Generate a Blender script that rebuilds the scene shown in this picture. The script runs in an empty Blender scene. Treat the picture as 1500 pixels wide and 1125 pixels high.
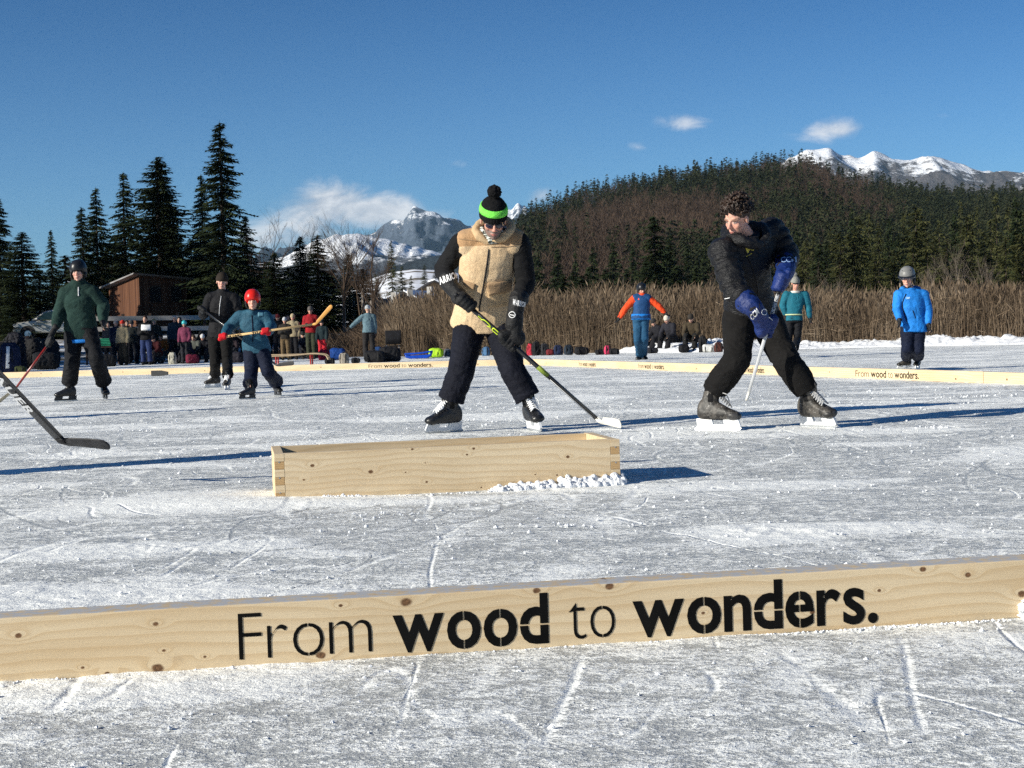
import bpy, bmesh, math, random
import numpy as np
from mathutils import Vector, Matrix
from mathutils.bvhtree import BVHTree

random.seed(7)
SC = bpy.context.scene
COL = SC.collection
PI = math.pi

# ------------------------------------------------------------------ camera
FPX, CX, CY = 2166.0, 750.0, 562.5
CAM = np.array([0.0, 0.0, 0.70])
_p = math.atan(72.5 / FPX); _r = math.radians(1.72)
_f = np.array([0, math.cos(_p), -math.sin(_p)])
_u0 = np.array([0, math.sin(_p), math.cos(_p)])
_x0 = np.array([1.0, 0, 0])
_R = math.cos(_r) * _x0 - math.sin(_r) * _u0
_U = math.cos(_r) * _u0 + math.sin(_r) * _x0

def ray(px, py):
    return _f + _R * ((px - CX) / FPX) + _U * ((CY - py) / FPX)
def P(px, py, d):
    return CAM + ray(px, py) * d
def G(px, py, z=0.0):
    r = ray(px, py)
    return CAM + r * ((z - CAM[2]) / r[2])
def RP(px, py, p0, n):
    r = ray(px, py)
    return CAM + r * (np.dot(np.asarray(p0) - CAM, n) / np.dot(r, n))
def hor(px):
    return 490 - 0.03 * (px - 750)
def N(v):
    v = np.asarray(v, float)
    return v / (np.linalg.norm(v) + 1e-12)

cam_d = bpy.data.cameras.new('camera'); cam_o = bpy.data.objects.new('camera', cam_d); COL.objects.link(cam_o)
cam_d.sensor_width = 36; cam_d.lens = 36 * FPX / 1500; cam_d.clip_end = 60000; cam_d.clip_start = 0.05
M = Matrix.Identity(4)
for i in range(3):
    M[i][0] = _R[i]; M[i][1] = _U[i]; M[i][2] = -_f[i]; M[i][3] = CAM[i]
cam_o.matrix_world = M
SC.camera = cam_o

# ------------------------------------------------------------------ noise
def _h(ix, iy, iz, s):
    n = (ix.astype(np.int64) * 73856093) ^ (iy.astype(np.int64) * 19349663) ^ (iz.astype(np.int64) * 83492791) ^ (s * 2654435761)
    n = (n ^ (n >> 13)) * 1274126177
    n = n ^ (n >> 16)
    return (n & 0xFFFFFF).astype(float) / 0xFFFFFF
def vnoise(p, s=0):
    p = np.asarray(p, float)
    i = np.floor(p).astype(np.int64); f = p - i; f = f * f * (3 - 2 * f)
    r = 0
    for dx in (0, 1):
        for dy in (0, 1):
            for dz in (0, 1):
                w = (f[:, 0] if dx else 1 - f[:, 0]) * (f[:, 1] if dy else 1 - f[:, 1]) * (f[:, 2] if dz else 1 - f[:, 2])
                r = r + w * _h(i[:, 0] + dx, i[:, 1] + dy, i[:, 2] + dz, s)
    return r * 2 - 1
def fbm(p, o=4, s=0, g=0.5):
    a = 1; t = 0; r = 0; p = np.asarray(p, float)
    for k in range(o):
        r = r + a * vnoise(p, s + k * 17); t += a; a *= g; p = p * 2.03 + 11.3
    return r / t
def ridged(p, o=4, s=0, g=0.5):
    a = 1; t = 0; r = 0; p = np.asarray(p, float)
    for k in range(o):
        r = r + a * (1 - np.abs(vnoise(p, s + k * 17)) * 2); t += a; a *= g; p = p * 2.03 + 5.1
    return r / t

# ------------------------------------------------------------------ geometry accumulation
class Geo:
    def __init__(s): s.v = []; s.f = []; s.n = 0; s.m = []
    def add(s, v, f, mi=0):
        v = np.asarray(v, float).reshape(-1, 3)
        s.v.append(v); n = s.n
        for q in f: s.f.append(tuple(int(i) + n for i in q)); s.m.append(mi)
        s.n += len(v); return s
    def merge(s, g):
        s.add(np.concatenate(g.v), g.f); return s
    def arr(s): return np.concatenate(s.v) if s.v else np.zeros((0, 3))

def basis(d, ref=(0, 0, 1)):
    d = N(d); ref = np.asarray(ref, float)
    if abs(np.dot(d, N(ref))) > .97: ref = np.array([0, 1.0, 0]) if abs(d[1]) < .9 else np.array([1.0, 0, 0])
    x = N(np.cross(ref, d)); y = np.cross(d, x)
    return x, y, d

def loft(g, secs, n=20, exp=2.0, caps=True, mi=0):
    """secs: (centre, ax, ay) half-axis vectors; closed superellipse rings."""
    V = []; F = []
    th = np.linspace(0, 2 * PI, n, endpoint=False)
    c, s_ = np.cos(th), np.sin(th)
    c = np.sign(c) * np.abs(c) ** (2 / exp); s_ = np.sign(s_) * np.abs(s_) ** (2 / exp)
    for (o, a, b) in secs:
        V.append(np.asarray(o) + np.outer(c, a) + np.outer(s_, b))
    m = len(secs)
    for k in range(m - 1):
        for i in range(n):
            j = (i + 1) % n
            F.append((k * n + i, k * n + j, (k + 1) * n + j, (k + 1) * n + i))
    V = np.concatenate(V)
    if caps:
        V = np.vstack([V, secs[0][0], secs[-1][0]])
        a, b = m * n, m * n + 1
        for i in range(n):
            j = (i + 1) % n
            F.append((j, i, a)); F.append(((m - 1) * n + i, (m - 1) * n + j, b))
    return g.add(V, F, mi)

def catmull(pts, per):
    pts = np.asarray(pts, float)
    if len(pts) < 3: 
        t = np.linspace(0, 1, per + 1)[:, None]
        return pts[0] * (1 - t) + pts[-1] * t
    P_ = np.vstack([2 * pts[0] - pts[1], pts, 2 * pts[-1] - pts[-2]])
    out = []
    for i in range(len(pts) - 1):
        a, b, c, d = P_[i:i + 4]
        for t in np.linspace(0, 1, per, endpoint=False):
            out.append(.5 * ((2 * b) + (-a + c) * t + (2 * a - 5 * b + 4 * c - d) * t * t + (-a + 3 * b - 3 * c + d) * t ** 3))
    out.append(pts[-1]); return np.array(out)

def tube(g, pts, radii, n=12, per=6, round_=True, ref=(0, 0, 1), sq=1.0, puff=None, mi=0, caps=True):
    """smooth tube; puff=(amp, period) makes baffles along its length"""
    pts = np.asarray(pts, float); radii = np.asarray(radii, float)
    q = catmull(np.column_stack([pts, radii]), per)
    c, r = q[:, :3], np.maximum(q[:, 3], 1e-4)
    L = np.concatenate([[0], np.cumsum(np.linalg.norm(np.diff(c, axis=0), axis=1))])
    if puff: r = r * (1 + puff[0] * (np.abs(np.sin(L / puff[1] * PI)) ** .6 - .6))
    T = np.gradient(c, axis=0)
    secs = []
    x, y, d = basis(T[0], ref)
    if round_:
        for a in (0.15, .6, .88):
            k = math.sqrt(1 - (1 - a) ** 2)
            secs.append((c[0] - N(T[0]) * r[0] * (1 - a), x * r[0] * k, y * r[0] * k * sq))
    for i in range(len(c)):
        d = N(T[i]); x = N(x - d * np.dot(x, d)); y = np.cross(d, x)
        secs.append((c[i], x * r[i], y * r[i] * sq))
    if round_:
        for a in (.88, .6, .15):
            k = math.sqrt(1 - (1 - a) ** 2)
            secs.append((c[-1] + d * r[-1] * (1 - a), x * r[-1] * k, y * r[-1] * k * sq))
    return loft(g, secs, n, mi=mi, caps=caps)

def ell(g, c, ax, ay=None, az=None, n=14, mi=0):
    if ay is None: 
        r = ax; r = (r, r, r) if np.isscalar(r) else r
        ax, ay, az = np.array([r[0], 0, 0]), np.array([0, r[1], 0]), np.array([0, 0, r[2]])
    secs = []
    m = max(6, n // 2 + 1)
    for i in range(1, m):
        t = PI * i / m
        secs.append((np.asarray(c) - np.asarray(az) * math.cos(t), np.asarray(ax) * math.sin(t), np.asarray(ay) * math.sin(t)))
    th = np.linspace(0, 2 * PI, n, endpoint=False)
    V = [o + np.outer(np.cos(th), a) + np.outer(np.sin(th), b) for o, a, b in secs]
    V.append(np.array([np.asarray(c) - az, np.asarray(c) + az])); V = np.concatenate(V); F = []
    k = len(secs)
    for q in range(k - 1):
        for i in range(n):
            j = (i + 1) % n; F.append((q * n + i, q * n + j, (q + 1) * n + j, (q + 1) * n + i))
    for i in range(n):
        j = (i + 1) % n
        F.append((j, i, k * n)); F.append(((k - 1) * n + i, (k - 1) * n + j, k * n + 1))
    return g.add(V, F, mi)

def box(g, c, ax, ay, az, mi=0, taper=1.0):
    """half-axis vectors"""
    c, ax, ay, az = map(np.asarray, (c, ax, ay, az)); V = []
    for z in (-1, 1):
        k = taper if z > 0 else 1
        for x, y in ((-1, -1), (1, -1), (1, 1), (-1, 1)): V.append(c + ax * x * k + ay * y * k + az * z)
    return g.add(V, [(3, 2, 1, 0), (4, 5, 6, 7), (0, 1, 5, 4), (1, 2, 6, 5), (2, 3, 7, 6), (3, 0, 4, 7)], mi)
def abox(g, x0, x1, y0, y1, z0, z1, mi=0):
    return box(g, ((x0 + x1) / 2, (y0 + y1) / 2, (z0 + z1) / 2), ((x1 - x0) / 2, 0, 0), (0, (y1 - y0) / 2, 0), (0, 0, (z1 - z0) / 2), mi)
def prism(g, poly, o, ax, ay, az, mi=0):
    """poly in (ax, ay) coordinates, extruded by az (vector) both ways"""
    poly = np.asarray(poly, float); n = len(poly)
    b = np.asarray(o) + np.outer(poly[:, 0], ax) + np.outer(poly[:, 1], ay)
    az = np.asarray(az)
    F = [tuple(range(n))[::-1], tuple(range(n, 2 * n))] + [(i, (i + 1) % n, n + (i + 1) % n, n + i) for i in range(n)]
    return g.add(np.vstack([b - az, b + az]), F, mi)

def mk_mesh(name, V, F, smooth=True):
    me = bpy.data.meshes.new(name)
    V = np.asarray(V, float)
    if isinstance(F, np.ndarray):
        k = F.shape[1]; me.vertices.add(len(V)); me.vertices.foreach_set('co', V.ravel())
        me.loops.add(F.size); me.loops.foreach_set('vertex_index', F.ravel().astype(np.int32))
        me.polygons.add(len(F)); me.polygons.foreach_set('loop_start', np.arange(0, F.size, k, dtype=np.int32))
        me.polygons.foreach_set('loop_total', np.full(len(F), k, dtype=np.int32)); me.update(calc_edges=True)
    else:
        me.from_pydata(V.tolist(), [], F); me.update()
    if smooth: me.polygons.foreach_set('use_smooth', [True] * len(me.polygons))
    return me

def remesh(g, voxel, smooth=2):
    me = mk_mesh('tmp', g.arr(), g.f); ob = bpy.data.objects.new('tmp', me); COL.objects.link(ob)
    m = ob.modifiers.new('r', 'REMESH'); m.mode = 'VOXEL'; m.voxel_size = voxel
    if smooth:
        m = ob.modifiers.new('s', 'SMOOTH'); m.factor = .5; m.iterations = smooth
    dg = bpy.context.evaluated_depsgraph_get(); ev = ob.evaluated_get(dg); m2 = ev.to_mesh()
    V = np.empty(len(m2.vertices) * 3); m2.vertices.foreach_get('co', V); V = V.reshape(-1, 3)
    F = np.empty(len(m2.loops), dtype=np.int32); m2.loops.foreach_get('vertex_index', F)
    k = len(m2.loops) // max(1, len(m2.polygons))
    F = F.reshape(-1, k)
    ev.to_mesh_clear(); bpy.data.objects.remove(ob); bpy.data.meshes.remove(me)
    return V, F

def vnormals(V, F):
    a, b, c = V[F[:, 0]], V[F[:, 1]], V[F[:, 2]]
    n = np.cross(b - a, c - a); vn = np.zeros_like(V)
    for k in range(F.shape[1]): np.add.at(vn, F[:, k], n)
    return vn / (np.linalg.norm(vn, axis=1)[:, None] + 1e-12)
def folds(V, F, amp=.006, sc=(9, 9, 22), s=0, o=2, ridge=True):
    q = V * np.asarray(sc) + fbm(V * 6, 2, s + 3)[:, None] * 1.4
    d = (ridged(q, o, s) - .2) if ridge else fbm(q, o, s)
    return V + vnormals(V, F) * (d * amp)[:, None]

# ------------------------------------------------------------------ scene objects
ORG = {}
def thing(name, label, cat, loc=(0, 0, 0), group=None, kind=None):
    o = bpy.data.objects.new(name, None); COL.objects.link(o); o.location = [float(a) for a in loc]
    o.empty_display_size = .1
    o['label'] = label; o['category'] = cat
    if group: o['group'] = group
    if kind: o['kind'] = kind
    ORG[o.name] = np.array(loc, float); return o
def part(name, geo, mat, parent=None, smooth=True, local=False, label=None):
    """geo: Geo or (V,F). World coordinates unless local."""
    V, F = (geo.arr(), geo.f) if isinstance(geo, Geo) else geo
    org = ORG[parent.name] if (parent is not None and not local) else np.zeros(3)
    me = mk_mesh(name, V - org, F, smooth)
    mats = mat if isinstance(mat, (list, tuple)) else [mat]
    for m in mats: me.materials.append(m)
    if isinstance(geo, Geo) and len(mats) > 1: me.polygons.foreach_set('material_index', geo.m)
    o = bpy.data.objects.new(name, me); COL.objects.link(o)
    if parent is not None: o.parent = parent
    ORG[o.name] = org
    if label: o['label'] = label
    return o
def tag(o, label, cat, group=None):
    o['label'] = label; o['category'] = cat
    if group: o['group'] = group
    return o
def struct(name, geo, mat, smooth=True, kind='structure', label=None):
    o = part(name, geo, mat, None, smooth); o['kind'] = kind
    if label: o['label'] = label
    return o
def single(name, geo, mat, label, cat, loc=None, group=None, smooth=True):
    V, F = (geo.arr(), geo.f) if isinstance(geo, Geo) else geo
    loc = np.array([V[:, 0].mean(), V[:, 1].mean(), V[:, 2].min()]) if loc is None else np.asarray(loc)
    g2 = Geo(); 
    if isinstance(geo, Geo): g2.v = [V - loc]; g2.f = geo.f; g2.m = geo.m; g2.n = len(V); gg = g2
    else: gg = (V - loc, F)
    o = part(name, gg, mat, None, smooth); o.location = loc.tolist(); ORG[o.name] = loc
    return tag(o, label, cat, group)
def copy_tree(o, parent=None):
    c = o.copy(); COL.objects.link(c); c.parent = parent
    for ch in list(o.children): copy_tree(ch, c)
    return c

# ------------------------------------------------------------------ materials
class NT:
    def __init__(s, name):
        s.m = bpy.data.materials.new(name); s.m.use_nodes = True; s.t = s.m.node_tree; s.n = s.t.nodes; s.l = s.t.links
        s.b = s.n['Principled BSDF']
    def new(s, t, **k):
        x = s.n.new(t)
        for a, b in k.items(): setattr(x, a, b)
        return x
    def inp(s, node, key, v):
        if v is None: return
        if hasattr(v, 'is_output') : s.l.new(v, node.inputs[key])
        else:
            if isinstance(v, (tuple, list)) and len(v) == 3 and node.inputs[key].type == 'RGBA': v = (*v, 1)
            node.inputs[key].default_value = v
    def math(s, op, a, b=None, c=None, clamp=False):
        x = s.new('ShaderNodeMath', operation=op); x.use_clamp = clamp
        s.inp(x, 0, a); s.inp(x, 1, b); s.inp(x, 2, c); return x.outputs[0]
    def noise(s, vec, scale, detail=4, rough=.55, dist=0, out='Fac'):
        x = s.new('ShaderNodeTexNoise'); s.inp(x, 'Vector', vec); x.inputs['Scale'].default_value = scale
        x.inputs['Detail'].default_value = detail; x.inputs['Roughness'].default_value = rough; x.inputs['Distortion'].default_value = dist
        return x.outputs[out]
    def map(s, vec, loc=(0, 0, 0), rot=(0, 0, 0), sc=(1, 1, 1)):
        x = s.new('ShaderNodeMapping'); s.inp(x, 0, vec); x.inputs[1].default_value = loc; x.inputs[2].default_value = rot; x.inputs[3].default_value = sc
        return x.outputs[0]
    def sm(s, v, a, b, o0=0.0, o1=1.0):
        x = s.new('ShaderNodeMapRange', interpolation_type='SMOOTHSTEP'); s.inp(x, 0, v)
        for i, q in enumerate((a, b, o0, o1)): x.inputs[i + 1].default_value = q
        return x.outputs[0]
    def mix(s, f, a, b, blend='MIX'):
        x = s.new('ShaderNodeMix', data_type='RGBA', blend_type=blend); s.inp(x, 0, f)
        for i, q in ((6, a), (7, b)):
            if hasattr(q, 'is_output'): s.l.new(q, x.inputs[i])
            else: x.inputs[i].default_value = (*q[:3], 1)
        return x.outputs[2]
    def coord(s, k='Object'): return s.new('ShaderNodeTexCoord').outputs[k]
    def bump(s, h, strength=.5, dist=.01):
        x = s.new('ShaderNodeBump'); s.inp(x, 'Height', h); x.inputs['Strength'].default_value = strength; x.inputs['Distance'].default_value = dist
        s.l.new(x.outputs[0], s.b.inputs['Normal'])
    def out(s, col=None, rough=None, spec=None, metal=None):
        s.inp(s.b, 'Base Color', col); s.inp(s.b, 'Roughness', rough); s.inp(s.b, 'Specular IOR Level', spec); s.inp(s.b, 'Metallic', metal)
        return s.m

_mc = {}
def plain(name, col, rough=.6, var=.18, scale=25, bump=.25, bdist=.003, spec=.3, metal=0.0):
    """a coloured material with uneven tone and fine relief"""
    key = (name, tuple(col), rough)
    if key in _mc: return _mc[key]
    t = NT(name); c = t.coord()
    n = t.noise(c, scale * .25, 5, .6); n2 = t.noise(c, scale * 6, 3, .6)
    k = t.sm(n, .3, .7)
    a = tuple(max(0, x * (1 - var)) for x in col); b = tuple(min(1, x * (1 + var)) for x in col)
    t.bump(t.math('ADD', n2, t.math('MULTIPLY', n, 2.0)), bump, bdist)
    _mc[key] = t.out(t.mix(k, a, b), rough, spec, metal); return _mc[key]
def fabric(name, col, rough=.85, bump=.5, spec=.15, weave=160, sheen=0.0):
    key = ('f' + name, tuple(col), rough)
    if key in _mc: return _mc[key]
    t = NT(name); c = t.coord()
    n = t.noise(c, 5, 5, .6); f = t.noise(t.map(c, sc=(1, 1, 2.2)), 26, 4, .6, .6); w = t.noise(c, weave, 2, .5)
    col2 = tuple(x * .72 for x in col)
    cc = t.mix(t.sm(n, .25, .75), col2, tuple(min(1, x * 1.18) for x in col))
    t.bump(t.math('ADD', t.math('MULTIPLY', f, 2.2), t.math('MULTIPLY', w, .5)), bump, .008)
    if sheen: t.b.inputs['Sheen Weight'].default_value = sheen
    _mc[key] = t.out(cc, rough, spec); return _mc[key]
def attrmat(name, rough=.55, sss=0.0, bump=.15, bs=140, spec=.35, dist=.002):
    if name in _mc: return _mc[name]
    t = NT(name); a = t.new('ShaderNodeAttribute', attribute_name='col')
    c = t.coord(); n = t.noise(c, 30, 4, .6)
    cc = t.mix(t.sm(n, .3, .7, .0, .16), a.outputs['Color'], (.35, .18, .12) if sss else (0, 0, 0))
    if sss:
        t.b.inputs['Subsurface Weight'].default_value = sss; t.b.inputs['Subsurface Scale'].default_value = .01
        t.b.inputs['Subsurface Radius'].default_value = (1, .3, .15)
    t.bump(t.noise(c, bs, 3, .6), bump, dist)
    _mc[name] = t.out(cc, rough, spec); return _mc[name]
def setcol(o, C):
    a = o.data.color_attributes.new('col', 'FLOAT_COLOR', 'POINT')
    a.data.foreach_set('color', np.column_stack([C, np.ones(len(C))]).astype(np.float32).ravel())
# ================================================================== people
BVH = {}
def bvh_of(V, F): return BVHTree.FromPolygons([tuple(v) for v in V], [tuple(int(i) for i in f) for f in F])
def drape(bv, px, py, off):
    d = Vector(ray(px, py)); d.normalize()
    h = bv.ray_cast(Vector(CAM), d)
    if h[0] is None: return None
    n = h[1]
    if n.dot(d) > 0: n = -n
    return np.array(h[0] + n * off)
def drape_patch(bv, quad, nu=10, nv=10, off=.004, thick=.003, shape=None):
    """quad: tl,tr,br,bl in photo pixels; a thin slab lying on the surface"""
    q = [np.array(a, float) for a in quad]; V = []; last = None; bad = set()
    for lay in (off, off - thick - .006):
        for j in range(nv + 1):
            v = j / nv
            for i in range(nu + 1):
                u = i / nu
                p = (q[0] * (1 - u) + q[1] * u) * (1 - v) + (q[3] * (1 - u) + q[2] * u) * v
                h = drape(bv, p[0], p[1], lay)
                if h is None or (last is not None and np.linalg.norm(h - last) > .12 and i > 0):
                    bad.add(len(V)); h = last if last is not None else np.zeros(3)
                last = h; V.append(h)
    n = (nu + 1) * (nv + 1); F = []
    id_ = lambda i, j, l: l * n + j * (nu + 1) + i
    for j in range(nv):
        for i in range(nu):
            F.append((id_(i, j, 0), id_(i, j + 1, 0), id_(i + 1, j + 1, 0), id_(i + 1, j, 0)))
    for i in range(nu):
        F.append((id_(i, 0, 0), id_(i + 1, 0, 0), id_(i + 1, 0, 1), id_(i, 0, 1)))
        F.append((id_(i, nv, 1), id_(i + 1, nv, 1), id_(i + 1, nv, 0), id_(i, nv, 0)))
    for j in range(nv):
        F.append((id_(0, j, 1), id_(0, j + 1, 1), id_(0, j + 1, 0), id_(0, j, 0)))
        F.append((id_(nu, j, 0), id_(nu, j + 1, 0), id_(nu, j + 1, 1), id_(nu, j, 1)))
    F = [f for f in F if not any(i in bad for i in f)]
    g = Geo(); g.add(V, F); return g

def drape_line(bv, pts, r=.002, off=.002, per=6, n=6):
    q = catmull(np.array(pts, float), per); W = []
    for p in q:
        h = drape(bv, p[0], p[1], off)
        if h is not None: W.append(h)
    g = Geo()
    if len(W) > 1: tube(g, W, [r] * len(W), n, 1)
    return g

# ---- lettering
_ch = {}
def char_mesh(ch, weight):
    k = (ch, weight)
    if k in _ch: return _ch[k]
    c = bpy.data.curves.new('t', 'FONT'); c.body = ch; c.size = 1; c.offset = weight; c.resolution_u = 4
    c.fill_mode = 'FRONT'
    o = bpy.data.objects.new('t', c); COL.objects.link(o)
    dg = bpy.context.evaluated_depsgraph_get(); me = bpy.data.meshes.new_from_object(o.evaluated_get(dg))
    V = np.array([v.co[:] for v in me.vertices]); F = [tuple(p.vertices) for p in me.polygons]
    bpy.data.objects.remove(o); bpy.data.curves.remove(c); bpy.data.meshes.remove(me)
    _ch[k] = (V, F); return _ch[k]
def slot(V, F, axis, at, w):
    bm = bmesh.new(); vs = [bm.verts.new(v) for v in V]
    for f in F:
        try: bm.faces.new([vs[i] for i in f])
        except ValueError: pass
    n = (1, 0, 0) if axis == 0 else (0, 1, 0)
    for s in (-1, 1):
        co = [0, 0, 0]; co[axis] = at + s * w / 2
        bmesh.ops.bisect_plane(bm, geom=bm.verts[:] + bm.edges[:] + bm.faces[:], plane_co=co, plane_no=n)
    dele = [f for f in bm.faces if abs(f.calc_center_median()[axis] - at) < w / 2]
    bmesh.ops.delete(bm, geom=dele, context='FACES')
    bm.verts.index_update()
    V = np.array([v.co[:] for v in bm.verts]); F = [tuple(v.index for v in f.verts) for f in bm.faces]
    bm.free(); return V, F
def word(txt, weight=0.0, gap=.09, stencil=False, space=.28):
    """flat glyph mesh; returns V (x,y), F normalised so that x runs 0..w and y=0 is the baseline"""
    X = 0; g = Geo()
    for ch in txt:
        if ch == ' ': X += space; continue
        V, F = char_mesh(ch, weight)
        if stencil:
            x0, x1, y0, y1 = V[:, 0].min(), V[:, 0].max(), V[:, 1].min(), V[:, 1].max()
            if ch in 'oe': V, F = slot(V, F, 0, (x0 + x1) / 2, .022)
            if ch == 'd': V, F = slot(V, F, 1, y0 + (y1 - y0) * .36, .022)
        V = V.copy()
        if ch.islower(): V[:, 1] = np.where(V[:, 1] < .55, V[:, 1] * 1.09, .5995 + (V[:, 1] - .55) * .76)
        V[:, 0] += X - V[:, 0].min(); X = V[:, 0].max() + gap
        g.add(V, F)
    return g.arr(), g.f, X - gap
def subdiv_flat(V, F, m):
    me = mk_mesh('t', V, F); bm = bmesh.new(); bm.from_mesh(me)
    bmesh.ops.triangulate(bm, faces=bm.faces[:])
    for _ in range(3):
        e = [e for e in bm.edges if e.calc_length() > m]
        if not e: break
        bmesh.ops.subdivide_edges(bm, edges=e, cuts=1); bmesh.ops.triangulate(bm, faces=bm.faces[:])
    bm.verts.index_update()
    V = np.array([v.co[:] for v in bm.verts]); F = [tuple(v.index for v in f.verts) for f in bm.faces]; bm.free()
    bpy.data.meshes.remove(me); return V, F
def drape_word(bv, txt, quad, weight=.02, off=.004, gap=.06):
    V, F, W = word(txt, weight, gap); H = max(V[:, 1].max(), .5); V, F = subdiv_flat(V, F, .12)
    q = [np.array(a, float) for a in quad]; out = []; bad = set()
    for v in V:
        u = v[0] / W; w = 1 - v[1] / H
        p = (q[0] * (1 - u) + q[1] * u) * (1 - w) + (q[3] * (1 - u) + q[2] * u) * w
        h = drape(bv, p[0], p[1], off)
        if h is None: bad.add(len(out)); h = np.zeros(3)
        out.append(h)
    F = [f for f in F if not any(i in bad for i in f)]
    ok = [i for i in range(len(out)) if i not in bad]
    if ok:
        for i in bad: out[i] = out[ok[0]]
    g = Geo(); g.add(out, F); return g

# ---- head
def head_axes(yaw, pitch, roll=0):
    y, p = math.radians(yaw), math.radians(pitch)
    Fw = np.array([-math.sin(y) * math.cos(p), -math.cos(y) * math.cos(p), -math.sin(p)])
    X = N(np.cross(Fw, (0, 0, 1))); Up = np.cross(X, Fw)
    r = math.radians(roll); X2 = X * math.cos(r) + Up * math.sin(r); U2 = -X * math.sin(r) + Up * math.cos(r)
    return X2, Fw, U2
def add_head(g, C, A, s=1.0, detail=True):
    X, Y, Z = A
    def L(p): return C + s * (X * p[0] + Y * p[1] + Z * p[2])
    def E(p, r, n=16): ell(g, L(p), X * r[0] * s, Y * r[1] * s, Z * r[2] * s, n)
    E((0, -.012, .035), (.076, .097, .088), 24)
    E((0, .028, -.03), (.060, .058, .083), 20)
    E((0, .030, -.073), (.048, .050, .040))
    E((0, .062, -.099), (.021, .020, .017))
    for k in (-1, 1):
        E((k * .036, .058, -.026), (.024, .022, .024), 10)
        E((k * .079, -.006, -.008), (.008, .017, .030), 10)
        E((k * .031, .070, .000), (.0135, .0125, .0115), 10)
        E((k * .011, .099, -.032), (.009, .011, .008), 8)
        tube(g, [L((k * .012, .078, .020)), L((k * .032, .084, .024)), L((k * .054, .066, .018))], [.008 * s, .0095 * s, .007 * s], 8, 3)
    tube(g, [L((0, .080, .020)), L((0, .093, -.004)), L((0, .111, -.026))], [.008 * s, .0095 * s, .0125 * s], 8, 3)
    tube(g, [L((-.023, .080, -.062)), L((0, .092, -.058)), L((.023, .080, -.062))], [.004 * s, .0065 * s, .004 * s], 8, 4)
    tube(g, [L((-.020, .079, -.069)), L((0, .090, -.072)), L((.020, .079, -.069))], [.004 * s, .0075 * s, .004 * s], 8, 4)
def head_colors(V, C, A, s, skin=(.56, .33, .25), beard=None, brow=(.08, .05, .03)):
    X, Y, Z = A; q = (V - C) / s; x, y, z = q @ X, q @ Y, q @ Z
    col = np.tile(np.array(skin, float), (len(V), 1))
    def blend(mask, c): 
        m = np.clip(mask, 0, 1)[:, None]; col[:] = col * (1 - m) + np.array(c) * m
    front = y > .03
    blend(np.exp(-(((np.abs(x) - .036) / .022) ** 2 + ((z + .028) / .02) ** 2)) * front * .55, (.60, .24, .18))
    blend(np.exp(-((x / .014) ** 2 + ((z + .026) / .016) ** 2)) * (y > .08) * .6, (.62, .24, .18))
    if beard is not None:
        m = ((z < -.040) & (y > -.0) & (np.abs(x) < .075)).astype(float) * (1 - np.exp(-((x / .02) ** 2 + ((z + .065) / .007) ** 2)))
        blend(m * .85, beard)
    blend(np.exp(-((x / .022) ** 2 + ((z + .066) / .0085) ** 2) ** 2) * (y > .07), (.42, .15, .13))
    for k in (-1, 1):
        blend((np.exp(-(((x - k * .031) / .014) ** 2 + ((z - .001) / .0075) ** 2) ** 2) * (y > .06)) * .9, (.5, .46, .44))
        blend((np.exp(-(((x - k * .031) / .0062) ** 2 + ((z - .001) / .0062) ** 2) ** 2) * (y > .06)), (.03, .02, .02))
        blend(np.exp(-(((x - k * .031) / .019) ** 2 + ((z - .0095) / .0035) ** 2) ** 2) * (y > .05) * .8, (.10, .06, .05))
        blend(np.exp(-(((x - k * .034) / .022) ** 2 + ((z - .026) / .0055) ** 2) ** 2) * (y > .05) * .85, brow)
    return col

# ---- hands / gloves
def grip_hand(g, wrist, grip, axis, s=1.0, rs=.016, fr=.0095, cover=250, pad=0.0, thumb=1):
    """hand closed round a shaft; the wrist comes from `wrist`"""
    axis = N(axis); back = N((wrist - grip) - axis * np.dot(wrist - grip, axis)); side = np.cross(axis, back)
    R = (rs + fr) 
    for i, (o, k) in enumerate(zip((-.034, -.011, .012, .034), (1.0, 1.05, 1.0, .85))):
        c0 = grip + axis * o * s * (1 + pad * 12)
        pts = []
        for a in np.linspace(20, 20 + cover * k, 8):
            t = math.radians(a) * thumb
            rr = R * (1.25 if a < 60 else 1.0)
            pts.append(c0 + (back * math.cos(t) + side * math.sin(t)) * rr)
        tube(g, pts, [fr * 1.15 + pad, fr * 1.15 + pad, fr * 1.1 + pad, fr + pad * .8, fr + pad * .8, fr + pad * .6, fr * .9 + pad * .5, fr * .85 + pad * .4], 8, 2)
    pc = grip + back * (R + .020 + pad * .6)
    ell(g, pc, axis * (.044 + pad * 1.6) * s, N(side) * (.026 + pad) * s, back * (.036 + pad) * s, 14)
    tube(g, [pc, wrist], [.030 * s + pad, .027 * s + pad], 10, 4)
    tp = [pc - axis * .03 * s - side * thumb * .012, grip - axis * (.052 + pad) * s - side * thumb * R * .9, grip - axis * .035 * s - side * thumb * R - back * R * .7]
    tube(g, tp, [.013 + pad, .012 + pad, .010 + pad * .6], 8, 3)
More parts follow.
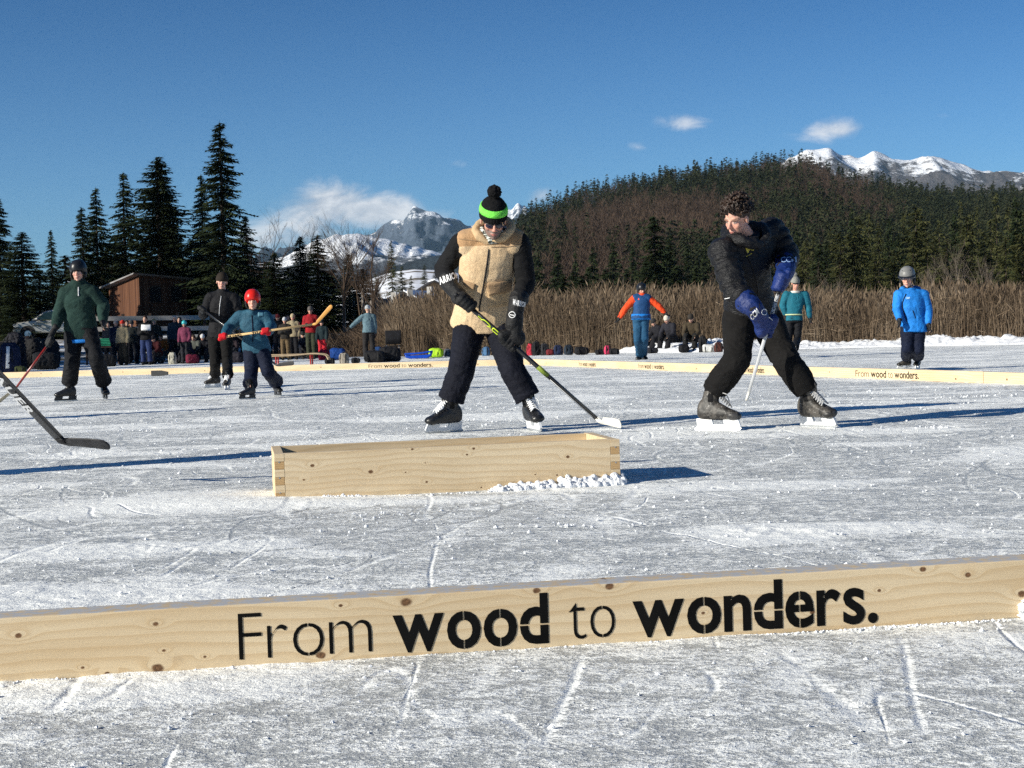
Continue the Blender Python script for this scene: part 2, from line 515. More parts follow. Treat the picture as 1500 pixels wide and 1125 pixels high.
def open_hand(g, wrist, d, side, s=1.0, pad=0.0, curl=.35):
    d = N(d); side = N(side - d * np.dot(side, d)); nrm = np.cross(d, side)
    pc = wrist + d * .055 * s
    ell(g, pc, d * (.05 + pad) * s, side * (.040 + pad) * s, nrm * (.017 + pad) * s, 12)
    for i, (o, L) in enumerate(zip((-.030, -.010, .010, .029), (.072, .082, .076, .060))):
        b = pc + d * .035 * s + side * o * s; t = L * s
        a1 = b + d * t * .5 + nrm * t * .15 * curl; a2 = b + d * t * (1 - .25 * curl) + nrm * t * .6 * curl
        tube(g, [b, a1, a2], [.0095 * s + pad, .009 * s + pad, .0075 * s + pad * .8], 8, 3)
    b = pc - side * .03 * s - d * .01 * s
    tube(g, [b, b - side * .025 * s + d * .02 * s, b - side * .03 * s + d * .05 * s + nrm * .01], [.012 * s + pad, .0105 * s + pad, .009 * s + pad], 8, 3)

# ---- footwear
def skate(parent, gp, hd, s=1.0, tilt=0.0, boot=None, cap=None, holder=None, lace=None, vox=.006, laces=True):
    """gp: centre of the blade on the ice; hd heading in degrees"""
    h = math.radians(hd); f = np.array([math.cos(h), math.sin(h), 0]); l = np.array([-math.sin(h), math.cos(h), 0]); u = np.array([0, 0, 1.0])
    if tilt:
        t = math.radians(tilt); u, l = u * math.cos(t) + l * math.sin(t), l * math.cos(t) - u * math.sin(t)
    L = lambda x, y, z: gp + s * (f * x + l * y + u * z)
    g = Geo()
    secs = []
    for x, z0, z1, w in ((-.128, .085, .155, .026), (-.11, .068, .19, .035), (-.07, .064, .20, .040), (-.02, .064, .185, .042), (.03, .064, .158, .045), (.07, .066, .138, .048), (.11, .068, .122, .045), (.138, .072, .110, .032)):
        secs.append((L(x, 0, (z0 + z1) / 2), l * w * s, u * (z1 - z0) / 2 * s))
    loft(g, secs, 18, 2.5)
    secs = []
    for z, x0, x1, w in ((.10, -.125, .02, .038), (.155, -.116, .002, .039), (.18, -.106, .000, .040), (.21, -.098, .002, .042), (.238, -.094, .008, .045)):
        secs.append((L((x0 + x1) / 2, 0, z), f * (x1 - x0) / 2 * s, l * w * s))
    loft(g, secs, 18, 2.4)
    V, F = remesh(g, vox * s, 2); V = folds(V, F, .0025, (30, 30, 30), 5, 2, False)
    b = part('skate_boot', (V, F), boot, parent)
    g = Geo(); ell(g, L(.098, 0, .090), f * .050 * s, l * .050 * s, u * .030 * s, 16); part('toe_cap', g, cap, b)
    g = Geo(); tube(g, [L(-.05, 0, .19), L(-.012, 0, .225), L(-.002, 0, .262)], [.030 * s, .032 * s, .028 * s], 12, 4, sq=.5, ref=l); part('tongue', g, cap, b)
    g = Geo()
    prism(g, [(-.135, .072), (-.128, .030), (-.135, .016), (.135, .016), (.148, .026), (.128, .072), (.035, .072), (.045, .036), (-.028, .036), (-.038, .072)], gp, f * s, u * s, l * .009 * s)
    hp = part('blade_holder', g, holder, b, smooth=False)
    g = Geo(); prism(g, [(-.146, .010), (-.14, .002), (-.10, 0), (.12, 0), (.146, .006), (.152, .018), (-.14, .018)], gp, f * s, u * s, l * .0022 * s)
    part('steel_blade', g, MAT['steel'], b, smooth=False)
    if laces:
        g = Geo()
        for k in range(6):
            x0 = .072 - k * .0125; z0 = .155 + k * .0125
            x1 = x0 - .013; z1 = z0 + .011
            for sg in (-1, 1):
                tube(g, [L(x0, sg * .030, z0 - .010), L((x0 + x1) / 2 + .004, 0, (z0 + z1) / 2 + .006), L(x1, -sg * .030, z1 - .010)], [.0046 * s] * 3, 6, 3)
        tube(g, [L(.0, .0, .235), L(.035, .035, .22), L(.055, .04, .18)], [.0028 * s] * 3, 6, 3)
        tube(g, [L(-.01, .0, .225), L(.035, -.03, .225), L(.07, -.05, .215)], [.0028 * s] * 3, 6, 3)
        part('laces', g, lace, b)
    g = Geo(); tube(g, [L(-.045, 0, .17), L(-.045, 0, .235), L(-.045, 0, .30)], [.042 * s, .045 * s, .046 * s], 12, 3, False); part('sock', g, MAT['black_sock'], b)
    return L(-.047, 0, .222)
def shoe(parent, gp, hd, s=1.0, mat=None, vox=.012):
    h = math.radians(hd); f = np.array([math.cos(h), math.sin(h), 0]); l = np.array([-math.sin(h), math.cos(h), 0]); u = np.array([0, 0, 1.0])
    L = lambda x, y, z: gp + s * (f * x + l * y + u * z)
    g = Geo(); secs = []
    for x, z1, w in ((-.12, .08, .030), (-.09, .12, .040), (-.03, .12, .042), (.03, .095, .048), (.09, .07, .048), (.14, .05, .034)):
        secs.append((L(x, 0, z1 / 2), l * w * s, u * z1 / 2 * s))
    loft(g, secs, 12, 2.6); tube(g, [L(-.07, 0, .08), L(-.07, 0, .19)], [.05 * s, .055 * s], 12, 3)
    part('boot', remesh(g, vox * s, 1), mat, parent)
    return L(-.07, 0, .12)

def lerp(a, b, t): return np.asarray(a) * (1 - t) + np.asarray(b) * t

def clothed(root, J, s=1.0, vox=.009, jacket=None, trousers=None, skinc=(.56, .33, .25), head=(0, 10, 0), puffy=.018, baffle=None,
            loose=.012, hem=.06, fold=.007, beard=None, hands=None, cuff=.012, vest=None, seed=1, headvox=None, facing=1, brow=(.08, .05, .03), hs=1.0,
            jname='jacket', tname='trousers', collar=True, cols=None, belly=0.0, vestpuff=.022):
    """J: world joints. parts: body (one continuous figure), jacket, trousers. Returns dict of arrays."""
    pv, ch, nk, hd = J['pv'], J['ch'], J['nk'], J['hd']
    sa, sb, ea, eb, wa, wb, ha, hb, ka, kb, fa, fb = (J[k] for k in 'sa sb ea eb wa wb ha hb ka kb fa fb'.split())
    side = N(sb - sa); hside = N(hb - ha); up = N(ch - pv); up2 = N(nk - ch)
    fr = N(np.cross(side, up2)) * 1.0; hfr = N(np.cross(hside, up))
    shw = np.linalg.norm(sb - sa) / 2
    A = head_axes(*head) if facing == 1 else head_axes(head[0] + 180, head[1], head[2])
    # --- body
    g = Geo()
    def torso(g, p, hemd, neckr, extra=0.0, top=True, bel=belly):
        hf = extra
        mid = lerp(pv, ch, .5); shc = (sa + sb) / 2
        S = [(pv - up * hemd * s, hside * (.172 * s + p + hf), hfr * (.124 * s + p + hf)),
             (pv + up * .02 * s, hside * (.165 * s + p + hf * .7), hfr * (.12 * s + p + hf * .7)),
             (mid - fr * 0 , lerp(hside, side, .5) * (.150 * s + p + bel * .5), lerp(hfr, fr, .5) * (.108 * s + p + bel)),
             (ch, side * (.168 * s + p), fr * (.118 * s + p)),
             (lerp(ch, shc, .65), side * (shw * .97 + p * .4), fr * (.112 * s + p * .8)),
             (shc + up2 * .025 * s, side * (shw * .80 + p * .4), fr * (.088 * s + p * .7)),
             (lerp(shc, nk, .55) + up2 * .02 * s, side * (.098 * s + p * .5), fr * (.080 * s + p * .5))]
        if top: S.append((nk + up2 * .01 * s, side * neckr, fr * neckr))
        q = []
        for i in range(3): q.append(catmull([x[i] for x in S], 4))
        loft(g, list(zip(*q)), 26, 2.25)
    torso(g, 0, .05, .058 * s)
    tube(g, [lerp(nk, (sa + sb) / 2, .5), nk + (hd - nk) * .3, hd - A[2] * .05 * s * hs], [.060 * s, .054 * s, .052 * s], 14, 4)
    for a, b, c in ((sa, ea, wa), (sb, eb, wb)):
        tube(g, [lerp(a, ch, .15), a, lerp(a, b, .5), b, lerp(b, c, .35), c], np.array([.055, .055, .047, .038, .038, .027]) * s, 14, 4)
    for a, b, c in ((ha, ka, fa), (hb, kb, fb)):
        tube(g, [lerp(a, pv, .2), a, lerp(a, b, .5), b, lerp(b, c, .35), c, c - np.array([0, 0, .05 * s])], np.array([.088, .086, .074, .054, .055, .036, .034]) * s, 14, 4)
    ell(g, pv, hside * .15 * s, hfr * .11 * s, up * .1 * s)
    add_head(g, hd, A, s * hs)
    hands = hands or {}
    for k, w, e in (('a', wa, ea), ('b', wb, eb)):
        h = hands.get(k)
        if h and h[0] == 'grip': grip_hand(g, w, h[1], h[2], s * .92, .014, .0075, 200)
        else: open_hand(g, w, (h[1] if h else (w - e)), fr * (1 if k == 'a' else -1), s)
    V, F = remesh(g, headvox or vox, 1)
    o = part('body', (V, F), attrmat('skin', .5, .12), root)
    setcol(o, head_colors(V, hd, A, s * hs, skinc, beard, brow))
    R = {'A': A, 'fr': fr, 'side': side, 'body': (V, F), 'up2': up2, 'hfr': hfr}
    # --- trousers
    if trousers:
        g = Geo(); l = loose
        S = [(pv + up * .07 * s, hside * (.155 * s + l), hfr * (.115 * s + l)), (pv, hside * (.17 * s + l), hfr * (.125 * s + l)), (lerp(pv, (ha + hb) / 2, .8) - up * .05 * s, hside * (.165 * s + l), hfr * (.118 * s + l))]
        loft(g, S, 24, 2.3)
        for a, b, c in ((ha, ka, fa), (hb, kb, fb)):
            tube(g, [lerp(a, pv, .12), a, lerp(a, b, .35), lerp(a, b, .7), b, lerp(b, c, .3), lerp(b, c, .65), lerp(b, c, .97)],
                 np.array([.095, .095, .088, .076, .068, .066, .060, .060]) * s + np.array([l, l, l, l, l * 1.1, l * 1.2, l * 1.4, l * 1.4 + cuff]), 18, 5, round_=False)
        V, F = remesh(g, vox, 2); V = folds(V, F, fold, (8, 8, 17), seed)
        V = folds(V, F, fold * .25, (20, 20, 30), seed + 9, 2, False)
        R['trousers'] = (V, F); R['trousers_o'] = part(tname, (V, F), trousers, root)
    if jacket:
        g = Geo(); p = puffy
        torso(g, p, hem, .068 * s + p * .4, max(0, loose + .014 - p), top=collar)
        for q in (sa, sb): tube(g, [nk - up2 * .045 * s, lerp(nk, q, .5) - up2 * .018 * s, q], np.array([.060, .066, .062]) * s + p * .8, 16, 4)
        if collar: tube(g, [nk - up2 * .03 * s, nk + up2 * .035 * s + (hd - nk) * .05], [.078 * s + p * .6, .076 * s + p * .5], 18, 3, round_=False)
        for a, b, c in ((sa, ea, wa), (sb, eb, wb)):
            tube(g, [lerp(a, ch, .12) , a, lerp(a, b, .5), b, lerp(b, c, .4), lerp(b, c, .78), c], np.array([.068, .068, .060, .052, .048, .042, .038]) * s + p * np.array([1, 1, 1, 1, 1, .8, .55]), 20, 8, puff=(baffle if baffle else None))
        V, F = remesh(g, vox, 2 if not baffle else 1)
        V = folds(V, F, fold * .9, (9, 9, 15), seed + 4); V = folds(V, F, fold * .3, (24, 24, 24), seed + 7, 2, False)
        R['jacket'] = (V, F); R['jacket_o'] = part(jname, (V, F), jacket, root)
    if vest:
        g = Geo(); torso(g, puffy + vestpuff, hem * .8, .075 * s, max(0, loose + .045 - puffy - vestpuff), top=False)
        for q in (sa, sb): tube(g, [nk - up2 * .045 * s, lerp(nk, q, .45) - up2 * .018 * s, lerp(nk, q, .80) - up2 * .01 * s], np.array([.062, .070, .078]) * s + puffy + vestpuff * .5, 18, 4)
        V, F = remesh(g, vox, 2); V = folds(V, F, fold * .45, (7, 7, 10), seed + 14); V = folds(V, F, fold * .28, (34, 34, 34), seed + 7, 2, False)
        R['vest'] = (V, F); R['vest_o'] = part('vest', (V, F), vest, root)
    return R

def headgear(root, C, A, s, kind, mat, mat2=None, pom=None, vox=.006, R=None):
    X, Y, Z = A
    L = lambda x, y, z: C + s * (X * x + Y * y + Z * z)
    if kind in ('beanie', 'pom'):
        g = Geo(); secs = []
        for z, r in ((.012, 1.10), (.035, 1.14), (.06, 1.12), (.09, 1.04), (.115, .90), (.135, .68), (.148, .40), (.153, .12)):
            secs.append((L(0, -.012 - z * .08, z), X * .083 * r * s, Y * .103 * r * s))
        loft(g, secs, 28)
        V, F = remesh(g, vox * s, 1)
        q = V - C; a = np.arctan2(q @ Y, q @ X); n = vnormals(V, F)
        V = V + n * (np.sin(a * 34) * .0016 * s)[:, None]
        o = part('beanie', (V, F), mat, root)
        if mat2:
            g = Geo(); secs = []
            for z, r in ((.055, 1.0), (.057, 1.165), (.075, 1.15), (.096, 1.08), (.098, 1.0)): secs.append((L(0, -.012 - z * .08, z), X * .083 * r * s, Y * .103 * r * s))
            loft(g, secs, 40); V = g.arr(); a = np.arctan2((V - C) @ Y, (V - C) @ X)
            part('coloured_band', g, mat2, o)
        if kind == 'pom':
            g = Geo(); pc = L(0, -.03, .185); ell(g, pc, .046 * s, n=20); V, F = remesh(g, .005 * s, 0)
            V = V + vnormals(V, F) * (fbm(V * 90, 2, 4) * .012 * s)[:, None]
            part('pompom', (V, F), pom or mat, o)
        return o
    if kind in ('helmet', 'skihelmet'):
        g = Geo(); secs = []
        for z, r in ((-.035, .99), (-.01, 1.04), (.03, 1.08), (.065, 1.05), (.10, .93), (.128, .72), (.145, .46), (.152, .15)):
            yo = -.02 if z < .02 else -.012
            cut = .80 if z < .025 else 1.0
            secs.append((L(0, yo - (.022 if z < .025 else 0), z), X * .096 * r * s, Y * .116 * r * s * cut))
        loft(g, secs, 30, 2.15); V, F = remesh(g, vox * s, 2)
        o = part('helmet', (V, F), mat, root)
        for k in (-1, 1):
            g = Geo(); tube(g, [L(k * .088, .02, -.03), L(k * .072, .04, -.085), L(0, .055, -.125)], [.006 * s] * 3, 6, 4); part('chin_strap', g, MAT['black'], o)
            g = Geo(); ell(g, L(k * .086, -.005, -.035), X * .016 * s, Y * .042 * s, Z * .042 * s, 14); part('ear_pad', g, MAT['black'], o)
        g = Geo()
        for yy in (-.05, 0.0, .05):
            for k in (-1, 1): ell(g, L(k * .048, yy, .132 - abs(yy) * .35), X * .010 * s, Y * .02 * s, Z * .008 * s, 8)
        part('vent', g, MAT['black'], o)
        if kind == 'skihelmet':
            g = Geo(); tube(g, [L(-.085, .06, .030), L(-.05, .105, .033), L(0, .122, .034), L(.05, .105, .033), L(.085, .06, .030)], [.030 * s, .032 * s, .030 * s, .032 * s, .030 * s], 14, 4, sq=.45, ref=Z)
            part('goggles', g, MAT['lens'], o)
            g = Geo(); tube(g, [L(-.086, .055, .03), L(-.105, -.01, .04), L(-.07, -.10, .05), L(0, -.135, .05), L(.07, -.10, .05), L(.105, -.01, .04), L(.086, .055, .03)], [.009 * s] * 7, 8, 4)
            part('goggle_strap', g, MAT['black'], o)
        return o
    if kind == 'hair':
        g = Geo(); ell(g, L(0, -.022, .04), X * .084 * s, Y * .100 * s, Z * .093 * s, 20)
        for k in (-1, 1): ell(g, L(k * .07, -.02, .01), X * .016 * s, Y * .05 * s, Z * .045 * s)
        V, F = remesh(g, vox * s, 1); V = V + vnormals(V, F) * (fbm(V * 45, 3, 4) * .008 * s)[:, None]
        return part('hair', (V, F), mat, root)

# generic standing / sitting joints in metres
def stdJ(base, hd=-90, h=1.75, pose='stand', arms=0, seed=0):
    rnd = random.Random(seed); s = h / 1.78
    f = np.array([math.cos(math.radians(hd)), math.sin(math.radians(hd)), 0]); r = np.array([-f[1], f[0], 0])  # r: person's left
    sgn = 1 if r[0] > 0 else -1
    sd = r * sgn    # a->b must run viewer-left to viewer-right
    b = np.asarray(base, float); u = np.array([0, 0, 1.0])
    L = lambda x, y, z: b + s * (sd * x + f * y + u * z)
    st = rnd.uniform(.09, .14)
    if pose == 'stand':
        J = dict(pv=L(0, 0, .96), ch=L(0, .01, 1.25), nk=L(0, .0, 1.50), hd=L(0, .02, 1.655), sa=L(-.175, 0, 1.42), sb=L(.175, 0, 1.42),
                 ha=L(-.09, 0, .93), hb=L(.09, 0, .93), ka=L(-st, .03, .51), kb=L(st, .03, .51), fa=L(-st, -.04, .11), fb=L(st, -.04, .11))
        gf = [L(-st, .03, 0), L(st, .03, 0)]
        tip = 0
    elif pose == 'sit':
        J = dict(pv=L(0, 0, .42), ch=L(0, .10, .70), nk=L(0, .20, .92), hd=L(0, .28, 1.05), sa=L(-.175, .17, .86), sb=L(.175, .17, .86),
                 ha=L(-.09, .02, .40), hb=L(.09, .02, .40), ka=L(-.15, .40, .52), kb=L(.15, .40, .52), fa=L(-.15, .52, .12), fb=L(.15, .52, .12))
        gf = [L(-.15, .59, 0), L(.15, .59, 0)]
    elif pose == 'bend':
        J = dict(pv=L(0, 0, .86), ch=L(0, .22, 1.05), nk=L(0, .42, 1.12), hd=L(0, .55, 1.12), sa=L(-.175, .36, 1.08), sb=L(.175, .36, 1.08),
                 ha=L(-.09, 0, .84), hb=L(.09, 0, .84), ka=L(-.13, .12, .48), kb=L(.13, .12, .48), fa=L(-.13, -.04, .11), fb=L(.13, -.04, .11))
        gf = [L(-.13, .03, 0), L(.13, .03, 0)]
    sw = rnd.uniform(-.06, .1)
    for k, sg in (('a', -1), ('b', 1)):
        S_ = J['s' + k]
        if pose == 'stand':
            m = arms if not isinstance(arms, (tuple, list)) else arms[0 if k == 'a' else 1]
            if m == 0: e = S_ + s * (sd * sg * .05 + f * sw - u * .28); w = e + s * (f * (.08 + sw) - u * .24)
            elif m == 1: e = S_ + s * (sd * sg * .06 - u * .27); w = e + s * (f * .22 - sd * sg * .10 + u * .03)
            elif m == 2: e = S_ + s * (sd * sg * .22 - u * .17); w = e + s * (sd * sg * .18 - u * .16)
            elif m == 3: e = S_ + s * (sd * sg * .08 + f * .05 - u * .25); w = e + s * (f * .14 + u * .20 - sd * sg * .08)
        else:
            e = S_ + s * (sd * sg * .06 + f * .10 - u * .24); w = e + s * (f * .2 - u * .14 - sd * sg * .08)
        J['e' + k] = e; J['w' + k] = w
    return J, gf, s

def crowd_person(label, px, py, d, h=1.72, hd=-90, pose='stand', arms=0, jacket=(.02, .03, .06), trousers=(.01, .01, .015), hat=None, hatk='beanie', boots=(.02, .02, .02),
                 group=None, vox=.02, seed=0, facing=1, shoes=True, skin=(.5, .3, .22), glove=(.02, .02, .02), z0=None, head=None, puffy=.02):
    if z0 is None: b = G(px, py) if d is None else np.array([*P(px, py, d)[:2], 0.0])
    else: b = P(px, hor(px), d); b[2] = z0
    J, gf, s = stdJ(b, hd, h, pose, arms, seed)
    root = thing('person', label, 'person', b, group)
    yaw = -90 - hd
    hp = head or (yaw, 25 if pose != 'stand' else 8, 0)
    R = clothed(root, J, s, vox, fabric('jacket_cloth', jacket), fabric('trouser_cloth', trousers), skin, hp, puffy, fold=.012, seed=seed, headvox=vox * .6, loose=.018)
    for gp in gf: shoe(root, gp, hd, s, fabric('boot_leather', boots), vox=.015)
    if hat: headgear(root, J['hd'], R['A'], s * 1.02, hatk, fabric('hat_knit', hat) if hatk != 'helmet' else plain('helmet_shell', hat, .35), vox=.012)
    g = Geo()
    for k in 'ab':
        g = Geo(); w = J['w' + k]; dd = N(w - J['e' + k]); tube(g, [w - dd * .01, w + dd * .1 * s, w + dd * .16 * s], [.04 * s, .046 * s, .025 * s], 10, 3); part('glove', g, fabric('glove_cloth', glove), root)
    return root, R, J, s
# ================================================================== shared materials
MAT = {}
MAT['steel'] = plain('steel', (.55, .57, .60), .25, .1, 30, .1, .001, .6, 0.9)
MAT['black'] = plain('black_webbing', (.012, .012, .014), .6)
MAT['black_sock'] = fabric('black_sock_cloth', (.010, .010, .011))
MAT['lens'] = plain('dark_lens', (.008, .009, .012), .08, .1, 10, 0.0, .001, .8)
MAT['boot_black'] = plain('scuffed_skate_leather', (.012, .012, .014), .38, .5, 30, .5, .002, .5)
def worn():
    t = NT('worn_skate_leather'); c = t.coord(); n = t.noise(c, 14, 4, .7); f = t.noise(c, 70, 4, .7)
    col = t.mix(t.sm(n, .42, .60), (.014, .013, .012), (.075, .068, .060)); col = t.mix(t.sm(f, .60, .68), col, (.26, .25, .24)); t.bump(f, .4, .002)
    return t.out(col, .5, .35)
MAT['boot_worn'] = worn()
MAT['cap_black'] = plain('skate_toe_rubber', (.010, .010, .010), .35, .3, 30, .2, .001, .5)
MAT['cap_dark'] = plain('worn_toe_rubber', (.045, .043, .042), .45, .6, 50, .4, .001, .4)
MAT['white_plastic'] = plain('white_plastic', (.72, .73, .74), .35, .12, 60, .2, .001, .5)
MAT['black_plastic'] = plain('black_plastic', (.015, .015, .016), .35, .2, 40, .2, .001, .5)
MAT['lace_white'] = plain('white_lace', (.75, .75, .75), .8)
MAT['lace_grey'] = plain('grey_lace', (.40, .40, .40), .8)
MAT['black_tech'] = fabric('black_softshell', (.008, .008, .009), .8, .5)
MAT['navy_pants'] = fabric('dark_navy_ski_cloth', (.0065, .0075, .014), .75, .7)
MAT['youth_pants'] = fabric('black_sweatpants', (.009, .0085, .0085), .9, .6)
MAT['puffer'] = fabric('black_puffer', (.0065, .0065, .008), .5, .8, .3)
MAT['green_fleece'] = fabric('dark_green_fleece', (.018, .040, .034), .95, .8, weave=260)
MAT['black_ski'] = fabric('black_ski_cloth', (.009, .0095, .012), .7, .8)
MAT['teal'] = fabric('teal_blue_shell', (.020, .085, .135), .65, .7, .25)
MAT['kid_navy'] = fabric('navy_snow_trousers', (.007, .011, .028), .7, .7)
MAT['bright_blue'] = fabric('bright_blue_jacket', (.012, .19, .60), .65, .7, .25)
MAT['orange'] = fabric('orange_shell', (.80, .075, .018), .65, .6)
MAT['blue_trs'] = fabric('blue_ski_trousers', (.018, .075, .15), .7, .7)
MAT['lady_teal'] = fabric('turquoise_shell', (.012, .12, .17), .65, .7)
MAT['red_glove'] = fabric('red_glove', (.55, .014, .022), .7, .6)
MAT['blue_glove'] = fabric('royal_blue_glove', (.006, .022, .125), .5, .5, .35)
MAT['glove_black'] = fabric('black_glove', (.009, .009, .010), .6, .5, .3)
MAT['white_print'] = plain('white_print', (.78, .78, .78), .5)
MAT['lime_print'] = plain('lime_print', (.62, .80, .04), .45)
MAT['black_print'] = plain('black_print', (.006, .006, .006), .9, .3, 30, .2, .001, .05)
MAT['shaft_black'] = plain('black_carbon', (.012, .012, .013), .22, .3, 60, .1, .0005, .7)
MAT['shaft_silver'] = plain('silver_grey_shaft', (.50, .51, .52), .3, .1, 60, .1, .0005, .5)
MAT['shaft_red'] = plain('dark_red_shaft', (.22, .016, .012), .3, .3, 60, .1, .0005, .5)
MAT['tape_white'] = plain('white_stick_tape', (.68, .66, .60), .8, .1, 50, .4, .001)
MAT['tape_cream'] = plain('worn_cream_tape', (.42, .36, .25), .8, .25, 50, .4, .001)
MAT['snow'] = plain('snow', (.86, .88, .91), .75, .05, 12, .8, .02, .3)
MAT['bare_wood'] = None

def sherpa():
    t = NT('beige_sherpa_fleece'); c = t.coord()
    z = t.new('ShaderNodeSeparateXYZ'); t.l.new(c, z.inputs[0]); n = t.noise(c, 7, 5, .65); f = t.noise(c, 150, 3, .7)
    yoke = t.sm(z.outputs[2], 1.335, 1.34)
    base = t.mix(t.sm(n, .3, .7), (.63, .445, .26), (.73, .54, .335))
    yk = t.mix(t.sm(n, .3, .7), (.40, .235, .115), (.50, .31, .165))
    pil = t.sm(f, .3, .7, .72, 1.08)
    col = t.mix(1.0, t.mix(yoke, base, yk), pil, 'MULTIPLY')
    t.bump(t.math('ADD', f, t.math('MULTIPLY', n, 3.)), .7, .008)
    t.b.inputs['Sheen Weight'].default_value = .15
    return t.out(col, .95, .08)
MAT['sherpa'] = sherpa()
MAT['tan'] = fabric('tan_suede', (.50, .355, .205), .85, .4)
MAT['tan_dark'] = fabric('dark_tan_pocket', (.34, .225, .13), .85, .4)

def wood(name, knots=(), a=(.67, .545, .365), b=(.57, .43, .26), knot=(.20, .105, .05), frost=False, K=26.0):
    """pine: growth bands along x bent round real knot positions (x, z, radius)"""
    t = NT(name); c = t.coord(); sp = t.new('ShaderNodeSeparateXYZ'); t.l.new(c, sp.inputs[0]); x, y, z = sp.outputs
    n = t.noise(t.map(c, sc=(.7, 2.2, 2.2)), 1.5, 3, .45, .15)
    fld = t.math('ADD', t.math('MULTIPLY', t.math('ADD', z, t.math('MULTIPLY', y, .8)), K), t.math('MULTIPLY', n, 5.2))
    km = None
    for (kx, kz, r) in knots:
        dx = t.math('MULTIPLY', t.math('SUBTRACT', x, kx), 1 / (r * 1.15)); dz = t.math('MULTIPLY', t.math('SUBTRACT', z, kz), 1 / (r * .85))
        d2 = t.math('ADD', t.math('MULTIPLY', dx, dx), t.math('MULTIPLY', dz, dz))
        far = t.math('ADD', t.math('MULTIPLY', t.math('MULTIPLY', dx, dx), .14), t.math('MULTIPLY', t.math('MULTIPLY', dz, dz), .4))
        fld = t.math('ADD', fld, t.math('MULTIPLY', t.math('POWER', 2.718, t.math('MULTIPLY', far, -1.0)), 1.5))
        m = t.sm(t.math('ADD', d2, t.math('MULTIPLY', t.noise(c, 90, 2), .5)), .45, .95, 1.0, 0.0)
        km = m if km is None else t.math('MAXIMUM', km, m)
    band = t.math('FRACT', fld)
    late = t.math('MULTIPLY', t.sm(band, .35, .93), t.sm(band, .93, 1.0, 1.0, 0.0))
    fine = t.noise(t.map(c, sc=(2.5, 70, 70)), 8, 3, .6)
    tone = t.noise(t.map(c, sc=(.7, 5, 5)), 2.0, 3, .5)
    col = t.mix(t.math('MULTIPLY', late, .85), a, b)
    col = t.mix(t.sm(tone, .3, .75, 0, .45), col, (.46, .32, .17)); st_ = t.noise(t.map(c, sc=(1, 2, 1.5)), 9, 5, .7); col = t.mix(t.sm(st_, .62, .74, 0, .35), col, (.33, .25, .17)); col = t.mix(t.sm(st_, .22, .36, .35, 0), col, (.78, .66, .48))
    col = t.mix(t.sm(fine, .3, .8, .0, .2), col, (.40, .27, .13))
    if km is not None:
        ringc = t.mix(t.sm(t.noise(c, 160, 2), .3, .7), knot, tuple(q * .45 for q in knot))
        col = t.mix(km, col, ringc)
    if frost:
        f = t.noise(c, 38, 5, .7); g2 = t.new('ShaderNodeNewGeometry'); s2 = t.new('ShaderNodeSeparateXYZ'); t.l.new(g2.outputs['Normal'], s2.inputs[0])
        m = t.math('MULTIPLY', t.sm(s2.outputs[2], .5, .9), t.sm(f, .38, .56))
        col = t.mix(m, col, (.44, .44, .44))
    t.bump(t.math('ADD', t.math('MULTIPLY', late, .4), fine), .25, .0015)
    return t.out(col, .62, .25)

# ================================================================== sticks
def stick(label, A, H, T, shaft_mat, blade_mat, w=.029, th=.019, tape=None, bh=.072, bandm=None, thick=.006, group='hockey sticks', curve=.02, front=None):
    A, H, T = map(np.asarray, (A, H, T)); d = N(H - A); bd = N(T - H)
    nrm = N(np.cross(d, bd)); up = N(np.cross(bd, nrm)); 
    if np.dot(up, A - H) < 0: up = -up
    root = thing('hockey_stick', label, 'hockey stick', (H[0], H[1], min(H[2], T[2])), group)
    wv = N(np.cross(d, nrm))
    g = Geo(); loft(g, [(A, wv * w * .5, nrm * th * .5), (lerp(A, H, .5), wv * w * .5, nrm * th * .5), (H - d * .06, wv * w * .48, nrm * th * .42)], 16, 5)
    part('shaft', g, shaft_mat, root)
    g = Geo(); ell(g, A, wv * w * .62, nrm * th * .85, d * .018, 12); tube(g, [A, A + d * .13], [w * .60] * 2, 10, 3, sq=.8, ref=nrm); part('grip_tape', g, tape or MAT['black'], root)
    L = np.linalg.norm(T - H); g = Geo(); secs = []
    secs.append((H - d * .07, wv * w * .5, nrm * th * .45)); secs.append((H - d * .03, N(wv * .8 + up * .2) * w * .58, nrm * th * .36))
    for t_, hh in ((.06, .80), (.2, .82), (.4, .88), (.6, .95), (.8, 1.0), (.93, .92), (.985, .62), (1.0, .25)):
        c = H + bd * L * t_ + up * bh * (.5 - .10 * (1 - t_)) + nrm * curve * t_ * t_
        secs.append((c, up * bh * .5 * hh, nrm * thick * .5))
    sgn = 1 if np.dot(secs[0][1], secs[2][1]) > 0 else -1
    secs = [(c, a * (sgn if i < 2 else 1), b) for i, (c, a, b) in enumerate(secs)]
    loft(g, secs, 16, 3); part('blade', g, blade_mat, root)
    return root, d, wv, nrm
def shaft_word(root, txt, c0, c1, hv, nrm, mat, weight=.03, name='lettering', th=.0105):
    """letters along the shaft from c0 to c1, height vector hv, on the face whose normal is nrm"""
    V, F, W = word(txt, weight, .10); H = .73
    out = [np.asarray(c0) + (np.asarray(c1) - c0) * (v[0] / W) + hv * (v[1] / H - .5) + nrm * th for v in V]
    g = Geo(); g.add(out, F); return part(name, g, mat, root, smooth=False)

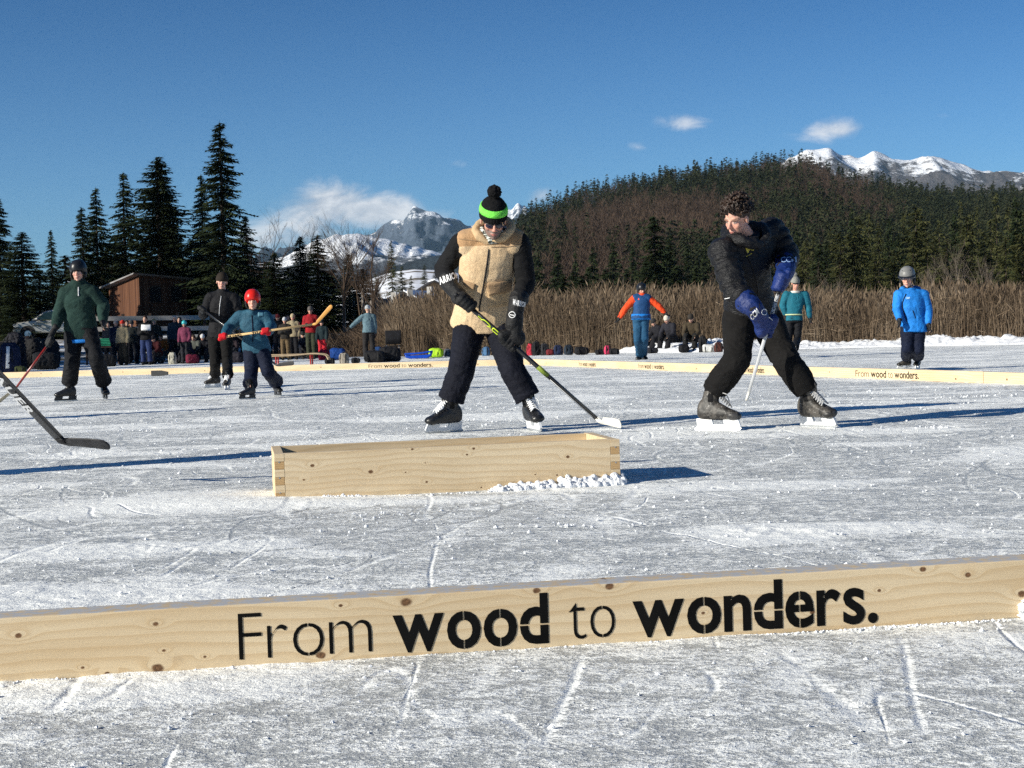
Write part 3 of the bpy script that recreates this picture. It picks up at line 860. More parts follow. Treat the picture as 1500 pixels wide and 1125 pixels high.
# ================================================================== the man in the beige vest
def man():
    D = 10.75
    j = lambda x, y, dd=0: P(x, y, D + dd)
    base = G(716, 631)
    root = thing('person', 'man in beige fleece vest, sunglasses and lime-banded pompom hat, bending over a hockey stick', 'person', base, 'ice hockey players')
    a = skate(root, G(651, 634) + [0, 0, 0], -152, 1.05, 5, MAT['boot_black'], MAT['cap_black'], MAT['white_plastic'], MAT['lace_white'])
    b = skate(root, G(783, 631), -72, 1.05, -6, MAT['boot_black'], MAT['cap_black'], MAT['white_plastic'], MAT['lace_white'])
    J = dict(pv=j(708, 462, .16), ch=j(714, 388, -.04), nk=j(722, 343, -.15), hd=j(722.5, 322, -.28), sa=j(676, 358, -.10), sb=j(760, 357, -.14),
             ea=j(650, 393, .06), wa=j(659, 417, -.12), eb=j(770, 413, -.10), wb=j(757, 446, -.26),
             ha=j(690, 472, .16), hb=j(730, 472, .16), ka=j(675, 545, -.02), kb=j(751, 543, -.02), fa=a, fb=b)
    A0, H, T = j(668, 432, -.30), P(884, 622, 10.62), P(913, 626, 10.55)
    ax = N(H - A0)
    ga = A0 + ax * .09; gb = A0 + (H - A0) * .36
    R = clothed(root, J, 1.02, .0075, MAT['black_tech'], MAT['navy_pants'], (.50, .27, .20), (-6, 30, 2), .016, None, .024, .07, .007, (.16, .13, .12),
                {'a': ('grip', ga, ax), 'b': ('grip', gb, ax)}, .002, MAT['sherpa'], 3, .0052, hs=1.05, belly=.022, vestpuff=.020)
    # gloves
    for k, gp, w, e, th in (('a', ga, J['wa'], J['ea'], 1), ('b', gb, J['wb'], J['eb'], -1)):
        g = Geo(); grip_hand(g, w, gp, ax, 1.12, .016, .012, 250, .019, th)
        pc = gp + N(w - gp) * .06; 
        tube(g, [lerp(w, gp, .55), w, lerp(w, e, .26)], [.056, .060, .072], 14, 4)
        V, F = remesh(g, .006, 1); V = folds(V, F, .004, (22, 22, 22), 7)
        o = part('glove', (V, F), MAT['glove_black'], root); bv = bvh_of(V, F)
        if k == 'a':
            q = [(634, 410), (670, 397), (672, 406), (637, 420)]
            part('glove_cuff_lettering', drape_word(bv, 'WARRIOR', q, .035, .004, .05), MAT['white_print'], o, smooth=False)
        else:
            q = [(752, 438), (770, 443), (769, 450), (751, 446)]
            part('glove_cuff_lettering', drape_word(bv, 'WARRIOR', q, .03, .004, .05), MAT['white_print'], o, smooth=False)
            th_ = np.linspace(0, 2 * PI, 14)
            g = drape_line(bv, [(750.5 + 4.4 * math.cos(t), 461 + 4.4 * math.sin(t)) for t in th_], .0035, .003, 2); part('glove_badge', g, MAT['white_print'], o)
            g = drape_line(bv, [(748, 461), (753, 462)], .004, .003, 3)
            if g.n: part('glove_badge', g, MAT['white_print'], o)
    # vest details
    V, F = R['vest']; bv = bvh_of(V, F); vo = R['vest_o']
    part('zip', drape_line(bv, [(716, 366), (713, 390), (708, 420), (703, 446), (702, 455)], .006, .002, 10, 6), MAT['black'], vo)
    part('pocket', drape_patch(bv, [(714, 415), (747, 411), (744, 447), (715, 450)], 10, 10, .006, .004), MAT['tan'], vo)
    part('pocket_flap', drape_patch(bv, [(713, 415), (748, 410), (747, 426), (716, 432)], 10, 6, .016, .005), MAT['tan_dark'], vo)
    part('pocket', drape_patch(bv, [(682, 413), (695, 418), (693, 444), (680, 440)], 8, 8, .006, .004), MAT['tan'], vo)
    part('pocket_flap', drape_patch(bv, [(680, 410), (697, 416), (695, 424), (681, 419)], 8, 5, .014, .005), MAT['tan_dark'], vo)
    part('seam', drape_line(bv, [(673, 350), (690, 352), (713, 354)], .0035, .002, 8), MAT['tan_dark'], vo)
    part('seam', drape_line(bv, [(720, 362), (745, 361), (764, 358)], .0035, .002, 8), MAT['tan_dark'], vo)
    # raised hood collar of the vest
    A = R['A']; X, Y, Z = A; C = J['hd']
    g = Geo(); n0 = J['nk']
    w = R['side']; f = R['fr']; u = R['up2']
    pts = [n0 + f * .10 - w * .02 - u * .02, n0 + f * .085 - w * .085 + u * .01, n0 - w * .125 + u * .035, n0 - f * .09 - w * .075 + u * .06, n0 - f * .13 + u * .07, n0 - f * .09 + w * .075 + u * .06, n0 + w * .125 + u * .035, n0 + f * .085 + w * .085 + u * .01, n0 + f * .10 + w * .02 - u * .02]
    tube(g, pts, [.022, .032, .036, .040, .042, .040, .036, .032, .022], 12, 4)
    V, F = remesh(g, .007, 2); V = folds(V, F, .006, (16, 16, 16), 3); part('hood', (V, F), MAT['tan'], root)
    g = Geo()
    for k in range(4):
        o = k * .018; pts = []
        for t in np.linspace(-160, 160, 14):
            a_ = math.radians(t); pts.append(n0 + f * (.080 + o * .3) * math.cos(a_) + w * .084 * math.sin(a_) + u * (.030 - o * 1.1 - .015 * math.cos(a_ * 2 + k)) + f * .012)
        tube(g, pts, [.017] * 14, 8, 2)
    V, F = remesh(g, .006, 1); V = folds(V, F, .006, (30, 30, 50), 3)
    t = NT('striped_scarf'); c = t.coord(); n = t.noise(t.map(c, sc=(1, 1, 3)), 22, 2, .5, 1.0)
    t.bump(t.noise(c, 120, 3), .5, .004)
    ms = t.out(t.mix(t.sm(n, .47, .52), (.04, .045, .04), (.62, .64, .58)), .9, .1)
    part('neck_scarf', (V, F), ms, root)
    headgear(root, C, A, 1.07, 'pom', fabric('black_knit', (.008, .008, .009), .95, .8), fabric('lime_knit', (.20, .80, .10), .9, .8), R=R)
    # sunglasses
    L = lambda x, y, z: C + X * x + Y * y + Z * z
    so = None
    g = Geo(); tube(g, [L(-.072, .04, .006), L(-.062, .078, .008), L(-.03, .097, .009), L(0, .100, .006), L(.03, .097, .009), L(.062, .078, .008), L(.072, .04, .006)], [.0035, .0045, .0045, .0035, .0045, .0045, .0035], 8, 4)
    for k in (-1, 1): tube(g, [L(k * .072, .04, .006), L(k * .082, -.02, .006)], [.003, .003], 6, 2)
    so = part('sunglasses', g, MAT['black_plastic'], root)
    for k in (-1, 1):
        g = Geo(); ell(g, L(k * .036, .091, -.006), N(X * .93 - Y * k * .36) * .0285, Z * .0185, N(Y * .93 + X * k * .36) * .006, 16); part('lens', g, plain('purple_lens', (.012, .006, .022), .06, .1, 10, 0, .001, .9), so)
    g = Geo(); tube(g, [L(-.03, .082, -.051), L(0, .098, -.047), L(.03, .082, -.051)], [.005, .007, .005], 8, 4); V, F = remesh(g, .003, 0); part('moustache', (V, F), plain('grey_beard_hair', (.20, .17, .15), .9), root)
    # stick
    st, d, wv, nrm = stick('black hockey stick with lime lettering and white-taped blade on the ice', A0, H, T, MAT['shaft_black'], MAT['tape_white'], .032, .022, bh=.085, thick=.011, front=1)
    fn = nrm if np.dot(nrm, CAM - H) > 0 else -nrm; up = wv if wv[2] > 0 else -wv
    c0, c1 = lerp(A0, H, .195), lerp(A0, H, .305)
    Lx = lambda t: lerp(A0, H, t)
    g = Geo(); la, lb = Lx(.155), Lx(.345)
    for pts in ([(0, 0), (.10, 0)], [(.12, -.2), (.19, .32), (.38, .28), (.44, -.30)], [(.36, -.38), (.40, -.2)], [(.50, .12), (.53, .38), (.73, .38)], [(.50, .12), (.53, -.36), (.70, -.36)],
                [(.73, -.30), (.79, .28), (.90, .05), (1.0, .42)], [(.90, .05), (.98, -.42)]):
        W_ = [lerp(la, lb, u) + up * .034 * v + fn * .0118 for u, v in pts]
        tube(g, W_, [.0042] * len(W_), 6, 3)
    part('lettering', g, MAT['lime_print'], st)
    g = Geo(); loft(g, [(Lx(.55), wv * .0172, nrm * .0118), (Lx(.62), wv * .0172, nrm * .0118)], 16, 5); part('lime_band', g, plain('lime_fade', (.16, .22, .03), .4), st)
    g = Geo(); loft(g, [(Lx(.64) + fn * .0115 - up * .004, up * .003, fn * .001), (Lx(.93) + fn * .0115 - up * .004, up * .003, fn * .001)], 8, 3); part('silver_stripe', g, MAT['shaft_silver'], st)
man()

# ================================================================== the teenager in the black puffer jacket
def teen():
    D = 10.18
    j = lambda x, y, dd=0: P(x, y, D + dd)
    root = thing('person', 'curly-haired teenager in black puffer jacket and blue hockey gloves, leaning over on ice skates', 'person', G(1120, 630), 'ice hockey players')
    a = skate(root, G(1051, 631), -30, 1.14, 9, MAT['boot_worn'], MAT['cap_dark'], MAT['white_plastic'], MAT['lace_grey'])
    b = skate(root, G(1199, 626), -52, 1.12, -9, MAT['boot_worn'], MAT['cap_dark'], MAT['white_plastic'], MAT['lace_grey'])
    J = dict(pv=j(1102, 455, .16), ch=j(1092, 392, -.02), nk=j(1095, 350, -.12), hd=j(1080, 320, -.21), sa=j(1060, 371, -.20), sb=j(1132, 340, .10),
             ea=j(1076, 425, -.30), wa=j(1104, 452, -.42), eb=j(1152, 372, .08), wb=j(1150, 398, -.14),
             ha=j(1083, 466, .14), hb=j(1121, 468, .18), ka=j(1079, 527, -.05), kb=j(1152, 529, -.02), fa=a, fb=b)
    A0, H, T = P(1148, 402, 9.88), P(1093, 588, 9.98), P(1091, 583, 10.26)
    ax = N(H - A0); ga = A0 + (H - A0) * .42; gb = A0 + ax * .05
    R = clothed(root, J, 1.0, .0075, MAT['puffer'], MAT['youth_pants'], (.60, .33, .25), (48, 24, 8), .028, (.26, .062), .024, .15, .008, None,
                {'a': ('grip', ga, ax), 'b': ('grip', gb, ax)}, -.012, None, 8, .0052, hs=.97)
    # torso baffles: shallow quilting cords
    V, F = R['jacket']; bv = bvh_of(V, F); jo = R['jacket_o']
    part('zip', drape_line(bv, [(1074, 352), (1092, 368), (1108, 410), (1112, 450)], .005, .002, 10, 6), MAT['black'], jo)
    q = [(1091, 361), (1101, 357), (1104, 367), (1094, 371)]
    part('chest_emblem', drape_word(bv, 'M', q, .01, .004, .02), plain('gold_print', (.50, .42, .06), .5), jo, smooth=False)
    g = drape_line(bv, [(1093, 375.5), (1101, 371)], .0022, .003, 4); part('chest_emblem', g, plain('gold_print', (.50, .42, .06), .5), jo)
    g = Geo()
    for pts in ([(1119, 340), (1124, 347)], [(1126, 339), (1119, 348)], [(1121, 336.5), (1122, 343), (1127, 350)], [(1118, 344), (1127, 343)]):
        q = drape_line(bv, pts, .0035, .003, 4)
        if q.n: g.merge(q)
    if g.n: part('shoulder_emblem', g, plain('pink_white_print', (.70, .50, .50), .5), jo)
    q = drape_line(bv, [(1060, 438), (1069, 436)], .0025, .003, 4)
    if q.n: part('pocket_trim', q, MAT['white_print'], jo)
    # hood collar bunched round the neck
    n0 = J['nk']; w = R['side']; f = R['fr']; u = R['up2']
    g = Geo(); pts = [n0 + f * .115 - w * .03 + u * .005, n0 + f * .085 - w * .10 + u * .03, n0 - w * .13 + u * .045, n0 - f * .10 - w * .08 + u * .03, n0 - f * .15 + u * .02, n0 - f * .10 + w * .08 + u * .03, n0 + w * .12 + u * .045, n0 + f * .085 + w * .09 + u * .03, n0 + f * .115 + w * .02 + u * .005]
    tube(g, pts, [.034, .038, .042, .050, .055, .050, .042, .036, .028], 12, 4); V, F = remesh(g, .007, 2); V = folds(V, F, .010, (12, 12, 12), 3)
    part('hood', (V, F), MAT['puffer'], root)
    # curly hair
    A = R['A']; X, Y, Z = A; C = J['hd']; L = lambda x, y, z: C + X * x + Y * y + Z * z
    g = Geo(); ell(g, L(0, -.020, .050), X * .083, Y * .098, Z * .086, 18); ell(g, L(0, .048, .098), X * .062, Y * .040, Z * .030, 12)
    rnd = random.Random(5)
    for _ in range(90):
        th, ph = rnd.uniform(0, 2 * PI), rnd.uniform(0.12, 1) 
        z = .03 + .118 * ph * rnd.uniform(.75, 1.08); r = math.sqrt(max(.02, 1 - ((z - .045) / .105) ** 2))
        x, y = .084 * r * math.cos(th), -.018 + .104 * r * math.sin(th)
        if y > .055 and z < .065: continue
        if y > .02 and z < .03: continue
        c = L(x, y, z); ell(g, c, rnd.uniform(.009, .015), n=6)
    for _ in range(420):
        th = rnd.uniform(0, 2 * PI); z = rnd.uniform(.045, .155); r = math.sqrt(max(.05, 1 - ((z - .045) / .11) ** 2))
        p = np.array([.086 * r * math.cos(th), -.018 + .106 * r * math.sin(th), z])
        if p[1] > .05 and z < .085: continue
        o = N(p - [0, -.02, .04]); q = p + o * .011 + np.array([rnd.uniform(-1, 1), rnd.uniform(-1, 1), rnd.uniform(-.5, 1)]) * .014; s2 = q + np.array([rnd.uniform(-1, 1), rnd.uniform(-1, 1), rnd.uniform(-1, .4)]) * .014
        s3 = s2 + np.array([rnd.uniform(-1, 1), rnd.uniform(-.3, 1.2), rnd.uniform(-1, .2)]) * .012; tube(g, [L(*p), L(*q), L(*s2), L(*s3)], [.0065, .006, .0045, .0022], 5, 3)
    V, F = remesh(g, .0032, 0); V = V + vnormals(V, F) * (fbm(V * 160, 2, 4) * .0025)[:, None]
    part('hair', (V, F), plain('dark_brown_hair', (.022, .011, .006), .5, .6, 60, .6, .002, .4), root)
    # gloves
    for k, gp, w_, e, th in (('a', ga, J['wa'], J['ea'], 1), ('b', gb, J['wb'], J['eb'], -1)):
        g = Geo(); grip_hand(g, w_, gp, ax, 1.10, .016, .012, 250, .017, th)
        cuf = .080 if k == 'a' else .078
        ell(g, lerp(w_, gp, .45), .052, n=12)
        bk = N((w_ - gp) - ax * np.dot(w_ - gp, ax)); sdv = np.cross(ax, bk)
        for t_ in (.25, .55, .85):
            for sg in (-1, 1): ell(g, lerp(w_, gp, t_) + sdv * sg * .026 + bk * .010, N(ax) * .052, N(sdv) * .020, N(bk) * .017, 10)
        tube(g, [lerp(w_, gp, .5), w_, lerp(w_, e, .40 if k == 'a' else .55)], [.054, .064, cuf], 14, 4)
        V, F = remesh(g, .006, 1); V = folds(V, F, .005, (22, 22, 22), 7)
        o = part('glove', (V, F), MAT['blue_glove'], root); bv = bvh_of(V, F)
        if k == 'a':
            part('glove_lettering', drape_word(bv, 'CCM', [(1098, 462), (1108, 451), (1112, 458), (1102, 469)], .012, .004, .06), MAT['white_print'], o, smooth=False)
            for cx, cy in ((1119, 457),):
                g = drape_line(bv, [(cx + 3.6 * math.cos(t), cy + 4 * math.sin(t)) for t in np.linspace(0, 2 * PI, 12)], .0028, .003, 2)
                if g.n: part('glove_badge', g, MAT['white_print'], o)
            g = drape_line(bv, [(1126, 465), (1131, 469)], .003, .003, 4)
            if g.n: part('glove_badge', g, MAT['white_print'], o)
        else:
            part('glove_lettering', drape_word(bv, 'CCM', [(1144, 377), (1166, 376), (1166, 384), (1144, 385)], .008, .004, .06), plain('pale_blue_print', (.25, .38, .62), .5), o, smooth=False)
    st, d, wv, nrm = stick('silver-grey hockey stick held off the ice by the curly-haired teenager', A0, H, T, MAT['shaft_silver'], MAT['tape_white'], .036, .024, bh=.078, thick=.014)
    Lx = lambda t: lerp(A0, H, t)
    # face of the shaft that looks at the camera
    best = max((wv, -wv, nrm, -nrm), key=lambda v: np.dot(v, CAM - H))
    hv = N(np.cross(d, best)); th = .0185 if abs(np.dot(best, wv)) > .5 else .0125
    shaft_word(st, 'TACKS', Lx(.38), Lx(.14), hv * .019, best, MAT['black_print'], .0, th=th)
teen()
# ================================================================== ice
def ice_mat():
    t = NT('skated_ice'); c = t.coord(); at = t.new('ShaderNodeAttribute', attribute_name='snowcover')
    w = t.noise(c, 1.1, 3, .5, out='Color')
    big = t.noise(c, .45, 4, .6); med = t.noise(t.map(c, rot=(0, 0, .15), sc=(1, 1.3, 1)), 7.0, 6, .7, .3)
    fin = t.noise(t.map(c, rot=(0, 0, -.2), sc=(.7, 1, 1)), 42, 5, .75); vf = t.noise(t.map(c, rot=(0, 0, .4), sc=(.6, 1, 1)), 170, 3, .75)
    lines = None; lowl = None
    for i, (sc, off, th, rot) in enumerate(((.55, 3.1, .007, .3), (.8, 9.7, .008, 1.9), (1.3, 21.3, .009, .9), (.35, 31.0, .005, 2.6), (1.9, 44.0, .010, .1), (.5, 52, .005, 1.2))):
        n = t.noise(t.map(c, loc=(off, off * 1.7, 0), rot=(0, 0, rot), sc=(1, .35, 1)), sc, 1.2, .4)
        d = t.math('ABSOLUTE', t.math('SUBTRACT', n, .5)); l = t.sm(d, 0, th, 1, 0)
        br = t.sm(t.noise(t.map(c, loc=(off * 2, 0, 0)), 1.6, 2, .5), .45, .6)
        l = t.math('MULTIPLY', l, br); lines = l if lines is None else t.math('MAXIMUM', lines, l)
    sn = t.math('ADD', t.math('ADD', t.math('MULTIPLY', med, .42), t.math('MULTIPLY', fin, .62)), t.math('ADD', t.math('MULTIPLY', big, .20), t.math('MULTIPLY', vf, .52)))
    sn = t.math('ADD', sn, t.math('ADD', t.math('MULTIPLY', lines, .10), t.math('MULTIPLY', t.math('SUBTRACT', at.outputs['Fac'], .5), .42)))
    m = t.sm(sn, .79, .91)
    col = t.mix(m, (.46, .48, .48), (.94, .95, .92))
    dk = t.sm(t.math('ADD', t.math('MULTIPLY', big, .5), t.math('MULTIPLY', med, .6)), .36, .46, .3, 0)
    col = t.mix(dk, col, (.37, .39, .39))
    h = t.math('ADD', t.math('ADD', t.math('MULTIPLY', med, 1.2), t.math('MULTIPLY', fin, .62)), t.math('ADD', t.math('MULTIPLY', vf, .26), t.math('MULTIPLY', m, .25)))
    h = t.math('SUBTRACT', h, t.math('MULTIPLY', lines, .35))
    t.bump(h, .85, .015)
    return t.out(col, t.sm(m, 0, 1, .42, .8), .4)
MAT['ice'] = ice_mat()

def build_ice():
    rng = np.random.RandomState(4)
    Y0, Y1, K = 1.9, 62.0, .44
    nr, nc = 1180, 600
    Y = Y0 * (Y1 / Y0) ** (np.linspace(0, 1, nr)); U = np.linspace(-K, K, nc)
    yy, uu = np.meshgrid(Y, U, indexing='ij'); X = (uu * yy).ravel(); YY = yy.ravel()
    p = np.column_stack([X, YY, np.zeros_like(X)])
    fade = np.clip((K - np.abs(uu.ravel())) / .02, 0, 1) * np.clip((YY - Y0) / .1, 0, 1) * np.clip((Y1 - YY) / 2, 0, 1)
    z = fbm(p * 1.7, 3, 1) * .005 + fbm(p * [6, 9, 1], 4, 5) * .0035 + np.maximum(0, ridged(p * [18, 26, 1], 3, 9)) * .0016
    cover = np.full(len(X), .5)
    cl = np.maximum(0, fbm(p * [1.1, 2.0, 1], 4, 33) - .12); z += cl * .012 * np.maximum(0, fbm(p * [22, 28, 1], 2, 40) + .5); cover += cl * 1.6
    # skate cuts: arcs with a shaved groove and a rim of snow
    for i in range(520):
        y = 2.6 * (20 / 2.6) ** (rng.rand() ** .45); x = (rng.rand() * 2 - 1) * .38 * y
        R = 10 ** rng.uniform(-.45, .9); a = rng.uniform(0, 2 * PI); ln = rng.uniform(.25, 1.6) * min(1.5, .4 + y / 6)
        dirx = np.array([math.cos(a), math.sin(a)])
        if rng.rand() < .55: dirx = N(np.array([1, rng.uniform(-.35, .6)]))
        nrm = np.array([-dirx[1], dirx[0]]); c = np.array([x, y]) + nrm * R
        ex = ln + .1
        sel = np.where((np.abs(X - x) < ex) & (np.abs(YY - y) < ex))[0]
        if not len(sel): continue
        dx, dy = X[sel] - c[0], YY[sel] - c[1]; r = np.hypot(dx, dy); an = np.arctan2(dy, dx) - math.atan2(y - c[1], x - c[0])
        an = (an + PI) % (2 * PI) - PI; s = an * R; k = np.clip(1 - (np.abs(s) / ln) ** 2, 0, 1) ** .7
        w = rng.uniform(.0015, .0045) * (1 + y * .16) * (1.4 if i % 14 == 0 else .85); d = r - R + vnoise(p[sel] * 9, i) * .006
        if y < 5: w *= .5; 
        if y < 4.5 and i % 3: continue
        dep = rng.uniform(.0006, .0018) * (.6 + y * .13) * (1.5 if i % 14 == 0 else .75)
        rim = np.exp(-((d - w * 1.7 * (1 if i % 2 else -1)) / (w * .9)) ** 2) * np.clip(.5 + 1.1 * vnoise(p[sel] * 7, i + 3), 0, 1)
        z[sel] += k * (-np.exp(-(d / w) ** 2) * dep + rim * dep * 1.1 * (1 + .8 * vnoise(p[sel] * 40, i)))
        cover[sel] += k * (rim * .30 - np.exp(-(d / w) ** 2) * .42)
    # snow swept round the box and along the beams
    for (cx, cy, rx, ry, h) in ((-1.22, 6.45, .55, .20, .022), (-.9, 6.30, .8, .10, .010), (-1.5, 6.6, .4, .3, .012)):
        g_ = np.exp(-(((X - cx) / rx) ** 2 + ((YY - cy) / ry) ** 2)); z += g_ * h; cover += g_ * 1.0
    z *= fade
    V = np.column_stack([X, YY, z])
    i, j = np.meshgrid(np.arange(nr - 1), np.arange(nc - 1), indexing='ij'); a = (i * nc + j).ravel()
    F = np.column_stack([a, a + 1, a + nc + 1, a + nc])
    n0 = len(V)
    ext = np.array([[-K * Y0, Y0, 0], [K * Y0, Y0, 0], [K * Y1, Y1, 0], [-K * Y1, Y1, 0], [-60, -8, 0], [60, -8, 0], [60, Y1, 0], [-60, Y1, 0]])
    V = np.vstack([V, ext]); F = np.vstack([F, np.array([[4, 5, 1, 0], [5, 6, 2, 1], [7, 4, 0, 3]]) + n0])
    o = struct('ice', (V, F), MAT['ice'])
    cover = np.concatenate([cover, np.full(8, .5)])
    at = o.data.attributes.new('snowcover', 'FLOAT', 'POINT'); at.data.foreach_set('value', np.clip(cover, 0, 1.6).astype(np.float32))
build_ice()

# loose crumbs of snow: nobody could count them
def crumbs():
    rng = random.Random(3); g = Geo()
    ico = [(0, 0, 1), (.9, 0, .3), (.28, .85, .3), (-.72, .53, .3), (-.72, -.53, .3), (.28, -.85, .3), (0, 0, -.4)]
    ifc = [(0, 1, 2), (0, 2, 3), (0, 3, 4), (0, 4, 5), (0, 5, 1), (6, 2, 1), (6, 3, 2), (6, 4, 3), (6, 5, 4), (6, 1, 5)]
    def one(x, y, z, r):
        s = [r * rng.uniform(.6, 1.3) for _ in range(3)]; a = rng.uniform(0, 6.28)
        V = [(x + (px * math.cos(a) - py * math.sin(a)) * s[0] * rng.uniform(.8, 1.2), y + (px * math.sin(a) + py * math.cos(a)) * s[1], z + pz * s[2] * rng.uniform(.7, 1.1)) for px, py, pz in ico]
        g.add(V, ifc)
    for _ in range(6500):
        y = 2.4 * (16 / 2.4) ** (rng.random() ** .7); x = rng.uniform(-.38, .38) * y
        one(x, y, .001, .0014 + .0045 * rng.random() ** 5 * (1 + y * .16))
    for _ in range(12):
        cy = 4.5 * (15 / 4.5) ** rng.random(); cx = rng.uniform(-.36, .36) * cy
        for _ in range(rng.randint(8, 30)): one(cx + rng.gauss(0, .10) * (1 + cy * .1), cy + rng.gauss(0, .03) * (1 + cy * .1), .002, rng.uniform(.002, .006) * (1 + cy * .12))
    o = struct('snow_crumbs', g, MAT['snow'], False, 'stuff', 'loose crumbs of scraped snow scattered on the ice')
    # heap along the front of the box
    g = Geo()
    p0, p1 = G(717, 719), G(914, 708)
    hg = Geo()
    for _ in range(260):
        t = rng.random() ** .8; q = lerp(p0, p1, t); h = .010 + .040 * min(1, t * 1.6); f_ = rng.random()
        ell(hg, (q[0], q[1] - .005 - f_ * .065, rng.random() * h * (1 - f_ * .8)), rng.uniform(.009, .020), n=8)
    for _ in range(60):
        q = lerp(G(395, 736), G(540, 729), rng.random()); ell(hg, (q[0], q[1] - rng.uniform(-.01, .015), 0), rng.uniform(.006, .012), n=8)
    hv_, hf_ = remesh(hg, .0045, 1); hv_ = hv_ + vnormals(hv_, hf_) * (fbm(hv_ * 130, 3, 4) * .004)[:, None]
    g.add(hv_, [tuple(q) for q in hf_])
    for _ in range(700):
        t = rng.random() ** .8; q = lerp(p0, p1, t); h = .012 + .042 * min(1, t * 1.6) 
        one(q[0] + rng.uniform(-.01, .01), q[1] - rng.uniform(-.01, .07), rng.random() ** .8 * h * .4, rng.uniform(.002, .007))
    for _ in range(90):
        q = lerp(G(468, 731), G(530, 729), rng.random()); one(q[0], q[1] - rng.uniform(0, .02), rng.random() * .01, rng.uniform(.005, .012))
    for _ in range(240):
        q = lerp(G(392, 735), G(700, 722), rng.random()); one(q[0], q[1] - rng.uniform(-.01, .015), .0, rng.uniform(.004, .009))
    for _ in range(240):
        q = G(1492, 905); one(q[0] + abs(rng.gauss(0, .06)), q[1] + rng.gauss(0, .012), abs(rng.gauss(0, .016)), rng.uniform(.006, .016))
    for _ in range(500):
        q = lerp(G(0, 1001), G(1500, 906), rng.random()); one(q[0], q[1] - abs(rng.gauss(0, .008)), .0, rng.uniform(.002, .006))
    o = struct('snow_heap', g, MAT['snow'], True, 'stuff', 'ridge of crumbly snow pushed against the wooden box and plank')
crumbs()

# ================================================================== wooden box (goal)
def frame_obj(o, org, xd):
    """object whose local x runs along xd"""
    xd = N(xd); yd = N(np.cross((0, 0, 1), xd))
    m = Matrix.Identity(4)
    for i in range(3): m[i][0] = xd[i]; m[i][1] = yd[i]; m[i][2] = (0, 0, 1)[i]; m[i][3] = org[i]
    o.matrix_world = m; return o
def bevbox(x0, x1, y0, y1, z0, z1, b=.003, nx=1):
    bm = bmesh.new(); bmesh.ops.create_cube(bm, size=1)
    for v in bm.verts: v.co = ((x0 + x1) / 2 + v.co.x * (x1 - x0), (y0 + y1) / 2 + v.co.y * (y1 - y0), (z0 + z1) / 2 + v.co.z * (z1 - z0))
    bmesh.ops.bevel(bm, geom=bm.edges[:], offset=b, segments=2, affect='EDGES', profile=.6)
    bm.verts.index_update(); g = Geo(); g.add([v.co[:] for v in bm.verts], [tuple(v.index for v in f.verts) for f in bm.faces]); bm.free(); return g

BXA = G(404, 734); BXB = G(909, 709); BL = np.linalg.norm(BXB - BXA); BH = .207; BT = .042; BD = .52
def px_on(px, py, A, xd, n):
    q = RP(px, py, A, n) - A; return np.dot(q, N(xd)), q[2]
def the_box():
    xd = N(BXB - BXA); n = np.cross((0, 0, 1), xd)
    kn = []
    for x, y, r in ((457.5, 682, .012), (543, 691, .014), (445, 703, .007), (604, 658, .008), (694, 657, .009), (684, 666, .007), (625, 706, .008), (832, 669, .011), (816, 696, .007), (705, 714, .006), (784, 695, .005), (594, 692, .005), (623, 678, .004)):
        u, v = px_on(x, y, BXA, xd, n); kn.append((u, v, r))
    root = thing('wooden_box', 'long open-topped pine box with finger-jointed corners standing on the ice', 'wooden box', BXA)
    frame_obj(root, BXA, xd); ORG[root.name] = np.zeros(3)
    wf = wood('pine_box_front', kn, (.69, .565, .385), (.59, .45, .28), K=34)
    ws = wood('pine_box_side', ((.15, .05, .012), (.33, .13, .009), (1.0, .1, .012)), (.66, .53, .35), (.56, .42, .25), K=34)
    wend = wood('pine_end_grain', (), (.50, .33, .16), (.36, .21, .09), K=120)
    fro = bevbox(BT + .001, BL - BT - .001, 0, BT, 0, BH, .002)
    part('front_board', fro, wf, root, False, True)
    part('back_board', bevbox(BT + .001, BL - BT - .001, BD - BT, BD, 0, BH - .002, .002), ws, root, False, True)
    part('end_board', bevbox(0, BT, BT + .001, BD - BT - .001, 0, BH - .001, .002), ws, root, False, True)
    part('end_board', bevbox(BL - BT, BL, BT + .001, BD - BT - .001, 0, BH - .001, .002), ws, root, False, True)
    # finger joints: alternate end-grain and face-grain blocks in each corner
    nf = 6; hf = BH / nf
    for cx in (0, BL - BT):
        for cy in (0, BD - BT):
            for k in range(nf):
                e = .0007 * (k % 2)
                part('joint_finger', bevbox(cx - e, cx + BT + e, cy - e, cy + BT + e, k * hf + .0006, (k + 1) * hf - .0006, .0008), wend if k % 2 == 0 else wf, root, False, True)
    for px, py in ((418, 664), (417, 690), (418, 716)): pass
    for u in (.02, BL - .02):
        for v in (.035, .10, .17):
            g = Geo(); tube(g, [(u, -.0012, v), (u, .004, v)], [.0035, .0035], 10, 1, False); part('screw', g, MAT['steel'], root, False, True)
    # rime on the top edge
    return root
the_box()

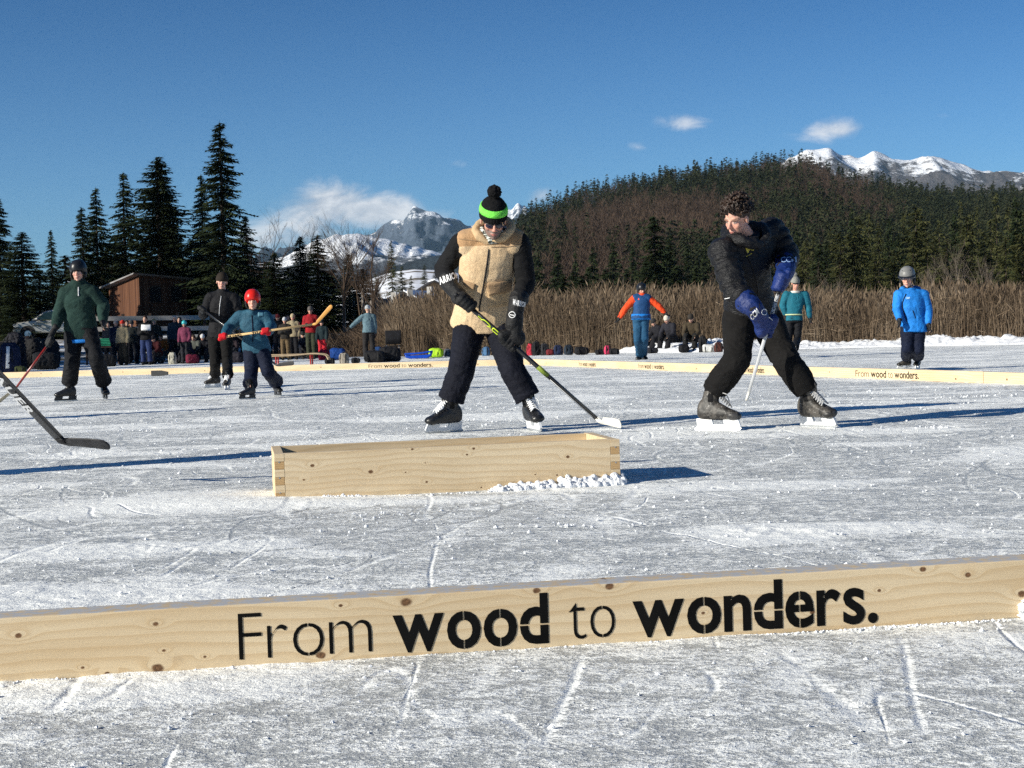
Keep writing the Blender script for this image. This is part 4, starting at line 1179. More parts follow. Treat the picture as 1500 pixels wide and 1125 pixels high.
# ================================================================== rink planks
def plank(label, A, B, h, th, knots_px=(), K=38, words=None, seams=(), rim=True, frost=True, scr=True):
    xd = N(B - A); n = np.cross((0, 0, 1), xd); L = np.linalg.norm(B - A)
    root = thing('wooden_plank', label, 'plank', A, 'planks edging the rink'); frame_obj(root, A, xd); ORG[root.name] = np.zeros(3)
    kn = []
    for x, y, r in knots_px:
        u, v = px_on(x, y, A, xd, n); kn.append((u, v, r))
    w = wood('pine_plank', kn, frost=frost, K=K)
    part('board', bevbox(0, L, 0, th, 0, h, .004), w, root, False, True)
    for wd in words or ():
        txt, x0, x1, cap, yb, wt, sten = wd[:7]          # cap height in metres
        u0 = px_on(x0, yb, A, xd, n)[0]; u1 = px_on(x1, yb, A, xd, n)[0]; vb = wd[7]
        V, F, W = word(txt, wt, .080 if wt < .01 else .042, sten)
        sc = cap / .73
        V2 = np.column_stack([u0 + V[:, 0] / W * (u1 - u0), np.full(len(V), -.0012), vb + V[:, 1] * sc])
        part('lettering', (V2, F), MAT['black_print'], root, False, True)
    return root
nA, nB = G(-420, 1027), G(1930, 878); nA, nB = nA - N(nB - nA) * 1.6, nB + N(nB - nA) * 2.2
xdn = N(nB - nA); nn = np.cross((0, 0, 1), xdn)
NH = .137
def npx(px, py): return px_on(px, py, nA, xdn, nn)
kp = [(27, 931, .009), (228, 914, .008), (595, 882, .016), (499, 887, .006), (157, 987, .007), (231, 979, .016), (240, 953, .005), (470, 960, .013), (786, 865, .011), (893, 859, .013), (1418, 842, .010), (1190, 897, .008), (1288, 865, .006), (1352, 834, .010), (300, 962, .005), (121, 978, .005), (1030, 898, .006), (1497, 870, .013)]
capn = .112
near = plank('long pine plank lettered in big black words across the front of the ice', nA, nB, NH, .085, kp,
      words=[('From', 350, 545, capn, 950, -.018, True, .015), ('wood', 576, 804, capn, 940, .020, True, .015), ('to', 834, 901, capn, 925, -.018, True, .015), ('wonders.', 927, 1286, capn, 915, .020, True, .015)])
# wall of the rink on the far left and the right-hand side
lA, lC, lB = G(-260, 560.5), G(370, 544.8), G(776, 534.6)
rA, rM, rM2, rE = G(776, 534.6), G(1050, 546), G(1440, 561.5), G(1640, 569)
cf = .092
def words_small(px0, px1, yb, cap=.088):
    w = px1 - px0
    f = lambda a: px0 + w * a
    return [('From', f(0), f(.208), cap, yb, -.012, False, .022), ('wood', f(.241), f(.484), cap, yb, .014, False, .022), ('to', f(.516), f(.588), cap, yb, -.012, False, .022), ('wonders.', f(.616), f(1.0), cap, yb, .014, False, .022)]
plank('far pine plank behind the two boys, its left end running out of view', lA, lC, .14, .08, ((60, 547, .02), (180, 545, .02), (300, 543, .02)), words=())
plank('far pine plank with small black lettering, between the red-helmeted boy and the man', lC + N(lB - lC) * .012, lB, .14, .08, ((470, 538, .02), (700, 534, .02)), words=words_small(540, 634, 540))
plank('pine plank at the feet of the man in orange, faintly lettered twice', rA + N(rM - rA) * .10, rM, .135, .08, ((800, 532, .02), (1020, 540, .02)), words=words_small(848, 873, 536) + words_small(935, 973, 541))
plank('lettered pine plank in front of the child in bright blue', rM + N(rM2 - rM) * .012, rM2, .132, .08, ((1180, 548, .02), (1215, 545, .015), (1400, 555, .02)), words=words_small(1087, 1120, 549) + words_small(1253.5, 1346, 557))
plank('last pine plank at the right edge of the view', rM2 + N(rE - rM2) * .010, rE, .128, .08, ((1475, 556, .02),), words=())

# puck-shaped black plate lying against the far plank
q = G(222, 551); g = Geo(); prism(g, [(0, 0), (.24, 0), (.41, .02), (.41, .09), (.24, .125), (0, .125)], q, N(lC - lA), np.array([0, 0, 1.0]), N(np.cross((0, 0, 1), lC - lA)) * -.02)
single('black_board', g, plain('black_board', (.016, .017, .02), .5), 'small black board with one pointed end leaning on the far plank', 'board', smooth=False)

# ================================================================== ground, bank of snow
def polar(pxs, ds, zf, edge=0):
    """sheet laid out by bearing (photo column) and distance; returns V,F"""
    px, d = np.meshgrid(pxs, ds, indexing='ij')
    X = np.empty(px.shape); Yy = np.empty(px.shape); HZ = np.empty(px.shape)
    for i in range(px.shape[0]):
        r = ray(px[i, 0], hor(px[i, 0])); X[i] = r[0] / r[1] * d[i]; Yy[i] = d[i]
    Z = zf(px, d, X, Yy)
    V = np.column_stack([X.ravel(), Yy.ravel(), Z.ravel()]); n1, n2 = px.shape
    i, j = np.meshgrid(np.arange(n1 - 1), np.arange(n2 - 1), indexing='ij'); a = (i * n2 + j).ravel()
    return V, np.column_stack([a, a + n2, a + n2 + 1, a + 1])
def zpx(px, y, d): return CAM[2] + (hor(px) - y) / FPX * d

def ground_mat():
    t = NT('snowy_ground'); c = t.coord(); n = t.noise(c, .35, 6, .6); f = t.noise(c, 4, 5, .65)
    m = t.sm(t.math('ADD', n, t.math('MULTIPLY', f, .35)), .52, .72)
    t.bump(f, .6, .1); return t.out(t.mix(m, (.80, .82, .86), (.10, .085, .055)), .85, .15)
g = Geo(); g.add([(-9000, 61.9, -.02), (9000, 61.9, -.02), (9000, 12000, -.02), (-9000, 12000, -.02), (-9000, -2000, -.02), (9000, -2000, -.02), (9000, -8, -.02), (-9000, -8, -.02), (-60, -8, -.02), (-60, 61.9, -.02), (60, -8, -.02), (60, 61.9, -.02)],
                  [(0, 1, 2, 3), (4, 5, 6, 7), (7, 8, 9, 0), (10, 6, 1, 11)])
struct('ground', g, ground_mat(), False)

def snowbank():
    pts = [G(690, 517), G(790, 515.5), G(860, 516), G(960, 517), G(1060, 515), G(1150, 512), G(1230, 510), G(1350, 507.5), G(1500, 504.5), G(1700, 501), G(2100, 492)]
    c = catmull(np.array(pts), 90); n = len(c); rng = np.random.RandomState(2)
    m = 34; V = []; 
    T = np.gradient(c, axis=0); nn_ = np.array([N(np.cross((0, 0, 1), t)) for t in T])
    for k in range(m):
        v = k / (m - 1); off = v * 3.2; prof = math.sin(min(1, v * 2.1) * PI / 2) * (1 - .25 * max(0, v - .5))
        p = c + nn_ * off; q = p * [1.5, 1.5, 1]
        hmax = .24 + .14 * fbm(c * [.45, .45, 1], 3, 4)
        z = prof * hmax * (1 + .5 * fbm(q * 2.2, 3, 8)) + np.maximum(0, fbm(p * [5, 5, 1], 3, 12)) * .16 * min(1, v * 6)
        if k == 0: z[:] = -.03
        if k == m - 1: z[:] = -.03
        V.append(np.column_stack([p[:, 0], p[:, 1], z]))
    V = np.array(V).transpose(1, 0, 2).reshape(-1, 3); i, j = np.meshgrid(np.arange(n - 1), np.arange(m - 1), indexing='ij'); a = (i * m + j).ravel()
    struct('snow_bank', (V, np.column_stack([a, a + m, a + m + 1, a + 1])), MAT['snow'])
snowbank()

# ================================================================== reeds and scrub
def leafmat(name, cols, rough=.8, scale=.6, trans=0.0):
    t = NT(name); c = t.coord(); g2 = t.new('ShaderNodeNewGeometry'); oi = t.new('ShaderNodeObjectInfo')
    r = t.math('FRACT', t.math('ADD', g2.outputs['Random Per Island'], t.math('MULTIPLY', oi.outputs['Random'], .37)))
    n = t.noise(c, scale, 3, .6)
    k = t.math('ADD', t.math('MULTIPLY', r, .55), t.math('MULTIPLY', t.sm(n, .3, .7), .45))
    cr = t.new('ShaderNodeValToRGB'); t.inp(cr, 0, k); e = cr.color_ramp.elements
    while len(e) < len(cols): e.new(.5)
    for i, q in enumerate(cols): e[i].position = i / (len(cols) - 1); e[i].color = (*q, 1)
    return t.out(cr.outputs[0], rough, .1)
def reeds():
    rng = np.random.RandomState(11); N_ = 105000
    px = rng.uniform(640, 1640, N_); px = np.where(rng.rand(N_) < .13, rng.uniform(570, 790, N_), px)
    fr = rng.rand(N_) ** 1.5
    d0 = np.interp(px, [560, 700, 860, 1000, 1230, 1500, 1700], [56, 52, 49.5, 48.5, 45.5, 42.5, 41])
    d = d0 + fr * 16
    r = np.array([ray(x, hor(x)) for x in np.linspace(500, 1700, 200)]); rx = np.interp(px, np.linspace(500, 1700, 200), r[:, 0] / r[:, 1])
    X = rx * d; Y = d
    clump = fbm(np.column_stack([X * .6, Y * .3, X * 0]), 3, 3); 
    H = 1.95 * (.86 + .26 * rng.rand(N_)) + clump * .85 + fr * .30 + rng.normal(0, .13, N_)
    H = np.where(rng.rand(N_) < .35, H * rng.uniform(.45, .95, N_), H)
    H *= np.interp(px, [560, 640, 750, 1000, 1300, 1500, 1640], [.88, .90, .92, .84, .70, .64, .62])
    lean = rng.normal(0, .14, (N_, 2)) * H[:, None]; lean[:, 0] += .05
    bend = rng.rand(N_) < .16; lean[bend] *= 3.2; H[bend] *= .75
    w = rng.uniform(.0035, .010, N_); an = rng.uniform(-.7, .7, N_); dx, dy = np.cos(an) * w, np.sin(an) * w
    base = np.column_stack([X, Y, np.full(N_, -.05)]); top = base + np.column_stack([lean, H])
    mid = base + np.column_stack([lean * .35, H * .55]); o = np.column_stack([dx, dy, dx * 0])
    V = np.stack([base - o, base + o, mid + o * .9, mid - o * .9, top + o * .3, top - o * .3], 1).reshape(-1, 3)
    k = np.arange(N_) * 6; F = np.concatenate([np.column_stack([k, k + 1, k + 2, k + 3]), np.column_stack([k + 3, k + 2, k + 4, k + 5])])
    pl = np.where(rng.rand(N_) < .42)[0]; t = top[pl]; n = len(pl); L = rng.uniform(.16, .30, n); ww = rng.uniform(.009, .024, n); a2 = rng.uniform(-.6, .6, n)
    dn = np.column_stack([lean[pl] * .25 + rng.normal(0, .05, (n, 2)), L]); o2 = np.column_stack([np.cos(a2) * ww, np.sin(a2) * ww, a2 * 0])
    VP = np.stack([t - dn * .15, t + dn * .4 + o2, t + dn, t + dn * .35 - o2], 1).reshape(-1, 3); k = np.arange(n) * 4; FP = np.column_stack([k, k + 1, k + 2, k + 3])
    nb = 26000; i = rng.randint(0, N_, nb); b = base[i] + (top[i] - base[i]) * rng.uniform(.1, .9, (nb, 1)); a3 = rng.uniform(0, 6.28, nb); L3 = rng.uniform(.18, .5, nb)
    e = b + np.column_stack([np.cos(a3) * L3, np.sin(a3) * L3, rng.uniform(-.1, .35, nb)]); VL = np.stack([b, b + [0, 0, .02], e], 1)
    VL = np.stack([b, b + [0, 0, .022], e + [0, 0, .004], e], 1).reshape(-1, 3); k = np.arange(nb) * 4; FL = np.column_stack([k, k + 1, k + 2, k + 3])
    VV = np.vstack([V, VP, VL]); FF = np.vstack([F, FP + len(V), FL + len(V) + len(VP)])
    struct('reeds', (VV, FF), leafmat('dry_reeds', [(.046, .033, .022), (.105, .075, .050), (.16, .118, .080), (.25, .195, .14)], .85, .8), False, 'stuff', 'tall dry brown reeds along the lake shore')
    # dark olive-brown undergrowth at the feet of the reeds
    n = 16000; px = rng.uniform(570, 1640, n); d0 = np.interp(px, [560, 700, 860, 1000, 1230, 1500, 1700], [57, 53, 50.5, 49, 46, 43, 41.5]); d = d0 + rng.rand(n) * 10
    rx = np.interp(px, np.linspace(500, 1700, 200), r[:, 0] / r[:, 1]); b = np.column_stack([rx * d, d, rng.uniform(0, .35, n)])
    a = rng.uniform(0, 6.28, n); L = rng.uniform(.2, .6, n); e = b + np.column_stack([np.cos(a) * L, np.sin(a) * L * .5, rng.uniform(0, .6, n)])
    V = np.stack([b, b + [0.02, 0, .03], e], 1).reshape(-1, 3); struct('undergrowth', (V, np.arange(n * 3).reshape(-1, 3)), leafmat('olive_undergrowth', [(.035, .028, .012), (.065, .055, .022), (.09, .085, .03)], .85), False, 'stuff', 'matted olive-brown undergrowth between the reeds')
reeds()

# ================================================================== trees
MAT['bark'] = plain('spruce_bark', (.06, .045, .035), .9, .3, 8, .8, .02)
MAT['pale_bark'] = plain('grey_bark', (.20, .17, .145), .9, .3, 8, .8, .02)
MAT['needles_dark'] = leafmat('dark_spruce_needles', [(.010, .018, .009), (.024, .034, .014), (.046, .055, .022)], .75, .5)
MAT['needles_olive'] = leafmat('olive_spruce_needles', [(.020, .026, .010), (.048, .052, .019), (.085, .082, .032)], .75, .4)
MAT['needles_far'] = leafmat('hill_conifers', [(.013, .020, .011), (.030, .037, .017), (.062, .060, .028)], .8, .03)
MAT['twigs'] = leafmat('bare_twigs', [(.040, .029, .022), (.075, .052, .038), (.115, .082, .058)], .9, .05)

def conifer(seed, h, w, wh=3.0, nb=8, ns=9, spray=1.0, skew=.85, droop=.35, low=.04, gap=.12, tri=2, fill=True):
    """trunk verts and needle sprays; tall h, half-width w"""
    rng = np.random.RandomState(seed); V = []; 
    nw = int(h * wh)
    for k in range(nw):
        t = (k + rng.rand() * .8) / nw; z = h * (low + (1 - low) * t)
        R = w * (1 - t) ** skew * (1.0 + .18 * math.sin(k * 1.7 + seed)) + .10
        for b in range(nb):
            if rng.rand() < gap: continue
            a = rng.uniform(0, 2 * PI); L = R * rng.uniform(.55, 1.12); ca, sa = math.cos(a), math.sin(a)
            n = max(2, int(ns * (L / w) ** .7 + 1))
            s = np.linspace(.12 if L > .6 else 0, 1, n)
            zz = z + L * (.10 * s - droop * rng.uniform(.6, 1.3) * s ** 1.3 + .22 * droop * s ** 3) + rng.uniform(-.25, .25)
            cx, cy = ca * L * s, sa * L * s
            for i in range(n):
                for sg in (-1, 1)[:tri]:
                    l = (.20 + .34 * (1 - s[i]) * min(1.2, L)) * spray * rng.uniform(.7, 1.3); wd = .075 * spray * rng.uniform(.7, 1.5)
                    ang = a + sg * rng.uniform(.5, 1.2); dz = -l * rng.uniform(.15, .75)
                    o = np.array([cx[i], cy[i], zz[i]])
                    tip = o + [math.cos(ang) * l, math.sin(ang) * l, dz]
                    V += [o - [ca * wd, sa * wd, -.02], o + [ca * wd, sa * wd, 0.02], tip]
            o = np.array([cx[-1], cy[-1], zz[-1]]); V += [o + [-sa * .06, ca * .06, 0], o + [sa * .06, -ca * .06, 0], o + [ca * .30 * spray, sa * .30 * spray, .04]]
            if fill and L > .8:   # branch wood
                o = np.array([0, 0, z]); V += [o + [0, 0, .03], o - [0, 0, .03], np.array([cx[-1], cy[-1], zz[-1]])]
    V += [np.array([-.05, 0, h * .97]), np.array([.05, 0, h * .97]), np.array([0, 0, h * 1.02])]
    for q in range(10): 
        a = rng.uniform(0, 6.28); z = h * (1 - rng.rand() * .07); V += [np.array([0, 0, z]), np.array([0, 0, z + .08]), np.array([math.cos(a) * .3, math.sin(a) * .3, z + .15])]
    V = np.array(V); return V, np.arange(len(V)).reshape(-1, 3)
def trunk(h, r, seed=0):
    g = Geo(); rng = random.Random(seed); tube(g, [(0, 0, -.3), (rng.uniform(-.05, .05), 0, h * .3), (rng.uniform(-.08, .08), .03, h * .65), (0, 0, h * .98)], [r, r * .8, r * .45, .02], 8, 3, False); return g.arr(), g.f
def bare(seed, h, spread=.35, lev=4, r0=.12, nb=4, twig=1.0):
    rng = random.Random(seed); g = Geo()
    def br(p, d, L, r, lv):
        pts = [p]; q = p; dd = d
        for i in range(3):
            dd = N(dd + np.array([rng.uniform(-1, 1), rng.uniform(-1, 1), rng.uniform(-.3, .8)]) * .16); q = q + dd * L / 3; pts.append(q)
        tube(g, pts, [r, r * .8, r * .6, r * .4], 3 if lv < lev - 1 else 5, 1, False, caps=False)
        if lv == 0: return
        for i in range(nb + (2 if lv == lev else 0)):
            t = rng.uniform(.25, 1); b = pts[0] * (1 - t) + pts[-1] * t if lv < lev else catmull(np.array(pts), 4)[int(t * 12)]
            a = rng.uniform(0, 6.28); nd = N(N(dd) * rng.uniform(.7, 1.1) + np.array([math.cos(a), math.sin(a), .15]) * rng.uniform(.4, .9) * (spread / .35))
            br(b, nd, L * rng.uniform(.42, .68), r * .42, lv - 1)
    br(np.array([0, 0, -.2]), np.array([0, 0, 1.0]), h * .62, r0, lev)
    return g.arr(), g.f

PROTO = {}
def proto(kind, i):
    k = (kind, i)
    if k in PROTO: return PROTO[k]
    if kind == 'near': 
        V, F = conifer(100 + i, 16, 2.9 + .25 * (i % 3), 3.8, 10, 11, 1.2, (.80, .7, .95, .85)[i % 4], (.42, .3, .5, .36)[i % 4]); tv, tf = trunk(16, .22, i); m = MAT['needles_dark']
    elif kind == 'mid':
        V, F = conifer(200 + i, 14, 3.0, 2.6, 7, 7, 1.7, (.75, .6, .85)[i % 3], .35, tri=2, fill=False); tv, tf = trunk(14, .2, i); m = MAT['needles_olive']
    elif kind == 'middark':
        V, F = conifer(240 + i, 14, 2.6, 3.2, 9, 8, 1.7, (.75, .9)[i % 2], .35, fill=False); tv, tf = trunk(14, .2, i); m = MAT['needles_dark']
    a = mk_mesh('crown', V, F, False); a.materials.append(m); b = mk_mesh('trunk', tv, tf); b.materials.append(MAT['bark'])
    PROTO[k] = (a, b); return PROTO[k]
def tree(label, kind, i, px, top, d, wpx, zb=None, group=None, H0=16, W0=3.0, cat='tree', rot=None, name='spruce_tree'):
    """top in photo pixels, wpx the crown's full width in pixels"""
    if zb is None: zb = 0
    b = P(px, hor(px), d); b[2] = zb; h = zpx(px, top, d) - zb
    H0 = 16 if kind == 'near' else 14
    root = thing(name, label, cat, b, group)
    a, t = proto(kind, i)
    for nm, me in (('crown', a), ('trunk', t)):
        o = bpy.data.objects.new(nm, me); COL.objects.link(o); o.parent = root
    W = wpx / FPX * d / 2 / W0; root.scale = (W, W, h / H0); root.rotation_euler = (0, 0, rot if rot is not None else (px * 1.37) % 6.28)
    return root

def left_terrain_z(px, d):
    return np.interp(d, [60, 66, 80, 110, 200], [0, .35, 1.1, 1.5, 2.5])
def left_trees():
    L = [(4, 290, 100, 80, 'near', 0, 'tall dark spruce cut by the left edge of the view'),
         (38, 342, 88, 92, 'near', 1, 'broad bushy dark spruce rising behind the parked silver car'),
         (81, 338, 104, 42, 'near', 2, 'narrow young spruce standing alone left of the green-jacketed man'),
         (127, 305, 106, 62, 'near', 3, 'thin grey-tipped spruce directly behind the green-jacketed man'),
         (149, 277, 108, 66, 'near', 0, 'pointed spruce just left of the layered one behind the wooden hut'),
         (190, 255, 112, 84, 'near', 2, 'open layered spruce with sky showing between its branches above the hut'),
         (240, 234, 108, 128, 'near', 1, 'dense twin-tipped spruce towering directly behind the wooden hut'),
         (246, 240, 112, 84, 'near', 3, 'second tip of the dense spruce pair behind the wooden hut'),
         (303, 258, 110, 60, 'near', 3, 'shaggy spruce half hidden by the tallest one'),
         (333, 182, 100, 112, 'near', 0, 'tallest spruce of the row, with long drooping branches'),
         (366, 318, 112, 66, 'near', 2, 'lower spruce against the right flank of the tallest one'),
         (406, 372, 96, 66, 'near', 1, 'short dark spruce above the red helmet of the boy'),
         (444, 347, 104, 62, 'near', 3, 'dark spruce left of the twin-topped clump by the bare trees'),
         (470, 345, 108, 74, 'near', 0, 'taller spruce in the clump by the bare trees'),
         (514, 372, 112, 56, 'near', 2, 'dark spruce among the bare trees'),
         (535, 395, 104, 60, 'near', 1, 'low spruce at the right end of the clump by the bare trees')]
    for px, top, d, w, k, i, lb in L: tree(lb, k, i, px, top, d, w * 1.36, float(left_terrain_z(px, d)) - .3, 'spruces behind the lake shore')
    rng = random.Random(9)
    F = [(-60, 330, 92), (20, 400, 112), (62, 396, 96), (100, 375, 116), (115, 390, 94), (160, 370, 120), (175, 345, 118), (215, 350, 116), (262, 330, 118), (285, 350, 108), (318, 330, 118), (350, 370, 108), (385, 400, 100), (392, 384, 116), (425, 392, 112), (490, 395, 118)]
    nmz = ['left of the silver car', 'behind the silver car', 'between the car and the young spruce', 'behind the young spruce', 'beside the green-jacketed man', 'at the left corner of the hut', 'behind the left wall of the hut', 'behind the roof of the hut', 'right of the hut roof', 'behind the boy in black', 'behind the boy in the beanie', 'at the foot of the tallest spruce', 'between the two boys\' heads', 'just right of the tallest spruce', 'behind the red helmet', 'filling the gap in the clump by the bare trees']
    for (px, top, d), nm in zip(F, nmz): tree('dark background spruce ' + nm, 'middark', rng.randint(0, 1), px, top, d + (8 if 140 < px < 300 else 0), rng.uniform(80, 105), 1.0, 'spruces behind the lake shore', W0=2.6)
    B = [(505, 318, 98, 'bare birch-like tree left of the tall bare one'), (533, 297, 102, 'tallest bare tree in the clump above the dark spruces'), (553, 322, 96, 'bare tree at the right of the leafless clump'), (450, 312, 116, 'bare tree poking up behind the twin dark spruces'), (382, 300, 108, 'thin bare tree hanging over the right side of the tallest spruce'), (520, 335, 106, 'slender bare tree in the middle of the leafless clump'), (130, 330, 110, 'wispy bare tree beside the grey-tipped spruce'), (545, 350, 92, 'small bare tree with fine twigs at the clump edge')]
    for k, (px, top, d, lb) in enumerate(B):
        b = P(px, hor(px), d); b[2] = 1.0; h = zpx(px, top, d) - 1.0; V, F_ = bare(30 + k, h * 1.02, .30, 4, .11, 5)
        V = V * [.8, .8, (h) / max(V[:, 2].max(), .1)]
        root = thing('bare_tree', lb, 'tree', b, 'leafless trees by the lake')
        # the first cone of geometry is the trunk, the rest the crown
        me = mk_mesh('crown', V, F_); me.materials.append(MAT['twigs']); o = bpy.data.objects.new('crown', me); COL.objects.link(o); o.parent = root
        g = Geo(); tube(g, [(0, 0, -.3), (0.02, 0, h * .35)], [.13, .08], 7, 3, False); me = mk_mesh('trunk', g.arr(), g.f); me.materials.append(MAT['pale_bark']); o = bpy.data.objects.new('trunk', me); COL.objects.link(o); o.parent = root
left_trees()
# ================================================================== hill behind the reeds
def interp(tbl):
    xs, ys = zip(*tbl); return lambda x: np.interp(x, xs, ys)
HC = interp([(560, 452), (640, 430), (700, 395), (745, 350), (780, 322), (850, 292), (950, 270), (1010, 260), (1080, 254), (1130, 244), (1165, 238), (1200, 245), (1250, 266), (1300, 276), (1350, 287), (1400, 292), (1450, 290), (1500, 288), (1620, 300), (1800, 340), (2300, 360)])
def hillZ(px, d, X, Y):
    zc = CAM[2] + (hor(px) - HC(px) - 15) / FPX * 1150
    t = np.clip((d - 340) / (1150 - 340), 0, 1.3)
    prof = np.where(t <= 1, np.clip(t, 0, 1) ** 1.12, 1 - (t - 1) * 1.5)
    n = fbm(np.column_stack([X.ravel() / 140, Y.ravel() / 140, X.ravel() * 0]), 4, 5).reshape(X.shape) * 9 * np.clip(t * 3, 0, 1) * np.clip(1.15 - t, .12, 1)
    return zc * prof + n + 1
hm = None
def hill_mat():
    t = NT('hillside_ground'); c = t.coord(); n = t.noise(c, .02, 5, .6); f = t.noise(c, .25, 4, .6)
    sp = t.new('ShaderNodeSeparateXYZ'); t.l.new(c, sp.inputs[0])
    col = t.mix(t.sm(n, .35, .65), (.045, .032, .022), (.10, .066, .036)); col = t.mix(t.sm(f, .45, .7, 0, .6), col, (.05, .038, .025))
    col = t.mix(t.sm(t.noise(c, .05, 4, .6), .70, .74), col, (.62, .64, .68))
    t.bump(f, .5, 2.0); return t.out(col, .95, .05)
HV, HF = polar(np.linspace(540, 2100, 210), np.concatenate([np.linspace(200, 1150, 120), np.linspace(1170, 1500, 8)]), hillZ)
struct('hillside', (HV, HF), hill_mat())

def hill_forest():
    rng = np.random.RandomState(21); con = []
    for s in range(4):
        V, F = conifer(400 + s, 16, (2.5, 2.9, 2.2, 3.2)[s], .95, 5, 2, 3.6, .8, .35, fill=False, gap=.1); con.append(V)
    bar = []
    for s in range(3):
        r2 = np.random.RandomState(90 + s); L = []
        for k in range(110):
            a = r2.uniform(0, 6.28); z = r2.uniform(3.5, 13); rr = 2.6 * math.sin(min(1, (z - 2.5) / 11) * PI) ** .6; o = np.array([math.cos(a), math.sin(a), 0]) * rr * r2.uniform(.1, .8) + [0, 0, z]
            d = N([math.cos(a) * .6, math.sin(a) * .6, r2.uniform(.5, 1.2)]); l = r2.uniform(.9, 2.4); w = N(np.cross(d, r2.normal(size=3))) * r2.uniform(.05, .11)
            L += [o - w, o + w, o + d * l]
        L += [np.array([-.16, 0, -1]), np.array([.16, 0, -1]), np.array([0, 0, 11.])]
        bar.append(np.array(L))
    n = 7000; px = rng.uniform(700, 1640, n); d = 350 + (1175 - 350) * rng.rand(n) ** .85
    rr = np.array([ray(x, hor(x)) for x in np.linspace(500, 2200, 300)]); rx = np.interp(px, np.linspace(500, 2200, 300), rr[:, 0] / rr[:, 1])
    X = rx * d; Y = d; Z = hillZ(px[:, None], d[:, None], X[:, None], Y[:, None]).ravel()
    t = (d - 350) / 825; yp = hor(px) - (Z - .7) / d * FPX
    patch = fbm(np.column_stack([X / 90, Y / 150, X * 0]), 3, 71)
    brown = patch - .05 + .30 * np.exp(-((px - 930) / 150) ** 2 - ((yp - 345) / 55) ** 2) + .22 * np.exp(-((px - 1230) / 60) ** 2 - ((yp - 290) / 25) ** 2) - .5 * (t > .9) - .15 * (px > 1330) - .35 * np.exp(-((px - 1120) / 130) ** 2 - ((yp - 330) / 40) ** 2)
    clear = (np.exp(-((px - 815) / 48) ** 2 - ((yp - 368) / 14) ** 2) > .45) | (np.exp(-((px - 868) / 28) ** 2 - ((yp - 322) / 8) ** 2) > .55)
    isb = brown + rng.uniform(-.2, .2, n) > .12
    keep = ~clear & ~((rng.rand(n) < .12))
    con_i = np.where(keep & ~isb)[0]; bar_i = np.where(keep & isb)[0]
    con_i = con_i[np.argsort(d[con_i])]; ind, mass = con_i[:170], con_i[170:]
    me = [mk_mesh('crown', V, np.arange(len(V)).reshape(-1, 3), False) for V in con]
    tv, tf = trunk(16, .3); tm = mk_mesh('trunk', tv, tf); tm.materials.append(MAT['bark'])
    for m in me: m.materials.append(MAT['needles_far'])
    for k in ind:
        s = rng.uniform(.8, 1.25); root = thing('spruce_tree', 'conifer in the lower edge of the forest on the far hillside', 'tree', (X[k], Y[k], Z[k] - .5), 'conifers at the foot of the wooded hill')
        for nm, m in (('crown', me[k % 4]), ('trunk', tm)):
            o = bpy.data.objects.new(nm, m); COL.objects.link(o); o.parent = root
        root.scale = (s, s, s); root.rotation_euler = (0, 0, rng.uniform(0, 6.28))
    def massobj(name, idx, T, mat, label, sc=(.75, 1.25)):
        out = []
        for k in idx:
            V = T[k % len(T)]; a = rng.uniform(0, 6.28); s = rng.uniform(*sc); c, q = math.cos(a) * s, math.sin(a) * s; sz = s * rng.uniform(.85, 1.2)
            out.append(np.column_stack([V[:, 0] * c - V[:, 1] * q + X[k], V[:, 0] * q + V[:, 1] * c + Y[k], V[:, 2] * sz + Z[k] - .5]))
        V = np.concatenate(out); struct(name, (V, np.arange(len(V)).reshape(-1, 3)), mat, False, 'stuff', label)
    massobj('hillside_conifer_forest', mass, con, MAT['needles_far'], 'dark conifer forest covering the hill')
    massobj('hillside_leafless_forest', bar_i, bar, leafmat('far_bare_wood', [(.034, .024, .018), (.062, .042, .031), (.09, .062, .045)], .95, .02), 'brown leafless wood covering the middle of the hill', (.8, 1.2))
hill_forest()

